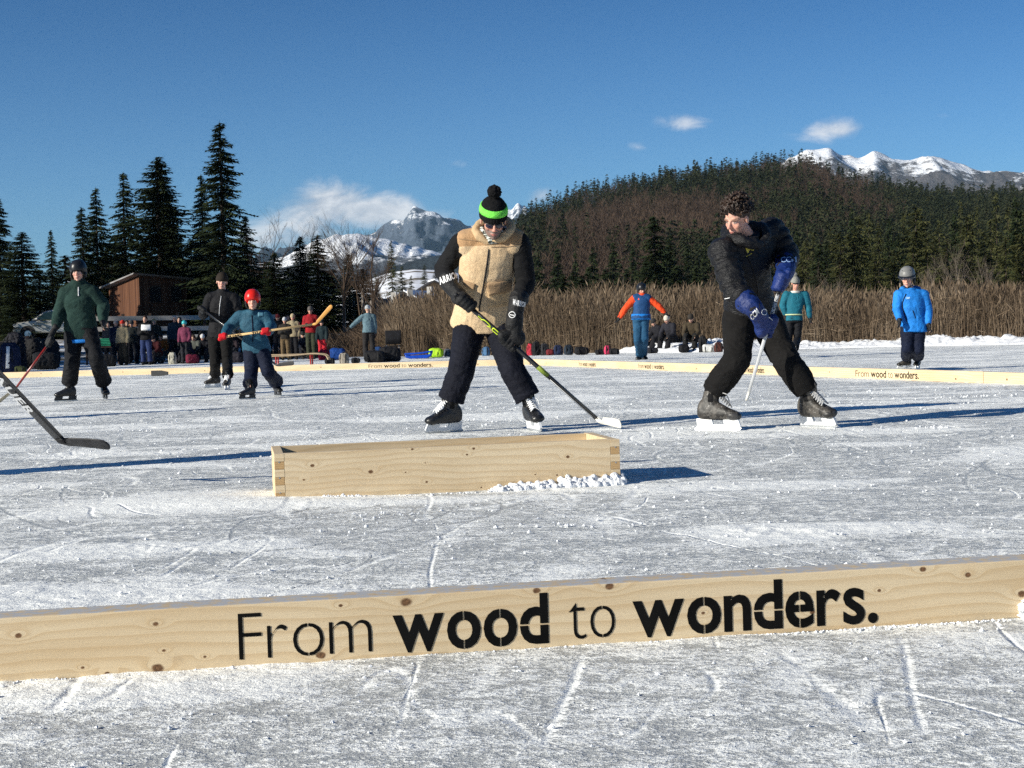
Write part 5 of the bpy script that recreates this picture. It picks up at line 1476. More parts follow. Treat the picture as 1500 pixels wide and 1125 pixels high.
def mid_trees():
    rng = random.Random(31)
    env = interp([(740, 392), (790, 378), (850, 372), (900, 368), (1000, 372), (1060, 380), (1130, 372), (1180, 345), (1240, 322), (1330, 330), (1400, 312), (1500, 300), (1600, 300)])
    tree('big dark spruce standing in front of the hill, right of the man in orange', 'middark', 0, 962, 318, 190, 86, 0, 'spruces behind the reeds', W0=2.6)
    tree('second dark spruce overlapping the big one behind the reeds', 'middark', 1, 985, 345, 200, 66, 0, 'spruces behind the reeds', W0=2.6)
    tree('tallest olive-green spruce above the child in bright blue', 'mid', 1, 1345, 303, 165, 84, 0, 'spruces behind the reeds')
    tree('olive-green spruce with a bare strip of trunk left of the child in bright blue', 'mid', 0, 1262, 318, 170, 72, 0, 'spruces behind the reeds')
    tree('broad olive-green spruce near the right edge above the reeds', 'mid', 2, 1420, 318, 172, 92, 0, 'spruces behind the reeds')
    tree('dark narrow spruce at the right edge above the reeds', 'middark', 0, 1492, 296, 180, 60, 0, 'spruces behind the reeds', W0=2.6)
    for k in range(96):
        px = 745 + (1600 - 745) * (k + rng.random()) / 96; row = k % 3; d = (155, 200, 260)[row] + rng.uniform(-15, 15)
        top = env(px) + (28, 10, -6)[row] + rng.uniform(-14, 16); dark = px < 1120 or rng.random() < .25
        lb = ('dark green spruce in the low tree line between the two hockey players' if px < 1040 else 'dark green spruce standing behind the teenager in black' if px < 1190 else 'olive spruce in the dense tree line behind the reeds on the right') if dark == (px < 1190) else ('olive spruce in the tree line left of the teenager' if px < 1190 else 'darker spruce in the dense tree line behind the reeds on the right')
        tree(lb, 'middark' if dark else 'mid', rng.randint(0, 1 if dark else 2), px, float(top), d, rng.uniform(42, 66) * 190 / d, -.3, 'spruces behind the reeds', W0=2.6 if dark else 3.0)
    for k, (px, top, lb) in enumerate([(1405, 345, 'pale bare tree in front of the spruces right of the child in bright blue'), (1365, 372, 'small bare birch just above the reeds'), (1212, 385, 'thin pale bare tree left of the child in bright blue'), (1070, 370, 'bare tree behind the teenager'), (1440, 372, 'small leafless tree near the right edge')]):
        b = P(px, hor(px), 120); b[2] = -.2; h = zpx(px, top, 120) + .2; V, F_ = bare(60 + k, h, .34, 3, .09, 6); V = V * [.8, .8, h / max(V[:, 2].max(), .1)]
        root = thing('bare_tree', lb, 'tree', b, 'leafless trees above the reeds'); me = mk_mesh('crown', V, F_); me.materials.append(plain('birch_twigs', (.16, .13, .10), .9)); o = bpy.data.objects.new('crown', me); COL.objects.link(o); o.parent = root
mid_trees()

# ================================================================== mountains
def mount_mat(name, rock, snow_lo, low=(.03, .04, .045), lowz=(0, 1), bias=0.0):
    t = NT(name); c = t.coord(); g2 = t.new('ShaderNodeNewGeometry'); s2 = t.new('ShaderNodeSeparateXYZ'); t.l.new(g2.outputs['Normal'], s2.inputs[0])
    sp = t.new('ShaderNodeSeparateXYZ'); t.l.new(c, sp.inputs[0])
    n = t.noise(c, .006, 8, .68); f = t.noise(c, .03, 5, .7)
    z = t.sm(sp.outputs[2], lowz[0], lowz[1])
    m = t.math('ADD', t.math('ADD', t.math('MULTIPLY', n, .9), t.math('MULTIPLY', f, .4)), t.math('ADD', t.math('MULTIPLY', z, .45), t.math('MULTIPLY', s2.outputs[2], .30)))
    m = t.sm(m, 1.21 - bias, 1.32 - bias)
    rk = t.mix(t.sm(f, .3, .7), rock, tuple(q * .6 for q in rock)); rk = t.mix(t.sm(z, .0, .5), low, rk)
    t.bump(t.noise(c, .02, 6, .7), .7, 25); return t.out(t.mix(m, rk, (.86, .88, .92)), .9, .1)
def mountain(name, tbl, d0, d1, mat, amp, sc, px=(300, 900), seed=0, base=0.0, n=(300, 90)):
    S = interp(tbl)
    def zf(px_, d, X, Y):
        zc = CAM[2] + (hor(px_) - S(px_)) / FPX * d1
        t = np.clip((d - d0) / (d1 - d0), 0, 1.4); prof = np.where(t <= 1, t ** .9, 1 - (t - 1) * 1.6)
        p = np.column_stack([X.ravel() / sc, Y.ravel() / sc, X.ravel() * 0]); nz = ridged(p, 5, seed, .55).reshape(X.shape)
        fine = vnoise(np.column_stack([X.ravel() / (sc * .06), X.ravel() * 0, X.ravel() * 0]), seed).reshape(X.shape)
        return base + zc * prof + (nz - .35) * amp * np.sin(np.clip(t, 0, 1) * PI) ** .7 + fine * amp * .05 * (t > .8)
    V, F = polar(np.linspace(px[0], px[1], n[0]), np.concatenate([np.linspace(d0, d1, n[1]), d1 + np.linspace(.03, .4, 6) * (d1 - d0)]), zf)
    struct(name, (V, F), mat)
mountain('snowy_mountain', [(900, 330), (1100, 262), (1150, 240), (1185, 223), (1200, 221), (1222, 219), (1236, 227), (1262, 232), (1275, 228), (1285, 221), (1293, 224), (1308, 232), (1330, 235), (1350, 233), (1369, 229), (1385, 231), (1400, 236), (1425, 245), (1447, 251), (1475, 252), (1500, 253), (1560, 262), (1700, 280), (2100, 300)],
         3800, 6200, mount_mat('mountain_right', (.13, .12, .125), 0, (.10, .085, .08), (250, 760), -.01), 130, 420, (1000, 2100), 4)
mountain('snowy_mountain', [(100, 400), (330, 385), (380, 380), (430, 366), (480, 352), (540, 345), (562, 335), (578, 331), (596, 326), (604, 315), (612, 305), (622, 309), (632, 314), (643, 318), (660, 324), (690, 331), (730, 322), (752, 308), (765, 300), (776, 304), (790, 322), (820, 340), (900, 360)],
         5200, 8200, mount_mat('mountain_left_hazed', (.10, .125, .17), 0, (.045, .06, .085), (330, 780), .0), 260, 480, (100, 900), 14)  # rock tones carry a bluish tint: distance haze put into the colour
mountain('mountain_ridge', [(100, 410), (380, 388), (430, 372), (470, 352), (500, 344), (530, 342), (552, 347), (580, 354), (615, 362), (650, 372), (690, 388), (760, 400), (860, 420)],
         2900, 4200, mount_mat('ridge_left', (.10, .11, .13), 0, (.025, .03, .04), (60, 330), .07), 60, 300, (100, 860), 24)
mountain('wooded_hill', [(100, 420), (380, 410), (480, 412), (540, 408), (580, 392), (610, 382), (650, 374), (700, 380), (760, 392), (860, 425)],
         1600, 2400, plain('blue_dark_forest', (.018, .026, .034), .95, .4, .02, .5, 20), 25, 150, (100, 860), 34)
# snowy meadow rising to the village, far behind the left shore
def mz(px, d, X, Y):
    S = interp([(300, 470), (430, 455), (500, 432), (540, 410), (575, 398), (610, 393), (660, 396), (720, 410), (780, 432)])
    zc = CAM[2] + (hor(px) - S(px)) / FPX * 430
    t = np.clip((d - 150) / 280, 0, 1.2); return zc * np.clip(t, 0, 1) ** 1.2 - (t > 1) * 2 + fbm(np.column_stack([X.ravel() / 30, Y.ravel() / 30, X.ravel() * 0]), 3, 8).reshape(X.shape) * .8
MV, MF = polar(np.linspace(300, 790, 110), np.linspace(150, 450, 60), mz)
def meadow_mat():
    t = NT('snowy_meadow'); c = t.coord(); n = t.noise(c, .06, 5, .6); m = t.sm(n, .52, .6)
    return t.out(t.mix(m, (.80, .82, .87), (.14, .11, .07)), .9, .1)
struct('snowy_hill', (MV, MF), meadow_mat())
def meadow_h(px, d):
    r = ray(px, hor(px)); return float(mz(np.array([[px]]), np.array([[d]]), np.array([[r[0] / r[1] * d]]), np.array([[d]]))[0, 0])
for px, top, d, w, lb in ((577, 353, 300, 26, 'lone tall spruce on the snowy slope left of the man in the beige vest'), (592, 390, 270, 26, 'small spruce in the middle of the snowy slope'), (605, 404, 255, 22, 'rounded low spruce above the chalet roofs'), (625, 388, 340, 16, 'tiny spruce high on the snowy slope'), (553, 402, 250, 26, 'dark spruce at the left end of the snowy slope'), (640, 398, 360, 15, 'tiny spruce beside the vest man\'s elbow'), (800, 352, 480, 14, 'little spruce beside the ochre clearing')):
    tree(lb, 'mid', 0, px, top, d, w, meadow_h(px, d) - .5 if px < 700 else 40, 'spruces on the snowy slope')

# chalets
def chalet(label, px, py_ridge, d, w, dep, ridge_h, eave_h, yaw, wallc, snow=True):
    g0 = P(px, hor(px), d); z0 = zpx(px, py_ridge, d) - ridge_h; base = np.array([g0[0], g0[1], z0])
    root = thing('chalet', label, 'house', base, 'chalets on the snowy slope'); root.rotation_euler = (0, 0, math.radians(yaw)); ORG[root.name] = np.zeros(3)
    g = Geo(); prism(g, [(-w / 2, 0), (w / 2, 0), (w / 2, eave_h), (0, ridge_h - .25), (-w / 2, eave_h)], (0, 0, 0), (1, 0, 0), (0, 0, 1), (0, dep / 2, 0)); part('wall', g, plain('chalet_wall', wallc, .8), root, False, True)
    k = (ridge_h - eave_h) / (w / 2); g = Geo(); ov = .9
    for s in (-1, 1):
        prism(g, [(0, ridge_h), (s * (w / 2 + ov), eave_h - ov * k), (s * (w / 2 + ov), eave_h - ov * k - .25), (0, ridge_h - .28)][::s], (0, 0, 0), (1, 0, 0), (0, 0, 1), (0, dep / 2 + .8, 0))
    rf = part('roof', g, plain('dark_roof', (.035, .03, .028), .8), root, False, True)
    if snow:
        g = Geo(); prism(g, [(0, ridge_h + .03), (w / 2 + ov, eave_h - ov * k + .03), (w / 2 + ov, eave_h - ov * k + .22), (0, ridge_h + .25)], (0, 0, 0), (1, 0, 0), (0, 0, 1), (0, dep / 2 + .7, 0)); part('roof_snow', g, MAT['snow'], rf, False, True)
    g = Geo(); abox(g, w * .18, w * .18 + .7, -.3, .4, ridge_h - 1.2, ridge_h + .7); part('chimney', g, plain('plaster', (.4, .38, .35), .8), rf, False, True)
    for zz in (1.0, 3.3):
        for xx in (-w * .25, w * .2):
            if zz + 1 > eave_h + 1: continue
            g = Geo(); abox(g, xx - .5, xx + .5, -dep / 2 - .06, -dep / 2 - .01, zz, zz + 1.1); wd = part('window', g, plain('window_glass', (.02, .022, .03), .1, .1, 1, 0, .001, .8), root, False, True)
            g = Geo()
            for a in (xx - .56, xx + .5): abox(g, a, a + .06, -dep / 2 - .09, -dep / 2 - .02, zz - .06, zz + 1.16)
            part('frame', g, plain('pale_frame', (.5, .48, .42), .7), wd, False, True)
chalet('dark-roofed chalet left of the snowy slope, partly hidden by trees', 583, 432, 205, 8.5, 9, 5.2, 3.0, 14, (.11, .075, .05), False)
chalet('low dark barn at the foot of the snowy slope, left of the chalets', 562, 437, 190, 6.5, 7, 4.0, 2.3, -8, (.05, .036, .026), False)
chalet('snow-roofed chalet beside the elbow of the man in the vest', 613, 428, 212, 9.0, 9, 5.4, 3.0, -18, (.20, .14, .085), True)
chalet('highest chalet with ochre front on the snowy slope', 634, 412, 260, 8, 8, 5.6, 3.2, 10, (.30, .20, .11), True)

# ================================================================== shore on the left
def shZ(px, d, X, Y): return np.interp(d, [59, 63, 70, 80, 110, 160], [-.04, .05, .55, 1.1, 1.5, 1.8]) * np.interp(px, [-400, 420, 560, 640], [1, 1, .35, 0]) + fbm(np.column_stack([X.ravel() / 3, Y.ravel() / 3, X.ravel() * 0]), 3, 8).reshape(X.shape) * .10 * (d > 60)
SV, SF = polar(np.linspace(-500, 660, 200), np.linspace(59, 160, 70), shZ)
struct('snowy_shore', (SV, SF), ground_mat())
def shz(px, d): return float(np.interp(d, [59, 63, 70, 80, 110, 160], [-.04, .05, .55, 1.1, 1.5, 1.8]) * np.interp(px, [-400, 420, 560, 640], [1, 1, .35, 0]))
# scrub between the left shore and the reeds
def scrub():
    rng = np.random.RandomState(8); L = []
    for k in range(9000):
        px = rng.uniform(455, 660) if rng.rand() < .7 else rng.uniform(360, 640); d = rng.uniform(58, 72); b = P(px, hor(px), d); b[2] = shz(px, d) - .1
        hmax = np.interp(px, [360, 500, 560, 600, 660], [.4, .8, 2.0, 2.6, 2.4]) * rng.uniform(.35, 1.05); a = rng.uniform(0, 6.28); s = rng.uniform(.1, .45)
        m = b + [math.cos(a) * s * .5, math.sin(a) * s * .5, hmax * .6]; e = b + [math.cos(a) * s, math.sin(a) * s, hmax]; w = rng.uniform(.006, .014)
        L += [b - [w, 0, 0], b + [w, 0, 0], e]
        for _ in range(3):
            q = b + (e - b) * rng.uniform(.3, .95); a2 = rng.uniform(0, 6.28); l = rng.uniform(.15, .5); L += [q - [w * .7, 0, 0], q + [w * .7, 0, .01], q + [math.cos(a2) * l, math.sin(a2) * l, rng.uniform(.05, .4)]]
    V = np.array(L); struct('leafless_scrub', (V, np.arange(len(V)).reshape(-1, 3)), leafmat('scrub_twigs', [(.05, .035, .026), (.10, .07, .048), (.15, .105, .07)], .9), False, 'stuff', 'thicket of leafless brown scrub by the shore')
scrub()

# hut
def hut():
    c = P(207, hor(207), 99); z0 = shz(207, 99); base = np.array([c[0], c[1], z0]); hf = zpx(207, 403, 99) - z0
    root = thing('wooden_hut', 'weathered brown plank hut with a shallow roof behind the spectators', 'hut', base); ORG[root.name] = np.zeros(3); root.rotation_euler = (0, 0, math.radians(33))
    # local: front wall along +x (shaded), side wall along -y..: corner at origin
    LF, LS = 3.3, 6.4
    t = NT('weathered_planks'); cc = t.coord(); sp = t.new('ShaderNodeSeparateXYZ'); t.l.new(cc, sp.inputs[0]); u = t.math('ADD', sp.outputs[0], sp.outputs[1])
    pid = t.math('FLOOR', t.math('MULTIPLY', u, 6.0)); wn = t.new('ShaderNodeTexWhiteNoise', noise_dimensions='1D'); t.inp(wn, 'W', pid); fr = t.math('FRACT', t.math('MULTIPLY', u, 6.0)); gap = t.sm(fr, .90, .97, 1, .25)
    n = t.noise(t.map(cc, sc=(8, 8, .5)), 3, 4, .6); col = t.mix(wn.outputs[0], (.055, .024, .014), (.15, .070, .038)); col = t.mix(t.sm(n, .35, .7, 0, .6), col, (.08, .04, .03))
    col = t.mix(1, col, t.mix(gap, (.1, .1, .1), (1, 1, 1)), 'MULTIPLY'); t.bump(gap, .8, .03); pm = t.out(col, .85, .1)
    hb = hf * .60
    g = Geo(); prism(g, [(0, 0), (LF, 0), (LF, hf * .90), (0, hf)], (0, .06, 0), (1, 0, 0), (0, 0, 1), (0, .06, 0)); part('front_wall', g, pm, root, False, True)
    g = Geo(); prism(g, [(.13, 0), (LS, 0), (LS, hf * .84), (.13, hf * .985)], (.06, 0, 0), (0, 1, 0), (0, 0, 1), (.06, 0, 0)); part('side_wall', g, pm, root, False, True)
    g = Geo(); prism(g, [(.13, 0), (LS, 0), (LS, hf * .76), (.13, hf * .88)], (LF - .06, 0, 0), (0, 1, 0), (0, 0, 1), (.06, 0, 0)); part('side_wall', g, pm, root, False, True)
    g = Geo(); g.add([(-.5, -.3, hf * 1.01), (LF + .45, -.3, hf * .915), (LF + .45, LS + .5, hf * .77), (-.5, LS + .5, hf * .85), (-.5, -.5, hf * 1.035), (LF + .45, -.5, hf * .94), (LF + .45, LS + .5, hf * .795), (-.5, LS + .5, hf * .875)], [(3, 2, 1, 0), (4, 5, 6, 7), (0, 1, 5, 4), (1, 2, 6, 5), (2, 3, 7, 6), (3, 0, 4, 7)]); rf = part('roof', g, plain('tin_roof', (.23, .22, .22), .5, .3, 3), root, False, True)
    for x in (.75, 2.2):
        g = Geo(); abox(g, x, x + .75, -.035, -.005, hf * .56, hf * .80); w = part('window', g, plain('dark_window', (.008, .008, .008), .8), root, False, True)
        g = Geo(); abox(g, x - .07, x + .82, -.07, -.01, hf * .54, hf * .555); abox(g, x - .07, x + .82, -.07, -.01, hf * .805, hf * .82); part('frame', g, plain('dark_timber', (.05, .03, .02), .8), w, False, True)
hut()
# rails of the landing in front of the hut
def rails():
    A, B = P(128, hor(128), 66), P(405, hor(405), 68); A[2] = B[2] = 0
    root = thing('plank_railing', 'pale two-board railing running behind the spectators', 'railing', A); pm = plain('pale_weathered_board', (.42, .38, .33), .8, .2, 2)
    for y0, hgt in ((467, .20), (482.5, .20)):
        z = [zpx(128, y0, 66) , zpx(405, y0 - 3, 68)]
        g = Geo(); prism(g, [(0, -.5), (1, -.5), (1, .5), (0, .5)], (0, 0, 0), (1, 0, 0), (0, 1, 0), (0, 0, 1)); 
        d = N(B - A); n = np.cross((0, 0, 1), d) * .03
        V = []
        for s in (-1, 1):
            for P0, zz in ((A, z[0]), (B, z[1])):
                for e in (-hgt / 2, hgt / 2): V.append(P0 + n * s + [0, 0, zz + e])
        g = Geo(); g.add(V, [(0, 2, 3, 1), (4, 5, 7, 6), (0, 1, 5, 4), (2, 6, 7, 3), (1, 3, 7, 5), (0, 4, 6, 2)]); part('rail_board', g, pm, root, False)
    for k in range(7):
        q = lerp(A, B, (k + .3) / 7) + [0, .12, 0]; g = Geo(); abox(g, q[0] - .06, q[0] + .06, q[1] - .05, q[1] + .05, 0, 2.15); part('post', g, plain('dark_timber', (.05, .03, .02), .8), root, False)
    # dark timber deck under it
    g = Geo(); a, b = A + [0, 2.0, 0], B + [0, 2.0, 0]; V = [a + [0, 0, -.2], b + [0, 0, -.2], b + [0, 0, 1.0], a + [0, 0, 1.0], a + [0, 3, -.2], b + [0, 3, -.2], b + [0, 3, 1.0], a + [0, 3, 1.0]]; g.add(V, [(0, 1, 2, 3), (3, 2, 6, 7), (1, 5, 6, 2), (4, 0, 3, 7), (5, 4, 7, 6)])
    single('timber_deck', g, plain('dark_deck', (.03, .022, .018), .85, .4, 3), 'dark timber landing stage behind the pale railing', 'landing stage', smooth=False)
rails()

# car
def car():
    c = P(82, hor(82), 88); z0 = shz(82, 88) + .02; base = np.array([c[0], c[1], z0]); root = thing('parked_car', 'silver off-road estate car parked under the spruces behind the green-jacketed man', 'car', base); ORG[root.name] = np.zeros(3); root.rotation_euler = (0, 0, math.radians(8))
    paint = plain('silver_paint', (.42, .42, .40), .3, .05, 2, .02, .001, .5, .35); glass = plain('car_glass', (.008, .009, .011), .05, .1, 1, 0, .001, .9)
    # profile, front to the left
    body = [(-2.25, .45), (-2.28, .80), (-2.15, 1.02), (-1.2, 1.13), (2.2, 1.13), (2.3, .9), (2.3, .48), (1.95, .38), (-1.95, .36)]
    g = Geo(); secs = []
    for y, k in ((-.93, .97), (-.88, 1), (.88, 1), (.93, .97)):
        pass
    prism(g, [(x, z) for x, z in body], (0, 0, 0), (1, 0, 0), (0, 0, 1), (0, .90, 0)); me = part('body', g, paint, root, False, True)
    m = me.modifiers.new('b', 'BEVEL'); m.width = .09; m.segments = 3; m.limit_method = 'ANGLE'
    cab = [(-1.25, 1.12), (-.45, 1.66), (-.1, 1.74), (1.7, 1.74), (2.15, 1.55), (2.22, 1.12)]
    g = Geo(); V = []
    for s, k in ((-1, 1), (1, 1)):
        for x, z in cab: V.append((x, s * (.86 - (z - 1.12) * .22), z))
    n = 6; g.add(V, [tuple(range(n)), tuple(range(n, 2 * n))[::-1]] + [(i, n + i, n + (i + 1) % n, (i + 1) % n) for i in range(n)]); cb = part('cabin', g, paint, root, False, True)
    m = cb.modifiers.new('b', 'BEVEL'); m.width = .05; m.segments = 2; m.limit_method = 'ANGLE'
    for s in (-1, 1):
        for w in ([(-1.0, 1.18), (-.42, 1.58), (-.1, 1.64), (.25, 1.64), (.25, 1.18)], [(.33, 1.18), (.33, 1.64), (1.15, 1.64), (1.2, 1.18)], [(1.28, 1.18), (1.24, 1.64), (1.7, 1.62), (1.98, 1.45), (2.05, 1.18)]):
            g = Geo(); prism(g, w, (0, s * (.845), 0), (1, 0, 0), (0, 0, 1), (0, .03, 0)); part('side_window', g, glass, cb, False, True)
    g = Geo(); g.add([(-1.22, -.72, 1.17), (-1.22, .72, 1.17), (-.50, .64, 1.63), (-.50, -.64, 1.63), (-1.25, -.72, 1.19), (-1.25, .72, 1.19), (-.53, .64, 1.65), (-.53, -.64, 1.65)], [(3, 2, 1, 0), (4, 5, 6, 7), (0, 1, 5, 4), (1, 2, 6, 5), (2, 3, 7, 6), (3, 0, 4, 7)]); part('windscreen', g, glass, cb, False, True)
    for x in (-1.42, 1.45):
        for s in (-1, 1):
            g = Geo(); tube(g, [(x, s * .66, .36), (x, s * .91, .36)], [.37, .37], 24, 1, False); w = part('wheel', g, MAT['black'], root, False, True)
            g = Geo(); tube(g, [(x, s * .88, .36), (x, s * .925, .36)], [.22, .20], 10, 1, False); part('rim', g, MAT['steel'], w, False, True)
            g = Geo(); tube(g, [(x, s * .905, .40), (x, s * .909, .40)], [.45, .45], 24, 1, False); part('wheel_arch', g, plain('arch_plastic', (.02, .02, .02), .7), root, False, True)
    for s in (-1, 1):
        g = Geo(); ell(g, (-2.22, s * .66, .86), (.08, .2, .10), n=12); part('headlight', g, plain('lamp_glass', (.5, .5, .52), .1), root, True, True)
        g = Geo(); ell(g, (2.28, s * .75, .98), (.05, .1, .14), n=10); part('tail_light', g, plain('tail_glass', (.3, .01, .01), .2), root, True, True)
        g = Geo(); ell(g, (-.85, s * 1.0, 1.22), (.10, .12, .08), n=10); part('mirror', g, paint, root, True, True)
        g = Geo(); tube(g, [(-.1, s * .62, 1.80), (1.7, s * .62, 1.80)], [.02, .02], 6, 1); part('roof_rail', g, MAT['black'], root, True, True)
car()

# ================================================================== air
g = Geo(); abox(g, -6000, 6000, -900, 9600, -1.1, 780); o = part('haze', g, MAT['snow'], None, False); o['kind'] = 'stuff'
hz = bpy.data.materials.new('air'); hz.use_nodes = True; hn = hz.node_tree; hn.nodes.remove(hn.nodes['Principled BSDF'])
pvn = hn.nodes.new('ShaderNodeVolumePrincipled'); pvn.inputs['Color'].default_value = (.50, .78, 1.0, 1); pvn.inputs['Density'].default_value = 2.6e-5; pvn.inputs['Anisotropy'].default_value = .1
hn.links.new(pvn.outputs[0], hn.nodes['Material Output'].inputs['Volume']); o.data.materials.clear(); o.data.materials.append(hz)
# ================================================================== skaters further off
def px_person(label, D, Jp, feet, base_px, skates=True, **k):
    """Jp: joints in photo pixels (x, y, depth offset). feet: ((px,py,heading),(..))"""
    j = lambda q: P(q[0], q[1], D + (q[2] if len(q) > 2 else 0))
    base = G(*base_px); root = thing('person', label, 'person', base, k.pop('group', 'ice hockey players'))
    s = k.pop('s', 1.0); sc = k.pop('boot', MAT['boot_black']); cap = k.pop('cap', MAT['cap_black']); hold = k.pop('holder', MAT['black_plastic']); lace = k.pop('lace', MAT['lace_grey']); laces = k.pop('laces', False)
    vox = k.pop('vox', .012)
    J = {n: j(q) for n, q in Jp.items()}
    for n, f in zip('ab', feet):
        gp = G(f[0], f[1]); ss = k.get('foots', s)
        J['f' + n] = skate(root, gp, f[2], ss, 0, sc, cap, hold, lace, vox=.009, laces=laces) if skates else shoe(root, gp, f[2], ss, sc, .014)
    k.pop('foots', None); hat = k.pop('hat', None); gloves = k.pop('gloves', None); grips = k.get('hands') or {}
    R = clothed(root, J, s, vox, headvox=vox * .62, **k)
    if hat: headgear(root, J['hd'], R['A'], s * k.get('hs', 1) * 1.03, *hat, vox=.009)
    if gloves:
        for n in 'ab':
            g = Geo(); w, e = J['w' + n], J['e' + n]
            h = grips.get(n)
            if h: grip_hand(g, w, h[1], h[2], s * 1.03, .015, .010, 240, .010)
            else: open_hand(g, w, w - e, R['fr'] * (1 if n == 'a' else -1), s * 1.03, .009, .8)
            tube(g, [w + N(w - e) * .03, w, lerp(w, e, .25)], [.045 * s, .046 * s, .056 * s], 12, 3)
            part('glove', remesh(g, .009, 1), gloves, root)
    return root, R, J

# man in the dark green fleece
A0, H = P(77, 496, 19.0), P(20, 573, 18.9)
ax = N(H - A0)
r_, R_, J_ = px_person('man on skates in dark green fleece and black helmet, in front of the silver car', 19.3,
    dict(pv=(118, 474, .05), ch=(117, 440, 0), nk=(115, 414, -.02), hd=(114.5, 398, -.06), sa=(97, 430), sb=(135, 429), ea=(88, 455, .02), wa=(82, 477, -.15), eb=(151, 447, .02), wb=(151, 469, -.12),
         ha=(108, 482, .05), hb=(128, 482, .05), ka=(106, 530, -.05), kb=(142, 528, -.05)),
    ((97, 588, -158), (154, 585.5, -65)), (122, 587), s=1.02, jacket=MAT['green_fleece'], trousers=MAT['black_ski'], skinc=(.55, .32, .25), head=(-4, 8, 0), puffy=.030, loose=.026, cuff=.01, fold=.010, hem=.20,
    hat=('helmet', plain('matt_black_helmet', (.012, .013, .016), .35)), gloves=MAT['glove_black'], hands={'a': ('grip', A0 + ax * .06, ax)}, seed=11, boot=MAT['boot_black'], holder=MAT['black_plastic'])
V, F = R_['jacket']; bv = bvh_of(V, F)
part('zip', drape_line(bv, [(115, 421), (115, 433)], .008, .002, 6), MAT['shaft_silver'], R_['jacket_o'])
g = Geo(); pv = J_['pv']; loft(g, [(pv - [0, 0, .232], R_['side'] * .225, R_['hfr'] * .172), (pv - [0, 0, .19], R_['side'] * .220, R_['hfr'] * .168)], 24); part('shirt_hem', g, MAT['bright_blue'], r_)
g = Geo(); n0 = J_['nk']; ell(g, n0 + R_['fr'] * .06 - [0, 0, .02], (.04, .03, .04)); part('shirt_collar', g, MAT['bright_blue'], r_)
st, d_, wv, nrm = stick('dark red hockey stick with worn cream blade held by the man in green fleece', A0, H, P(-6, 597, 18.75), MAT['shaft_red'], MAT['tape_cream'], .034, .022, bh=.08, thick=.012)

# boy in black with the dark beanie
A0, H = P(291, 449, 22.2), P(408, 537, 22.0); ax = N(H - A0)
r_, R_, J_ = px_person('boy in black jacket and dark headband standing behind the red-helmeted boy', 23.0,
    dict(pv=(322, 488, .05), ch=(324, 452, 0), nk=(326, 428, 0), hd=(325, 413, -.05), sa=(309, 436), sb=(343, 437), ea=(298, 461, -.05), wa=(297, 456, -.45), eb=(350, 462, .02), wb=(343, 480, -.3),
         ha=(314, 492, .05), hb=(331, 492, .05), ka=(315, 530, -.03), kb=(333, 530, -.03)),
    ((312, 568, -150), (333, 571, -95)), (322, 569), s=.98, jacket=fabric('black_zip_jacket', (.010, .010, .012), .7, .6), trousers=MAT['youth_pants'], skinc=(.55, .32, .25), head=(-10, 4, 6), puffy=.022, loose=.012, fold=.010, hem=.06,
    hat=('beanie', fabric('dark_brown_knit', (.022, .017, .013))), gloves=MAT['glove_black'], hands={'a': ('grip', A0 + ax * .07, ax)}, seed=12, boot=MAT['boot_worn'], holder=MAT['white_plastic'], laces=True, lace=MAT['lace_white'])
bv = bvh_of(*R_['jacket']); part('zip', drape_line(bv, [(324, 434), (322, 448), (321, 462)], .006, .002, 6), MAT['shaft_silver'], R_['jacket_o'])
stick('black hockey stick held behind the red-helmeted boy, its dark blade low over the far plank', A0, H, P(432, 534.5, 21.9), MAT['shaft_black'], plain('grey_blade', (.03, .03, .032), .5), .030, .020, bh=.07, thick=.012)

# child in the red helmet
A0, H = P(322, 494.5, 18.1), P(466, 474, 18.0); ax = N(H - A0)
r_, R_, J_ = px_person('boy in red helmet, red gloves and teal-blue jacket holding a wooden stick level', 18.5,
    dict(pv=(375, 504, .05), ch=(371, 478, 0), nk=(370, 458, -.03), hd=(370, 440.5, -.07), sa=(352, 464), sb=(389, 464), ea=(336, 479, -.02), wa=(329, 490, -.32), eb=(397, 478, -.02), wb=(393, 487, -.34),
         ha=(368, 509, .05), hb=(382, 509, .05), ka=(368, 546, -.03), kb=(393, 545, -.03)),
    ((363, 585, -140), (407, 580, -60)), (384, 582), s=.82, jacket=MAT['teal'], trousers=MAT['kid_navy'], skinc=(.62, .36, .27), head=(-6, 6, 0), puffy=.026, loose=.024, cuff=.012, fold=.008, hem=.12, hs=1.14,
    hat=('helmet', plain('red_helmet', (.62, .018, .012), .3)), hands={'a': ('grip', A0 + ax * .04, ax), 'b': ('grip', A0 + (H - A0) * .47, ax)}, gloves=MAT['red_glove'], seed=13)
bv = bvh_of(*R_['jacket']); part('zip', drape_line(bv, [(369, 462), (370, 480), (370, 500)], .007, .002, 6), MAT['kid_navy'], R_['jacket_o'])
g = drape_patch(bv, [(378, 456), (386, 456), (386, 463), (378, 464)], 4, 4, .003, .002); part('chest_emblem', g, plain('pale_teal_print', (.06, .16, .22), .6), R_['jacket_o'])
SW = wood('hockey_stick_wood', (), (.66, .46, .22), (.56, .33, .12), K=60)
sw2 = plain('varnished_blade_wood', (.62, .31, .08), .35, .15, 10)
st, d_, wv, nrm = stick('old wooden hockey stick held level by the red-helmeted boy, blade raised', A0, H, P(489, 449, 17.95), SW, sw2, .027, .020, tape=SW, bh=.050, thick=.014)
best = max((wv, -wv, nrm, -nrm), key=lambda v: np.dot(v, CAM - H)); hv = N(np.cross(best, d_)); hv = hv if hv[2] > 0 else -hv
shaft_word(st, 'TITAN', lerp(A0, H, .33), lerp(A0, H, .46), hv * .026, best, MAT['black_print'], .03, th=.0135 if abs(np.dot(best, nrm)) > .5 else .0195)
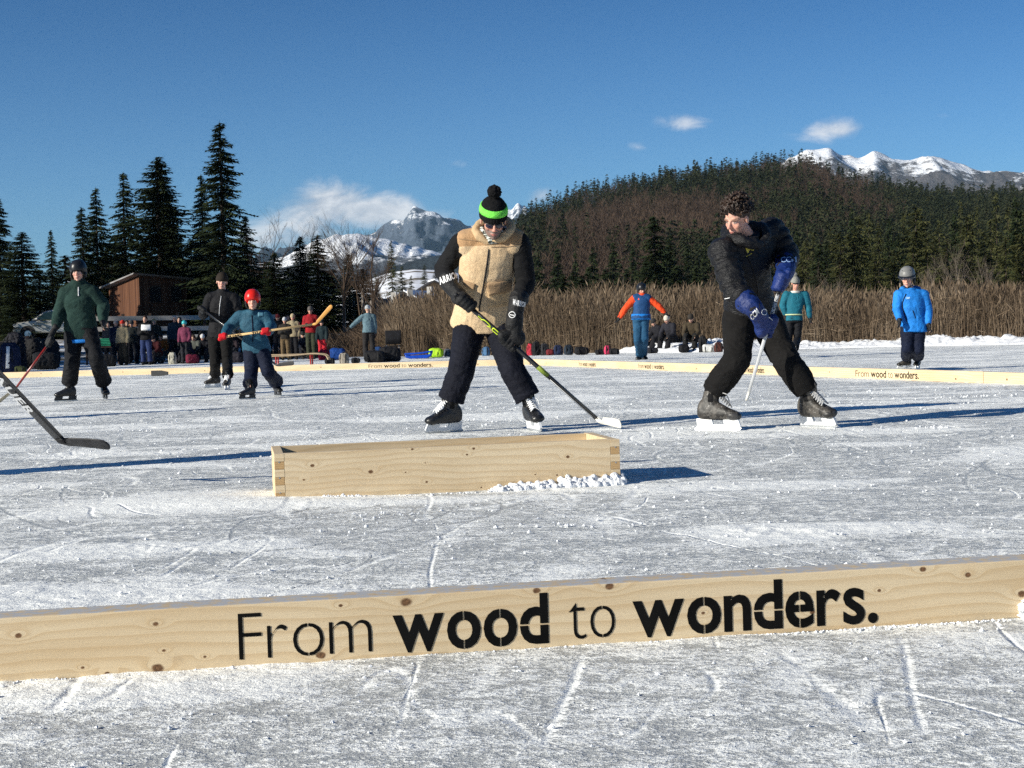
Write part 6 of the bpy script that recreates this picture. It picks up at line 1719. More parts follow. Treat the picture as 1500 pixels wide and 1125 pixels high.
shaft_word(st, 'KOHO', lerp(A0, H, .10), lerp(A0, H, .22), hv * .026, best, MAT['black_print'], .03, th=.0135 if abs(np.dot(best, nrm)) > .5 else .0195)

# man in orange and blue
r_, R_, J_ = px_person('man spreading his arms in orange jacket and dark blue vest beyond the plank', 35.0,
    dict(pv=(939, 464), ch=(940, 446), nk=(940, 432), hd=(939.5, 424), sa=(929, 438), sb=(951, 438), ea=(917, 451), wa=(908, 465), eb=(963, 447), wb=(973, 457),
         ha=(934, 468), hb=(944, 468), ka=(934, 497), kb=(944, 497)),
    ((936, 527, -120), (944, 526.5, -70)), (940, 527), skates=False, s=1.0, jacket=MAT['orange'], trousers=MAT['blue_trs'], skinc=(.52, .29, .21), head=(-20, 20, 0), puffy=.024, loose=.022, fold=.012, vox=.016,
    vest=fabric('dark_blue_vest', (.016, .062, .17), .6, .6), vestpuff=.014, hat=('helmet', plain('matt_black_helmet', (.012, .013, .016), .35)), gloves=MAT['glove_black'], seed=14, group='people beyond the planks', boot=MAT['boot_black'])
g = Geo(); pv = J_['pv']; loft(g, [(pv - [0, 0, .07], R_['side'] * .232, R_['hfr'] * .185), (pv + [0, 0, .06], R_['side'] * .228, R_['hfr'] * .18)], 24); part('vest_hem', g, MAT['bright_blue'], R_['vest_o'])
# woman in turquoise
r_, R_, J_ = px_person('smiling woman in turquoise jacket and grey pompom hat skating behind the teenager', 33.0,
    dict(pv=(1163, 466), ch=(1164, 447), nk=(1165, 430), hd=(1165, 415, -.1), sa=(1152, 432), sb=(1179, 432), ea=(1147, 446), wa=(1150, 460), eb=(1184, 448), wb=(1186, 464),
         ha=(1157, 470), hb=(1169, 470), ka=(1155, 495), kb=(1168, 497)),
    ((1136, 523, -110), (1166, 525, -80)), (1152, 524), s=.98, jacket=MAT['lady_teal'], trousers=MAT['black_ski'], skinc=(.58, .30, .22), head=(-8, 10, 0), puffy=.026, loose=.012, fold=.010, vox=.014, hs=1.05,
    hat=('pom', fabric('grey_knit', (.22, .22, .20)), None), gloves=MAT['glove_black'], seed=15, group='people beyond the planks')
X, Y, Z = R_['A']; C = J_['hd']
g = Geo(); tube(g, [C + X * -.07 + Y * .06, C + Y * .105, C + X * .07 + Y * .06], [.014, .018, .014], 8, 4, sq=.6); part('sunglasses', g, MAT['lens'], r_)
g = Geo(); n0 = J_['nk']; tube(g, [n0 + R_['fr'] * .09 * math.cos(a) + R_['side'] * .09 * math.sin(a) + [0, 0, .03] for a in np.linspace(-2.8, 2.8, 9)], [.03] * 9, 8, 3); part('neck_scarf', g, fabric('white_fleece', (.62, .60, .55)), r_)
g = Geo(); pv = J_['pv']; loft(g, [(pv + [0, 0, .06], R_['side'] * .208, R_['hfr'] * .165), (pv + [0, 0, .085], R_['side'] * .208, R_['hfr'] * .165)], 24); part('belt', g, plain('pale_yellow_belt', (.5, .55, .3), .6), r_)
# child in bright blue
r_, R_, J_ = px_person('child in bright blue jacket and grey ski helmet standing behind the lettered right plank', 21.0,
    dict(pv=(1338, 476), ch=(1335, 447), nk=(1334, 426), hd=(1329, 407, -.04), sa=(1317, 432), sb=(1353, 432), ea=(1314, 452, -.03), wa=(1317, 466, -.12), eb=(1359, 455), wb=(1360, 473, -.06),
         ha=(1330, 482), hb=(1345, 482), ka=(1329, 511), kb=(1345, 512)),
    ((1325, 541, -165), (1344, 541, -120)), (1335, 541), s=.86, jacket=MAT['bright_blue'], trousers=MAT['kid_navy'], skinc=(.62, .36, .27), head=(22, 16, 0), puffy=.020, loose=.022, cuff=.004, fold=.009, hem=.12, hs=1.22,
    hat=('skihelmet', plain('grey_helmet', (.17, .17, .165), .4)), gloves=MAT['glove_black'], seed=16, group='people beyond the planks', holder=MAT['white_plastic'], boot=MAT['boot_worn'])
bv = bvh_of(*R_['jacket'])
g = drape_line(bv, [(1327, 431), (1322, 445), (1325, 460), (1329, 472)], .008, .002, 6); part('zip', g, MAT['kid_navy'], R_['jacket_o'])
g = drape_line(bv, [(1337, 455), (1341, 466)], .006, .002, 6)
if g.n: part('pocket_zip', g, MAT['kid_navy'], R_['jacket_o'])
g = drape_word(bv, 'CMP', [(1327, 435), (1333, 435), (1333, 438), (1327, 438)], .02, .004); part('chest_lettering', g, plain('pale_print', (.4, .6, .8), .5), R_['jacket_o'], False)
g = Geo(); n0 = J_['nk']; tube(g, [n0 - R_['fr'] * .05 - R_['side'] * .10 + [0, 0, .02], n0 - R_['fr'] * .15 + [0, 0, .03], n0 - R_['fr'] * .05 + R_['side'] * .12 + [0, 0, .02]], [.05, .07, .05], 12, 5); part('hood', remesh(g, .012, 2), MAT['bright_blue'], r_)

# the stick reaching in from the left, and its owner (outside the frame, casting the long shadow)
A0, H, T = P(-330, 205, 5.9), P(97, 653, 7.35), P(166, 655, 7.30)
st, d_, wv, nrm = stick('black hockey stick with white lettering reaching in from the left, blade just above the ice', A0, H, T, MAT['shaft_black'], plain('scuffed_black_blade', (.020, .020, .022), .45, .6, 60, .3, .001), .046, .028, bh=.080, thick=.012)
best = nrm if np.dot(nrm, CAM - H) > 0 else -nrm; hv = wv if wv[2] > 0 else -wv
a, b = P(-28, 524, 6.93), P(44, 600, 7.18)
lp = lambda q: A0 + d_ * np.dot(q - A0, d_)
shaft_word(st, 'BAUER', lp(a), lp(b), hv * .040, best, MAT['white_print'], .03, th=.0146)
g = Geo(); V, F, W = word('NEXUS', .02, .08); q0 = H + N(T - H) * .10; u_ = N(T - H)
V2 = [H + u_ * (.075 + v[0] / W * .10) + (-np.cross(u_, best) if np.cross(u_, best)[2] < 0 else np.cross(u_, best)) * (.012 + v[1] * .02) + best * .0085 for v in V]
g.add(V2, F); part('lettering', g, plain('faint_print', (.10, .10, .10), .5), st, False)
def off_person(label, X, Y_, hd, h, jc, tc, seed):
    J, gf, s = stdJ((X, Y_, 0), hd, h, 'stand', 1, seed); root = thing('person', label, 'person', (X, Y_, 0), 'ice hockey players')
    for gp in gf: skate(root, gp, hd, s, 0, MAT['boot_black'], MAT['cap_black'], MAT['white_plastic'], MAT['lace_white'], vox=.012, laces=False)
    R = clothed(root, J, s, .014, jc, tc, head=(-90 - hd, 20, 0), puffy=.03, loose=.025, seed=seed); headgear(root, J['hd'], R['A'], 1.03, 'beanie', MAT['kid_navy'], vox=.012)
off_person('player just outside the left edge whose black stick reaches into view', -3.75, 8.0, -20, 1.8, MAT['black_tech'], MAT['black_ski'], 41)
off_person('player outside the left edge throwing a long shadow past the red-helmeted boy', -7.2, 13.6, -50, 1.75, MAT['kid_navy'], MAT['black_ski'], 42)
off_person('player far outside the left edge near the far plank', -12.2, 25.5, -30, 1.8, MAT['teal'], MAT['black_ski'], 43)

# ================================================================== spectators
GL = 'spectators on the left shore'
dk = (.012, .013, .018)
CR = [
 # label, px, feet_y, d, height, heading, pose, arms, jacket, trousers, hat, hatkind
 ('grey-haired man in navy jacket left of the beige parka', 171, None, 56.5, 1.72, -60, 'stand', 0, (.018, .024, .05), dk, (.30, .28, .27), 'hair'),
 ('person in beige parka and red hat among the spectators', 181, None, 54.0, 1.66, -100, 'stand', 0, (.36, .30, .19), (.018, .018, .016), (.45, .03, .02), 'beanie'),
 ('spectator in grey-green coat right of the beige parka', 194, None, 57.5, 1.70, -90, 'stand', 1, (.045, .05, .045), dk, (.05, .05, .05), 'beanie'),
 ('spectator in white-topped black jacket and blue jeans', 214, None, 53.0, 1.80, -90, 'stand', 1, (.012, .012, .014), (.022, .035, .10), (.03, .02, .018), 'hair'),
 ('blond spectator looking down behind the blue jeans', 227, None, 56.5, 1.74, -80, 'stand', 1, (.03, .035, .03), (.03, .045, .05), (.36, .26, .13), 'hair'),
 ('person in orange top sitting to lace up, teal trousers', 240, None, 56.0, 1.7, -100, 'sit', 0, (.32, .10, .025), (.028, .06, .065), (.04, .025, .02), 'hair'),
 ('grey-haired man in dark blue jacket beside the child in magenta', 257, None, 55.5, 1.82, -80, 'stand', 0, (.015, .035, .06), dk, (.42, .40, .38), 'hair'),
 ('child in magenta jacket and turquoise helmet', 271, None, 54.0, 1.58, -90, 'stand', 0, (.20, .045, .09), (.02, .02, .025), (.05, .42, .45), 'helmet'),
 ('person in dark clothes and mustard hat sitting on the shore', 283, None, 57.5, 1.62, -90, 'sit', 0, (.02, .02, .022), dk, (.32, .26, .05), 'beanie'),
 ('person in pale scarf sitting low beside the mustard hat', 289, None, 55.0, 1.6, -110, 'sit', 0, (.10, .11, .10), (.02, .02, .02), (.06, .04, .03), 'hair'),
 ('sitting skater in white hat left of the boy in black', 299, None, 55.0, 1.6, -90, 'sit', 0, (.015, .015, .02), dk, (.55, .55, .55), 'beanie'),
 ('dark-clothed person sitting behind the boy in black', 341, None, 55.5, 1.6, -90, 'sit', 0, (.03, .02, .025), dk, (.10, .10, .11), 'beanie'),
 ('dark-clothed spectator bending down behind the boy in black', 350, None, 57.0, 1.75, -70, 'bend', 0, (.012, .012, .015), dk, (.02, .02, .02), 'beanie'),
 ('person in black with dark red hat behind the wooden stick', 408, None, 57.5, 1.78, -90, 'stand', 1, (.012, .012, .016), dk, (.18, .03, .03), 'beanie'),
 ('skater in camouflage trousers behind the wooden stick', 418, None, 54.5, 1.60, -90, 'stand', 1, (.035, .03, .025), (.11, .075, .04), (.45, .46, .48), 'beanie'),
 ('person in hooded beige fleece behind the wooden stick', 430, None, 55.5, 1.74, -90, 'stand', 0, (.40, .33, .21), (.012, .012, .015), (.40, .33, .21), 'beanie'),
 ('tall man in red jacket and grey hat behind the raised blade', 456, None, 55.5, 2.0, -90, 'stand', 1, (.36, .018, .025), (.035, .04, .025), (.10, .09, .085), 'beanie'),
 ('child in red trousers and dark jacket beside the man in red', 472, None, 54.5, 1.46, -90, 'stand', 0, (.02, .035, .04), (.42, .02, .03), (.02, .02, .02), 'beanie'),
 ('person lacing skates between the boy and the hut, in purple', 312, None, 58.5, 1.6, -60, 'sit', 0, (.07, .02, .06), dk, (.10, .05, .04), 'hair'),
 ('spectator in black standing at the left end of the railing', 160, None, 59.5, 1.72, -90, 'stand', 0, (.02, .028, .04), dk, (.04, .03, .03), 'hair'),
]
CR += [
 ('spectator in dark green coat behind the red hat', 187, None, 60.0, 1.78, -70, 'stand', 0, (.015, .03, .02), dk, (.03, .025, .02), 'hair'),
 ('stooping spectator in black left of the blue jeans', 204, None, 57.0, 1.72, -50, 'bend', 0, (.010, .010, .012), dk, (.02, .02, .02), 'beanie'),
 ('person in maroon crouching between the blue jeans and the orange top', 232, None, 54.5, 1.6, -120, 'sit', 0, (.06, .012, .015), dk, (.015, .015, .02), 'beanie'),
 ('seated skater in black between the orange top and the grey-haired man', 248, None, 57.5, 1.65, -60, 'sit', 0, (.012, .012, .014), dk, (.05, .035, .02), 'hair'),
 ('tall spectator in black behind the turquoise helmet', 264, None, 59.5, 1.84, -90, 'stand', 1, (.010, .011, .014), dk, (.02, .018, .016), 'hair'),
 ('seated figure in dark blue under the mustard hat', 279, None, 54.5, 1.5, -130, 'sit', 0, (.012, .018, .045), dk, (.08, .06, .05), 'hair'),
 ('bending spectator in charcoal right of the white hat', 306, None, 56.0, 1.7, -110, 'bend', 0, (.025, .025, .027), dk, (.02, .02, .02), 'beanie'),
 ('spectator in black behind the camouflage trousers', 423, None, 59.5, 1.80, -80, 'stand', 0, (.010, .010, .013), dk, (.03, .025, .02), 'hair'),
 ('person in dark blue crouching right of the beige fleece', 440, None, 57.0, 1.6, -60, 'sit', 0, (.012, .02, .04), dk, (.02, .02, .02), 'beanie'),
 ('dark-clothed spectator left of the dark red hat', 400, None, 59.0, 1.7, -90, 'bend', 0, (.014, .014, .018), dk, (.02, .02, .02), 'beanie'),
 ('person in black crouching over bags near the left edge', 55, None, 55.5, 1.7, -60, 'sit', 0, (.010, .010, .014), dk, (.02, .02, .02), 'beanie'),
 ('person in dark blue bending behind the bags at the left edge', 30, None, 57.0, 1.75, -40, 'bend', 0, (.010, .014, .030), dk, (.03, .02, .02), 'hair'),
]
for i, (lb, px, fy, d, h, hd, pose, arms, jc, tc, hc, hk) in enumerate(CR):
    jc = tuple(q * .75 for q in jc)
    rt, R, J, s = crowd_person(lb, px, fy, d, h * .98, hd, pose, arms, jc, tc, hc, hk, group=GL, seed=50 + i, vox=.024, z0=.0)
    if 'white-topped' in lb:
        bv = bvh_of(*R['jacket']); g = drape_patch(bv, [(207, 473), (221, 473), (221, 484), (207, 484)], 8, 4, .012, .01); part('white_chest_panel', g, MAT['white_print'], R['jacket_o'])
# seen from behind, with outstretched arm
b = G(541, 527); rt, R, J, s = crowd_person('skater seen from behind in grey-teal jacket with outstretched arm', 541, 527, None, 1.80, 95, 'stand', (2, 0), (.10, .16, .19), (.022, .020, .020), (.36, .38, .40), 'beanie', group='people beyond the planks', vox=.018, seed=81)
rt, R, J, s = crowd_person('child in pale helmet sitting in the blue plastic sled', 612, 521, None, 1.25, 180, 'sit', 0, (.05, .06, .12), (.01, .02, .12), (.40, .46, .50), 'helmet', group='people beyond the planks', vox=.016, seed=82)
rt.location.z += -.12
crowd_person('person in pale knit hat bending over skates at the snow bank', 985, 515.5, None, 1.72, -130, 'sit', 0, (.020, .020, .026), (.012, .012, .015), (.60, .55, .46), 'beanie', group='people beyond the planks', vox=.018, seed=83)
crowd_person('person in brown jacket sitting to lace skates by the reeds', 1016, 515.5, None, 1.72, -110, 'sit', 0, (.050, .038, .024), (.014, .014, .014), (.035, .03, .025), 'beanie', group='people beyond the planks', vox=.018, seed=84)
crowd_person('dark-clothed person sitting with stretched legs left of the pale knit hat', 968, 515.0, None, 1.6, -150, 'sit', 0, (.014, .014, .018), (.012, .012, .015), (.03, .03, .03), 'beanie', group='people beyond the planks', vox=.018, seed=86)
crowd_person('person sitting on the ice behind the legs of the man in the vest', 716, 518, None, 1.5, -60, 'sit', 0, (.03, .05, .09), (.012, .012, .015), (.62, .60, .58), 'beanie', group='people beyond the planks', vox=.02, seed=85)

# ================================================================== bags, sleds and other gear
def bag(label, px, py, w, h, col, d=None, yaw=0, kind='pack', accent=(.02, .02, .02), z=0.0):
    """w, h in photo pixels"""
    b = G(px, py) if d is None else np.array([*P(px, hor(px), d)[:2], z]); D = b[1]; W, H = w / FPX * D / 2, h / FPX * D
    root = thing('backpack' if kind == 'pack' else 'duffel_bag', label, 'bag', b, 'bags and gear round the rink'); m = fabric('bag_cloth', col, .7, .6)
    c, s = math.cos(math.radians(yaw)), math.sin(math.radians(yaw)); ux, uy = np.array([c, s, 0]), np.array([-s, c, 0]); u = np.array([0, 0, 1.0])
    g = Geo()
    if kind == 'pack':
        loft(g, [(b + u * .01, ux * W * .92, uy * W * .62), (b + u * H * .35, ux * W, uy * W * .72), (b + u * H * .75, ux * W * .92, uy * W * .6), (b + u * H * .95, ux * W * .55, uy * W * .4)], 18, 2.8)
        ell(g, b + u * H * .30 - uy * W * .6, ux * W * .62, uy * W * .25, u * H * .22)
    else:
        loft(g, [(b - ux * W * .96 + u * H * .5, uy * H * .42, u * H * .40), (b - ux * W * .6 + u * H * .5, uy * H * .52, u * H * .49), (b + ux * W * .6 + u * H * .48, uy * H * .52, u * H * .47), (b + ux * W * .96 + u * H * .45, uy * H * .40, u * H * .38)], 18, 2.6)
    V, F = remesh(g, max(.015, W * .08), 2); V = folds(V, F, .02 * H / .4, (9, 9, 9), int(px)); part('bag_body', (V, F), m, root)
    g = Geo(); top = b + u * H * (.95 if kind == 'pack' else .92); tube(g, [top - ux * W * .3, top + u * H * .12, top + ux * W * .3], [.012] * 3, 6, 4); part('handle', g, fabric('strap', accent), root)
    g = Geo()
    for sg in (-1, 1): tube(g, [b + ux * W * .5 * sg + u * H * .85 - uy * W * .45, b + ux * W * .58 * sg + u * H * .5 - uy * W * .74, b + ux * W * .5 * sg + u * H * .12 - uy * W * .62], [.014] * 3, 6, 4); 
    part('strap', g, fabric('strap', accent), root)
    return root
blk = (.012, .012, .014)
BG = [('large black sports bag at the left edge of the far shore', 8, 534, 40, 42, blk, 50, 'duffel'), ('tall black rucksack beside the navy bag with the white stripe', 22, 532, 30, 56, (.014, .014, .02), 51, 'pack'),
      ('navy sports bag with a white stripe near the left edge', 14, 538, 30, 44, (.012, .018, .05), 46, 'pack'), ('black rucksack leaning in front of the silver car', 46, 530, 32, 46, blk, 52, 'pack'), ('low black bag left of the green-jacketed man', 66, 533, 36, 26, blk, 49, 'duffel'),
      ('dark heap of a bag with straps beside the green-jacketed man', 72, 528, 30, 44, (.018, .018, .022), 54, 'pack'), ('small dark green bag on the snow near the left edge', 29, 541, 16, 10, (.03, .04, .012), 44, 'duffel'),
      ('black duffel bag right of the green-jacketed man', 158, 533, 22, 18, blk, 52, 'duffel'), ('dark red bag among the seated spectators', 281, 532, 18, 14, (.12, .012, .03), 53, 'duffel'), ('pale cream bag beside the orange-topped skater', 252, 531, 12, 18, (.42, .40, .33), 53, 'pack'),
      ('black bag below the seated skaters', 322, 533, 24, 16, blk, 52, 'duffel'), ('dark bag at the knees of the boy in black', 345, 533, 22, 16, (.02, .018, .025), 52, 'duffel'),
      ('bright red bag at the feet of the man in red', 474, 527, 17, 16, (.45, .015, .04), 52, 'pack'), ('cobalt blue bag beside the bright red one', 494, 527, 22, 18, (.010, .05, .22), 51, 'duffel'), ('light grey-brown rucksack on the ice near the far plank', 503, 534, 15, 17, (.28, .25, .21), 42, 'pack'),
      ('black holdall beside the grey-brown rucksack', 482, 534, 15, 9, blk, 43, 'duffel'), ('black holdall right of the grey-brown rucksack', 520, 533.5, 13, 8, blk, 43, 'duffel'), ('blue bin bag left of the black folding chair', 553, 520, 17, 16, (.010, .04, .13), 55, 'pack'),
      ('lime green jacket or bag lying by the reeds', 638, 517, 20, 14, (.36, .62, .03), 50, 'duffel'), ('grey bag beside the lime green one', 655, 517, 11, 12, (.10, .12, .15), 51, 'pack'), ('light blue bag behind the knee of the man in the vest', 711, 516, 12, 14, (.07, .16, .30), 50, 'pack'),
      ('red and white bag at the foot of the reeds', 776, 513, 10, 18, (.45, .03, .05), 48, 'pack'), ('black rucksack right of the red and white bag', 785, 513.5, 13, 21, blk, 47.5, 'pack'), ('dark grey rucksack in the row below the reeds', 797, 513.5, 13, 18, (.03, .03, .035), 47.5, 'pack'),
      ('dark red duffel in the row below the reeds', 805, 514, 11, 9, (.16, .02, .025), 47, 'duffel'), ('navy rucksack in the row below the reeds', 817, 513.5, 14, 15, (.014, .022, .06), 47, 'pack'), ('blue-trimmed rucksack in the row below the reeds', 832, 514, 14, 15, (.02, .03, .045), 46.5, 'pack'),
      ('black duffel at the end of the row below the reeds', 851, 515, 20, 12, blk, 46, 'duffel'), ('low black bag left of the pink-topped one', 878, 514, 14, 8, blk, 45, 'duffel'), ('pink-topped bag half buried at the snow bank', 889, 514, 10, 14, (.55, .05, .12), 44.8, 'pack'),
      ('black duffel right of the pink-topped bag', 899, 514, 15, 9, blk, 44.6, 'duffel'), ('white sack beside the lacing skaters', 1037, 514.5, 17, 12, (.60, .60, .58), 43.6, 'duffel'), ('orange and black bag at the right of the lacing skaters', 1052, 514, 13, 15, (.07, .025, .02), 43.4, 'pack'), ('small black bag between the two seated skaters by the reeds', 1001, 514.5, 14, 12, blk, 44.5, 'duffel'), ('dark holdall at the left of the seated skaters', 955, 514.5, 16, 9, (.02, .02, .026), 44.8, 'duffel'), ('black rucksack behind the brown-jacketed skater', 1029, 512, 13, 24, blk, 44.2, 'pack')]
for lb, px, py, w, h, c, d, k in BG: bag(lb, px, py, w, h, c, d, (px * 37) % 50 - 25, k, z=.0)
bs = [o for o in bpy.data.objects if o.get('label', '').startswith('navy sports bag with a white')][0]
b = ORG[bs.name]; g = Geo(); prism(g, [(-.05, .12), (.06, .12), (.10, .80), (0.0, .80)], b + [.0, -.27, 0], (1, 0, 0), (0, 0, 1), (0, .012, 0)); part('white_stripe', g, MAT['white_print'], bs)

# blue sled
def sled(label, px, py, d, L, col, yaw=0):
    b = G(px, py); root = thing('plastic_sled', label, 'sled', b); c, s = math.cos(yaw), math.sin(yaw); ux, uy = np.array([c, s, 0]), np.array([-s, c, 0]); u = np.array([0, 0, 1.0]); W = .24
    outer = [(-L * .5, .10), (-L * .46, .03), (-L * .3, 0), (L * .3, 0), (L * .44, .06), (L * .5, .20), (L * .46, .22), (L * .36, .12), (-L * .3, .10), (-L * .46, .16)]
    g = Geo(); prism(g, outer, b, ux, u, uy * W); V, F = remesh(g, .02, 3); o = part('hull', (V, F), plain('blue_plastic', col, .35), root)
    for sg in (-1, 1):
        g = Geo(); tube(g, [b + uy * W * sg - ux * L * .48 + u * .16, b + uy * W * sg + u * .17, b + uy * W * sg + ux * L * .46 + u * .22], [.03] * 3, 8, 4); part('rim', g, plain('blue_plastic', col, .35), o)
    g = Geo(); tube(g, [b - ux * L * .46 + u * .14, b - ux * L * .75 + u * .3], [.008, .008], 6, 2); part('pull_rope', g, MAT['black'], root)
sled('cobalt blue plastic sled carrying the child in the pale helmet', 614, 525, None, .92, (.008, .06, .42))
# black folding chair with a bag over it
def chair(label, px, py, d=None, s=1.0):
    b = G(px, py); root = thing('folding_chair', label, 'chair', b); u = np.array([0, 0, 1.0]); x = np.array([1.0, 0, 0]); y = np.array([0, 1.0, 0])
    g = Geo(); loft(g, [(b + u * .42 * s, x * .26 * s, y * .22 * s), (b + u * .46 * s, x * .27 * s, y * .23 * s)], 16, 4); part('seat', g, fabric('black_canvas', blk), root)
    g = Geo(); loft(g, [(b + y * .2 * s + u * .50 * s, x * .25 * s, y * .02 * s), (b + y * .3 * s + u * .95 * s, x * .26 * s, y * .02 * s)], 16, 4); part('backrest', g, fabric('black_canvas', blk), root)
    for sx in (-1, 1):
        for sy in (-1, 1):
            g = Geo(); tube(g, [b + x * .24 * sx * s + y * .2 * sy * s, b - x * .22 * sx * s * .2 + x * .24 * sx * s + y * -.18 * sy * s * .2 + u * .46 * s], [.014, .014], 6, 1); part('leg', g, MAT['steel'], root)
chair('black folding chair draped with clothes on the ice beyond the far plank', 576, 527)
bag('black coat and bag heaped round the folding chair', 572, 530, 30, 22, blk, None, 10, 'duffel'); bag('flat black bag beside the skater seen from behind', 549, 531, 30, 18, blk, None, -10, 'duffel')
# wooden sledge on runners
def sledge():
    b = G(430, 537); root = thing('wooden_sledge', 'long wooden sledge with red legs lying beyond the far plank', 'sledge', b); s = b[1] / FPX; L = 95 * s; x = np.array([1.0, 0.02, 0]); y = np.array([0, 1.0, 0]); u = np.array([0, 0, 1.0]); m = plain('ash_wood', (.40, .30, .19), .6)
    for k in (-1, 1):
        g = Geo(); tube(g, [b - x * L * .45 + y * .2 * k + u * .30, b + y * .2 * k + u * .31, b + x * L * .3 + y * .2 * k + u * .34, b + x * L * .5 + y * .2 * k + u * .30, b + x * L * .55 + y * .2 * k + u * .18], [.022] * 5, 8, 5); part('runner', g, m, root)
        for q in (-.25, .28):
            g = Geo(); tube(g, [b + x * L * q + y * .19 * k, b + x * L * q + y * .19 * k + u * .30], [.022, .022], 6, 1); part('leg', g, plain('red_paint', (.32, .02, .015), .5), root)
    for q in range(5):
        g = Geo(); abox(g, b[0] - L * .42, b[0] + L * .42, b[1] - .18 + q * .08, b[1] - .13 + q * .08, .335, .35); part('slat', g, m, root)
sledge()
g = Geo(); q = G(450, 527); abox(g, q[0] - .45, q[0] + .45, q[1] + 8, q[1] + 8.3, .42, .47)
r = thing('bench', 'narrow pale bench in front of the man in red', 'bench', (q[0], q[1] + 8.15, 0)); part('seat', g, plain('pale_board', (.6, .58, .54), .7), r, False)
for k in (-1, 1):
    g = Geo(); abox(g, q[0] + k * .38 - .03, q[0] + k * .38 + .03, q[1] + 8.02, q[1] + 8.28, 0, .418); part('leg', g, plain('pale_board', (.6, .58, .54), .7), r, False)
# bucket and green crate
def bucket():
    b = P(153, hor(153), 54); b[2] = 0; root = thing('bucket', 'white plastic bucket beside the green crate', 'bucket', b); u = np.array([0, 0, 1.0]); g = Geo()
    loft(g, [(b + u * .0, np.array([.13, 0, 0]), np.array([0, .13, 0])), (b + u * .36, np.array([.17, 0, 0]), np.array([0, .17, 0])), (b + u * .36, np.array([.15, 0, 0]), np.array([0, .15, 0])), (b + u * .05, np.array([.12, 0, 0]), np.array([0, .12, 0]))], 20); part('shell', g, MAT['white_plastic'], root)
    g = Geo(); tube(g, [b + [-.16, 0, .34], b + [0, -.12, .42], b + [.16, 0, .34]], [.006] * 3, 6, 4); part('handle', g, MAT['steel'], root)
bucket()
b = P(150, hor(150), 58); g = Geo(); abox(g, b[0] - .45, b[0] + .45, b[1], b[1] + .5, .72, 1.02)
for k in range(5): abox(g, b[0] - .47, b[0] + .47, b[1] - .03, b[1] - .005, .74 + k * .06, .77 + k * .06)
r = thing('plastic_crate', 'green plastic crate standing on a table left of the spectators', 'crate', (b[0], b[1], .72)); part('shell', g, plain('green_plastic', (.01, .19, .10), .5), r, False)
r = thing('table', 'low dark table under the green crate', 'table', (b[0], b[1] + .2, 0)); g = Geo(); abox(g, b[0] - .7, b[0] + .7, b[1] - .1, b[1] + .6, .66, .715); part('table_top', g, plain('dark_timber', (.05, .03, .02), .8), r, False)
for sx in (-1, 1):
    for sy in (-.02, .5):
        g = Geo(); abox(g, b[0] + sx * .62 - .03, b[0] + sx * .62 + .03, b[1] + sy - .03, b[1] + sy + .03, 0, .655); part('leg', g, plain('dark_timber', (.05, .03, .02), .8), r, False)
# trees outside the view on the left that shade the far shore
for k, (X, Y_) in enumerate(((-46, 30), (-52, 34), (-47, 38), (-58, 41), (-53, 45), (-60, 36), (-66, 46), (-62, 52), (-72, 40), (-44, 46), (-50, 51))):
    root = thing('spruce_tree', 'spruce beyond the left edge of the view, shading the far shore', 'tree', (X, Y_, 0), 'spruces left of the rink')
    a, t = proto('near', k % 4)
    for nm, me in (('crown', a), ('trunk', t)):
        o = bpy.data.objects.new(nm, me); COL.objects.link(o); o.parent = root
    s = 1.22 + .05 * (k % 5); root.scale = (s * 1.1, s * 1.1, s); root.rotation_euler = (0, 0, k * 1.3)
# ================================================================== light
SUN_AZ = math.radians(29); SUN_EL = math.radians(20.8)
sd = Vector((math.cos(SUN_AZ) * math.cos(SUN_EL), math.sin(SUN_AZ) * math.cos(SUN_EL), -math.sin(SUN_EL)))
sl = bpy.data.lights.new('sun', 'SUN'); sl.energy = 5.0; sl.angle = math.radians(.5); sl.color = (1.0, .95, .83)
so = bpy.data.objects.new('sun', sl); COL.objects.link(so); so.rotation_euler = sd.to_track_quat('-Z', 'Y').to_euler(); so.location = (-20, -10, 20)
W = bpy.data.worlds.new('World'); SC.world = W; W.use_nodes = True
nt = W.node_tree; bg = nt.nodes['Background']
sky = nt.nodes.new('ShaderNodeTexSky'); sky.sky_type = 'NISHITA'; sky.sun_disc = False; sky.sun_elevation = SUN_EL
sky.sun_rotation = math.atan2(-math.cos(SUN_AZ), -math.sin(SUN_AZ)); sky.air_density = 1.0; sky.dust_density = 0.0; sky.ozone_density = 4.5; sky.altitude = 900

def wn(t, **k):
    x = nt.nodes.new(t)
    for a, b in k.items(): setattr(x, a, b)
    return x
def wm(op, a, b=None):
    x = wn('ShaderNodeMath', operation=op)
    for i, v in enumerate((a, b)):
        if v is None: continue
        if hasattr(v, 'is_output'): nt.links.new(v, x.inputs[i])
        else: x.inputs[i].default_value = v
    return x.outputs[0]
def wmix(f, a, b, bl='MIX'):
    x = wn('ShaderNodeMix', data_type='RGBA', blend_type=bl)
    for i, v in ((0, f), (6, a), (7, b)):
        if hasattr(v, 'is_output'): nt.links.new(v, x.inputs[i])
        else: x.inputs[i].default_value = v if i == 0 else (*v, 1)
    return x.outputs[2]
def wsm(v, a, b, o0=0., o1=1.):
    x = wn('ShaderNodeMapRange', interpolation_type='SMOOTHSTEP'); nt.links.new(v, x.inputs[0])
    for i, q in enumerate((a, b, o0, o1)): x.inputs[i + 1].default_value = q
    return x.outputs[0]
tc = wn('ShaderNodeTexCoord'); sx = wn('ShaderNodeSeparateXYZ'); nt.links.new(tc.outputs['Generated'], sx.inputs[0])
yy = wm('MAXIMUM', sx.outputs[1], .01); U_ = wm('DIVIDE', sx.outputs[0], yy); V_ = wm('DIVIDE', sx.outputs[2], yy); front = wsm(sx.outputs[1], .05, .2)
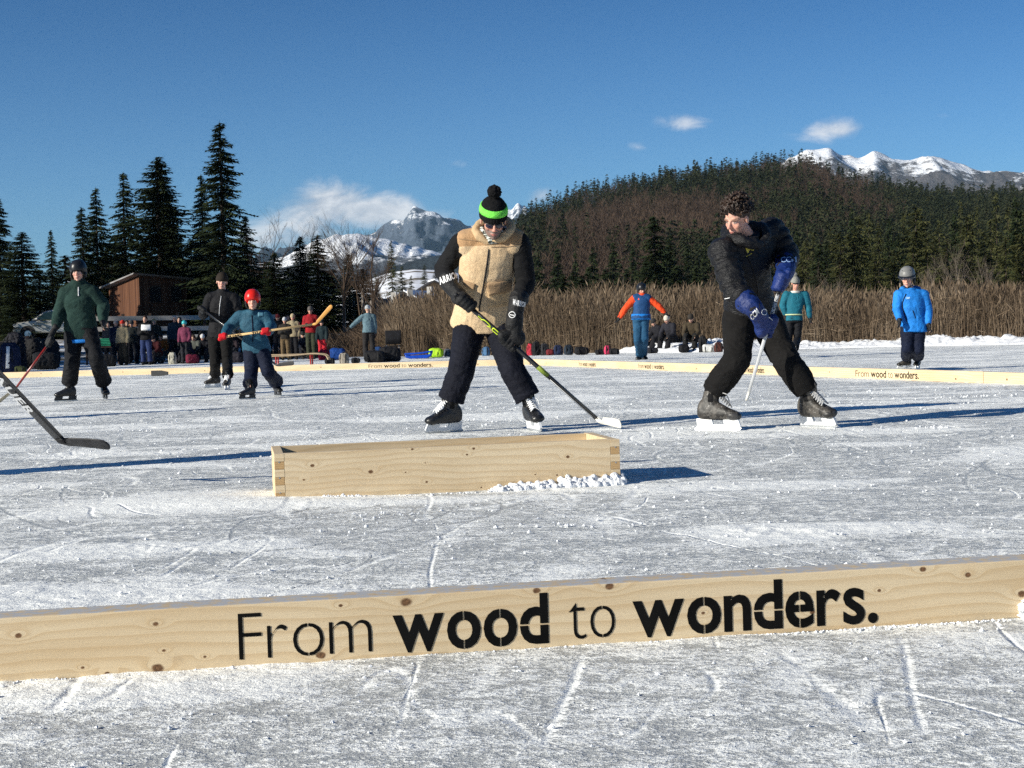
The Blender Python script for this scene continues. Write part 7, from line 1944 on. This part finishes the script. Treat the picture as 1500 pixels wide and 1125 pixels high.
cv = wn('ShaderNodeCombineXYZ'); nt.links.new(U_, cv.inputs[0]); nt.links.new(wm('MULTIPLY', V_, 1.7), cv.inputs[1])
nz = wn('ShaderNodeTexNoise'); nt.links.new(cv.outputs[0], nz.inputs[0]); nz.inputs['Scale'].default_value = 26; nz.inputs['Detail'].default_value = 7; nz.inputs['Roughness'].default_value = .58; nz.inputs['Distortion'].default_value = .4
mk = None
for px, py, rx, ry, st_ in ((485, 303, 62, 30, 1.2), (550, 310, 66, 24, 1.15), (455, 322, 48, 40, 1.0), (612, 322, 46, 14, .85), (415, 348, 60, 30, .8), (1003, 178, 34, 15, .62), (1225, 190, 50, 16, .80), (935, 215, 18, 10, .42), (790, 287, 20, 14, .75), (672, 240, 22, 8, .30), (1383, 168, 16, 6, .30), (1000, 205, 24, 8, .35), (505, 292, 40, 14, .7)):
    r = ray(px, py); u0, v0 = r[0] / r[1], r[2] / r[1]; a = FPX / rx; b = FPX / ry
    du = wm('MULTIPLY', wm('SUBTRACT', U_, float(u0)), a * .8); dv = wm('MULTIPLY', wm('SUBTRACT', V_, float(v0)), b * .8)
    e = wm('POWER', 2.718, wm('MULTIPLY', wm('ADD', wm('MULTIPLY', du, du), wm('MULTIPLY', dv, dv)), -1.0)); e = wm('MULTIPLY', e, st_)
    mk = e if mk is None else wm('MAXIMUM', mk, e)
cm = wsm(wm('ADD', mk, wm('MULTIPLY', wm('SUBTRACT', nz.outputs[0], .5), 1.5)), .28, 1.05); cm = wm('MULTIPLY', wm('MULTIPLY', cm, wsm(mk, .05, .3)), front)
tint = wmix(1.0, sky.outputs[0], wmix(wsm(V_, .08, .30), (.56, .82, 1.02), (.26, .56, .80)), 'MULTIPLY')
shade = wsm(nz.outputs[0], .35, .65)
cloudc = wmix(shade, (5.2, 5.6, 6.3), (9.2, 9.2, 9.3))
final = wmix(wm('MULTIPLY', cm, .85), tint, cloudc)
nt.links.new(final, bg.inputs[0]); bg.inputs[1].default_value = .068
SC.view_settings.view_transform = 'Standard'; SC.view_settings.look = 'None'; SC.view_settings.exposure = .58; SC.view_settings.gamma = 1
SC.cycles.use_denoising = False; SC.cycles.max_bounces = 6; SC.cycles.transparent_max_bounces = 8
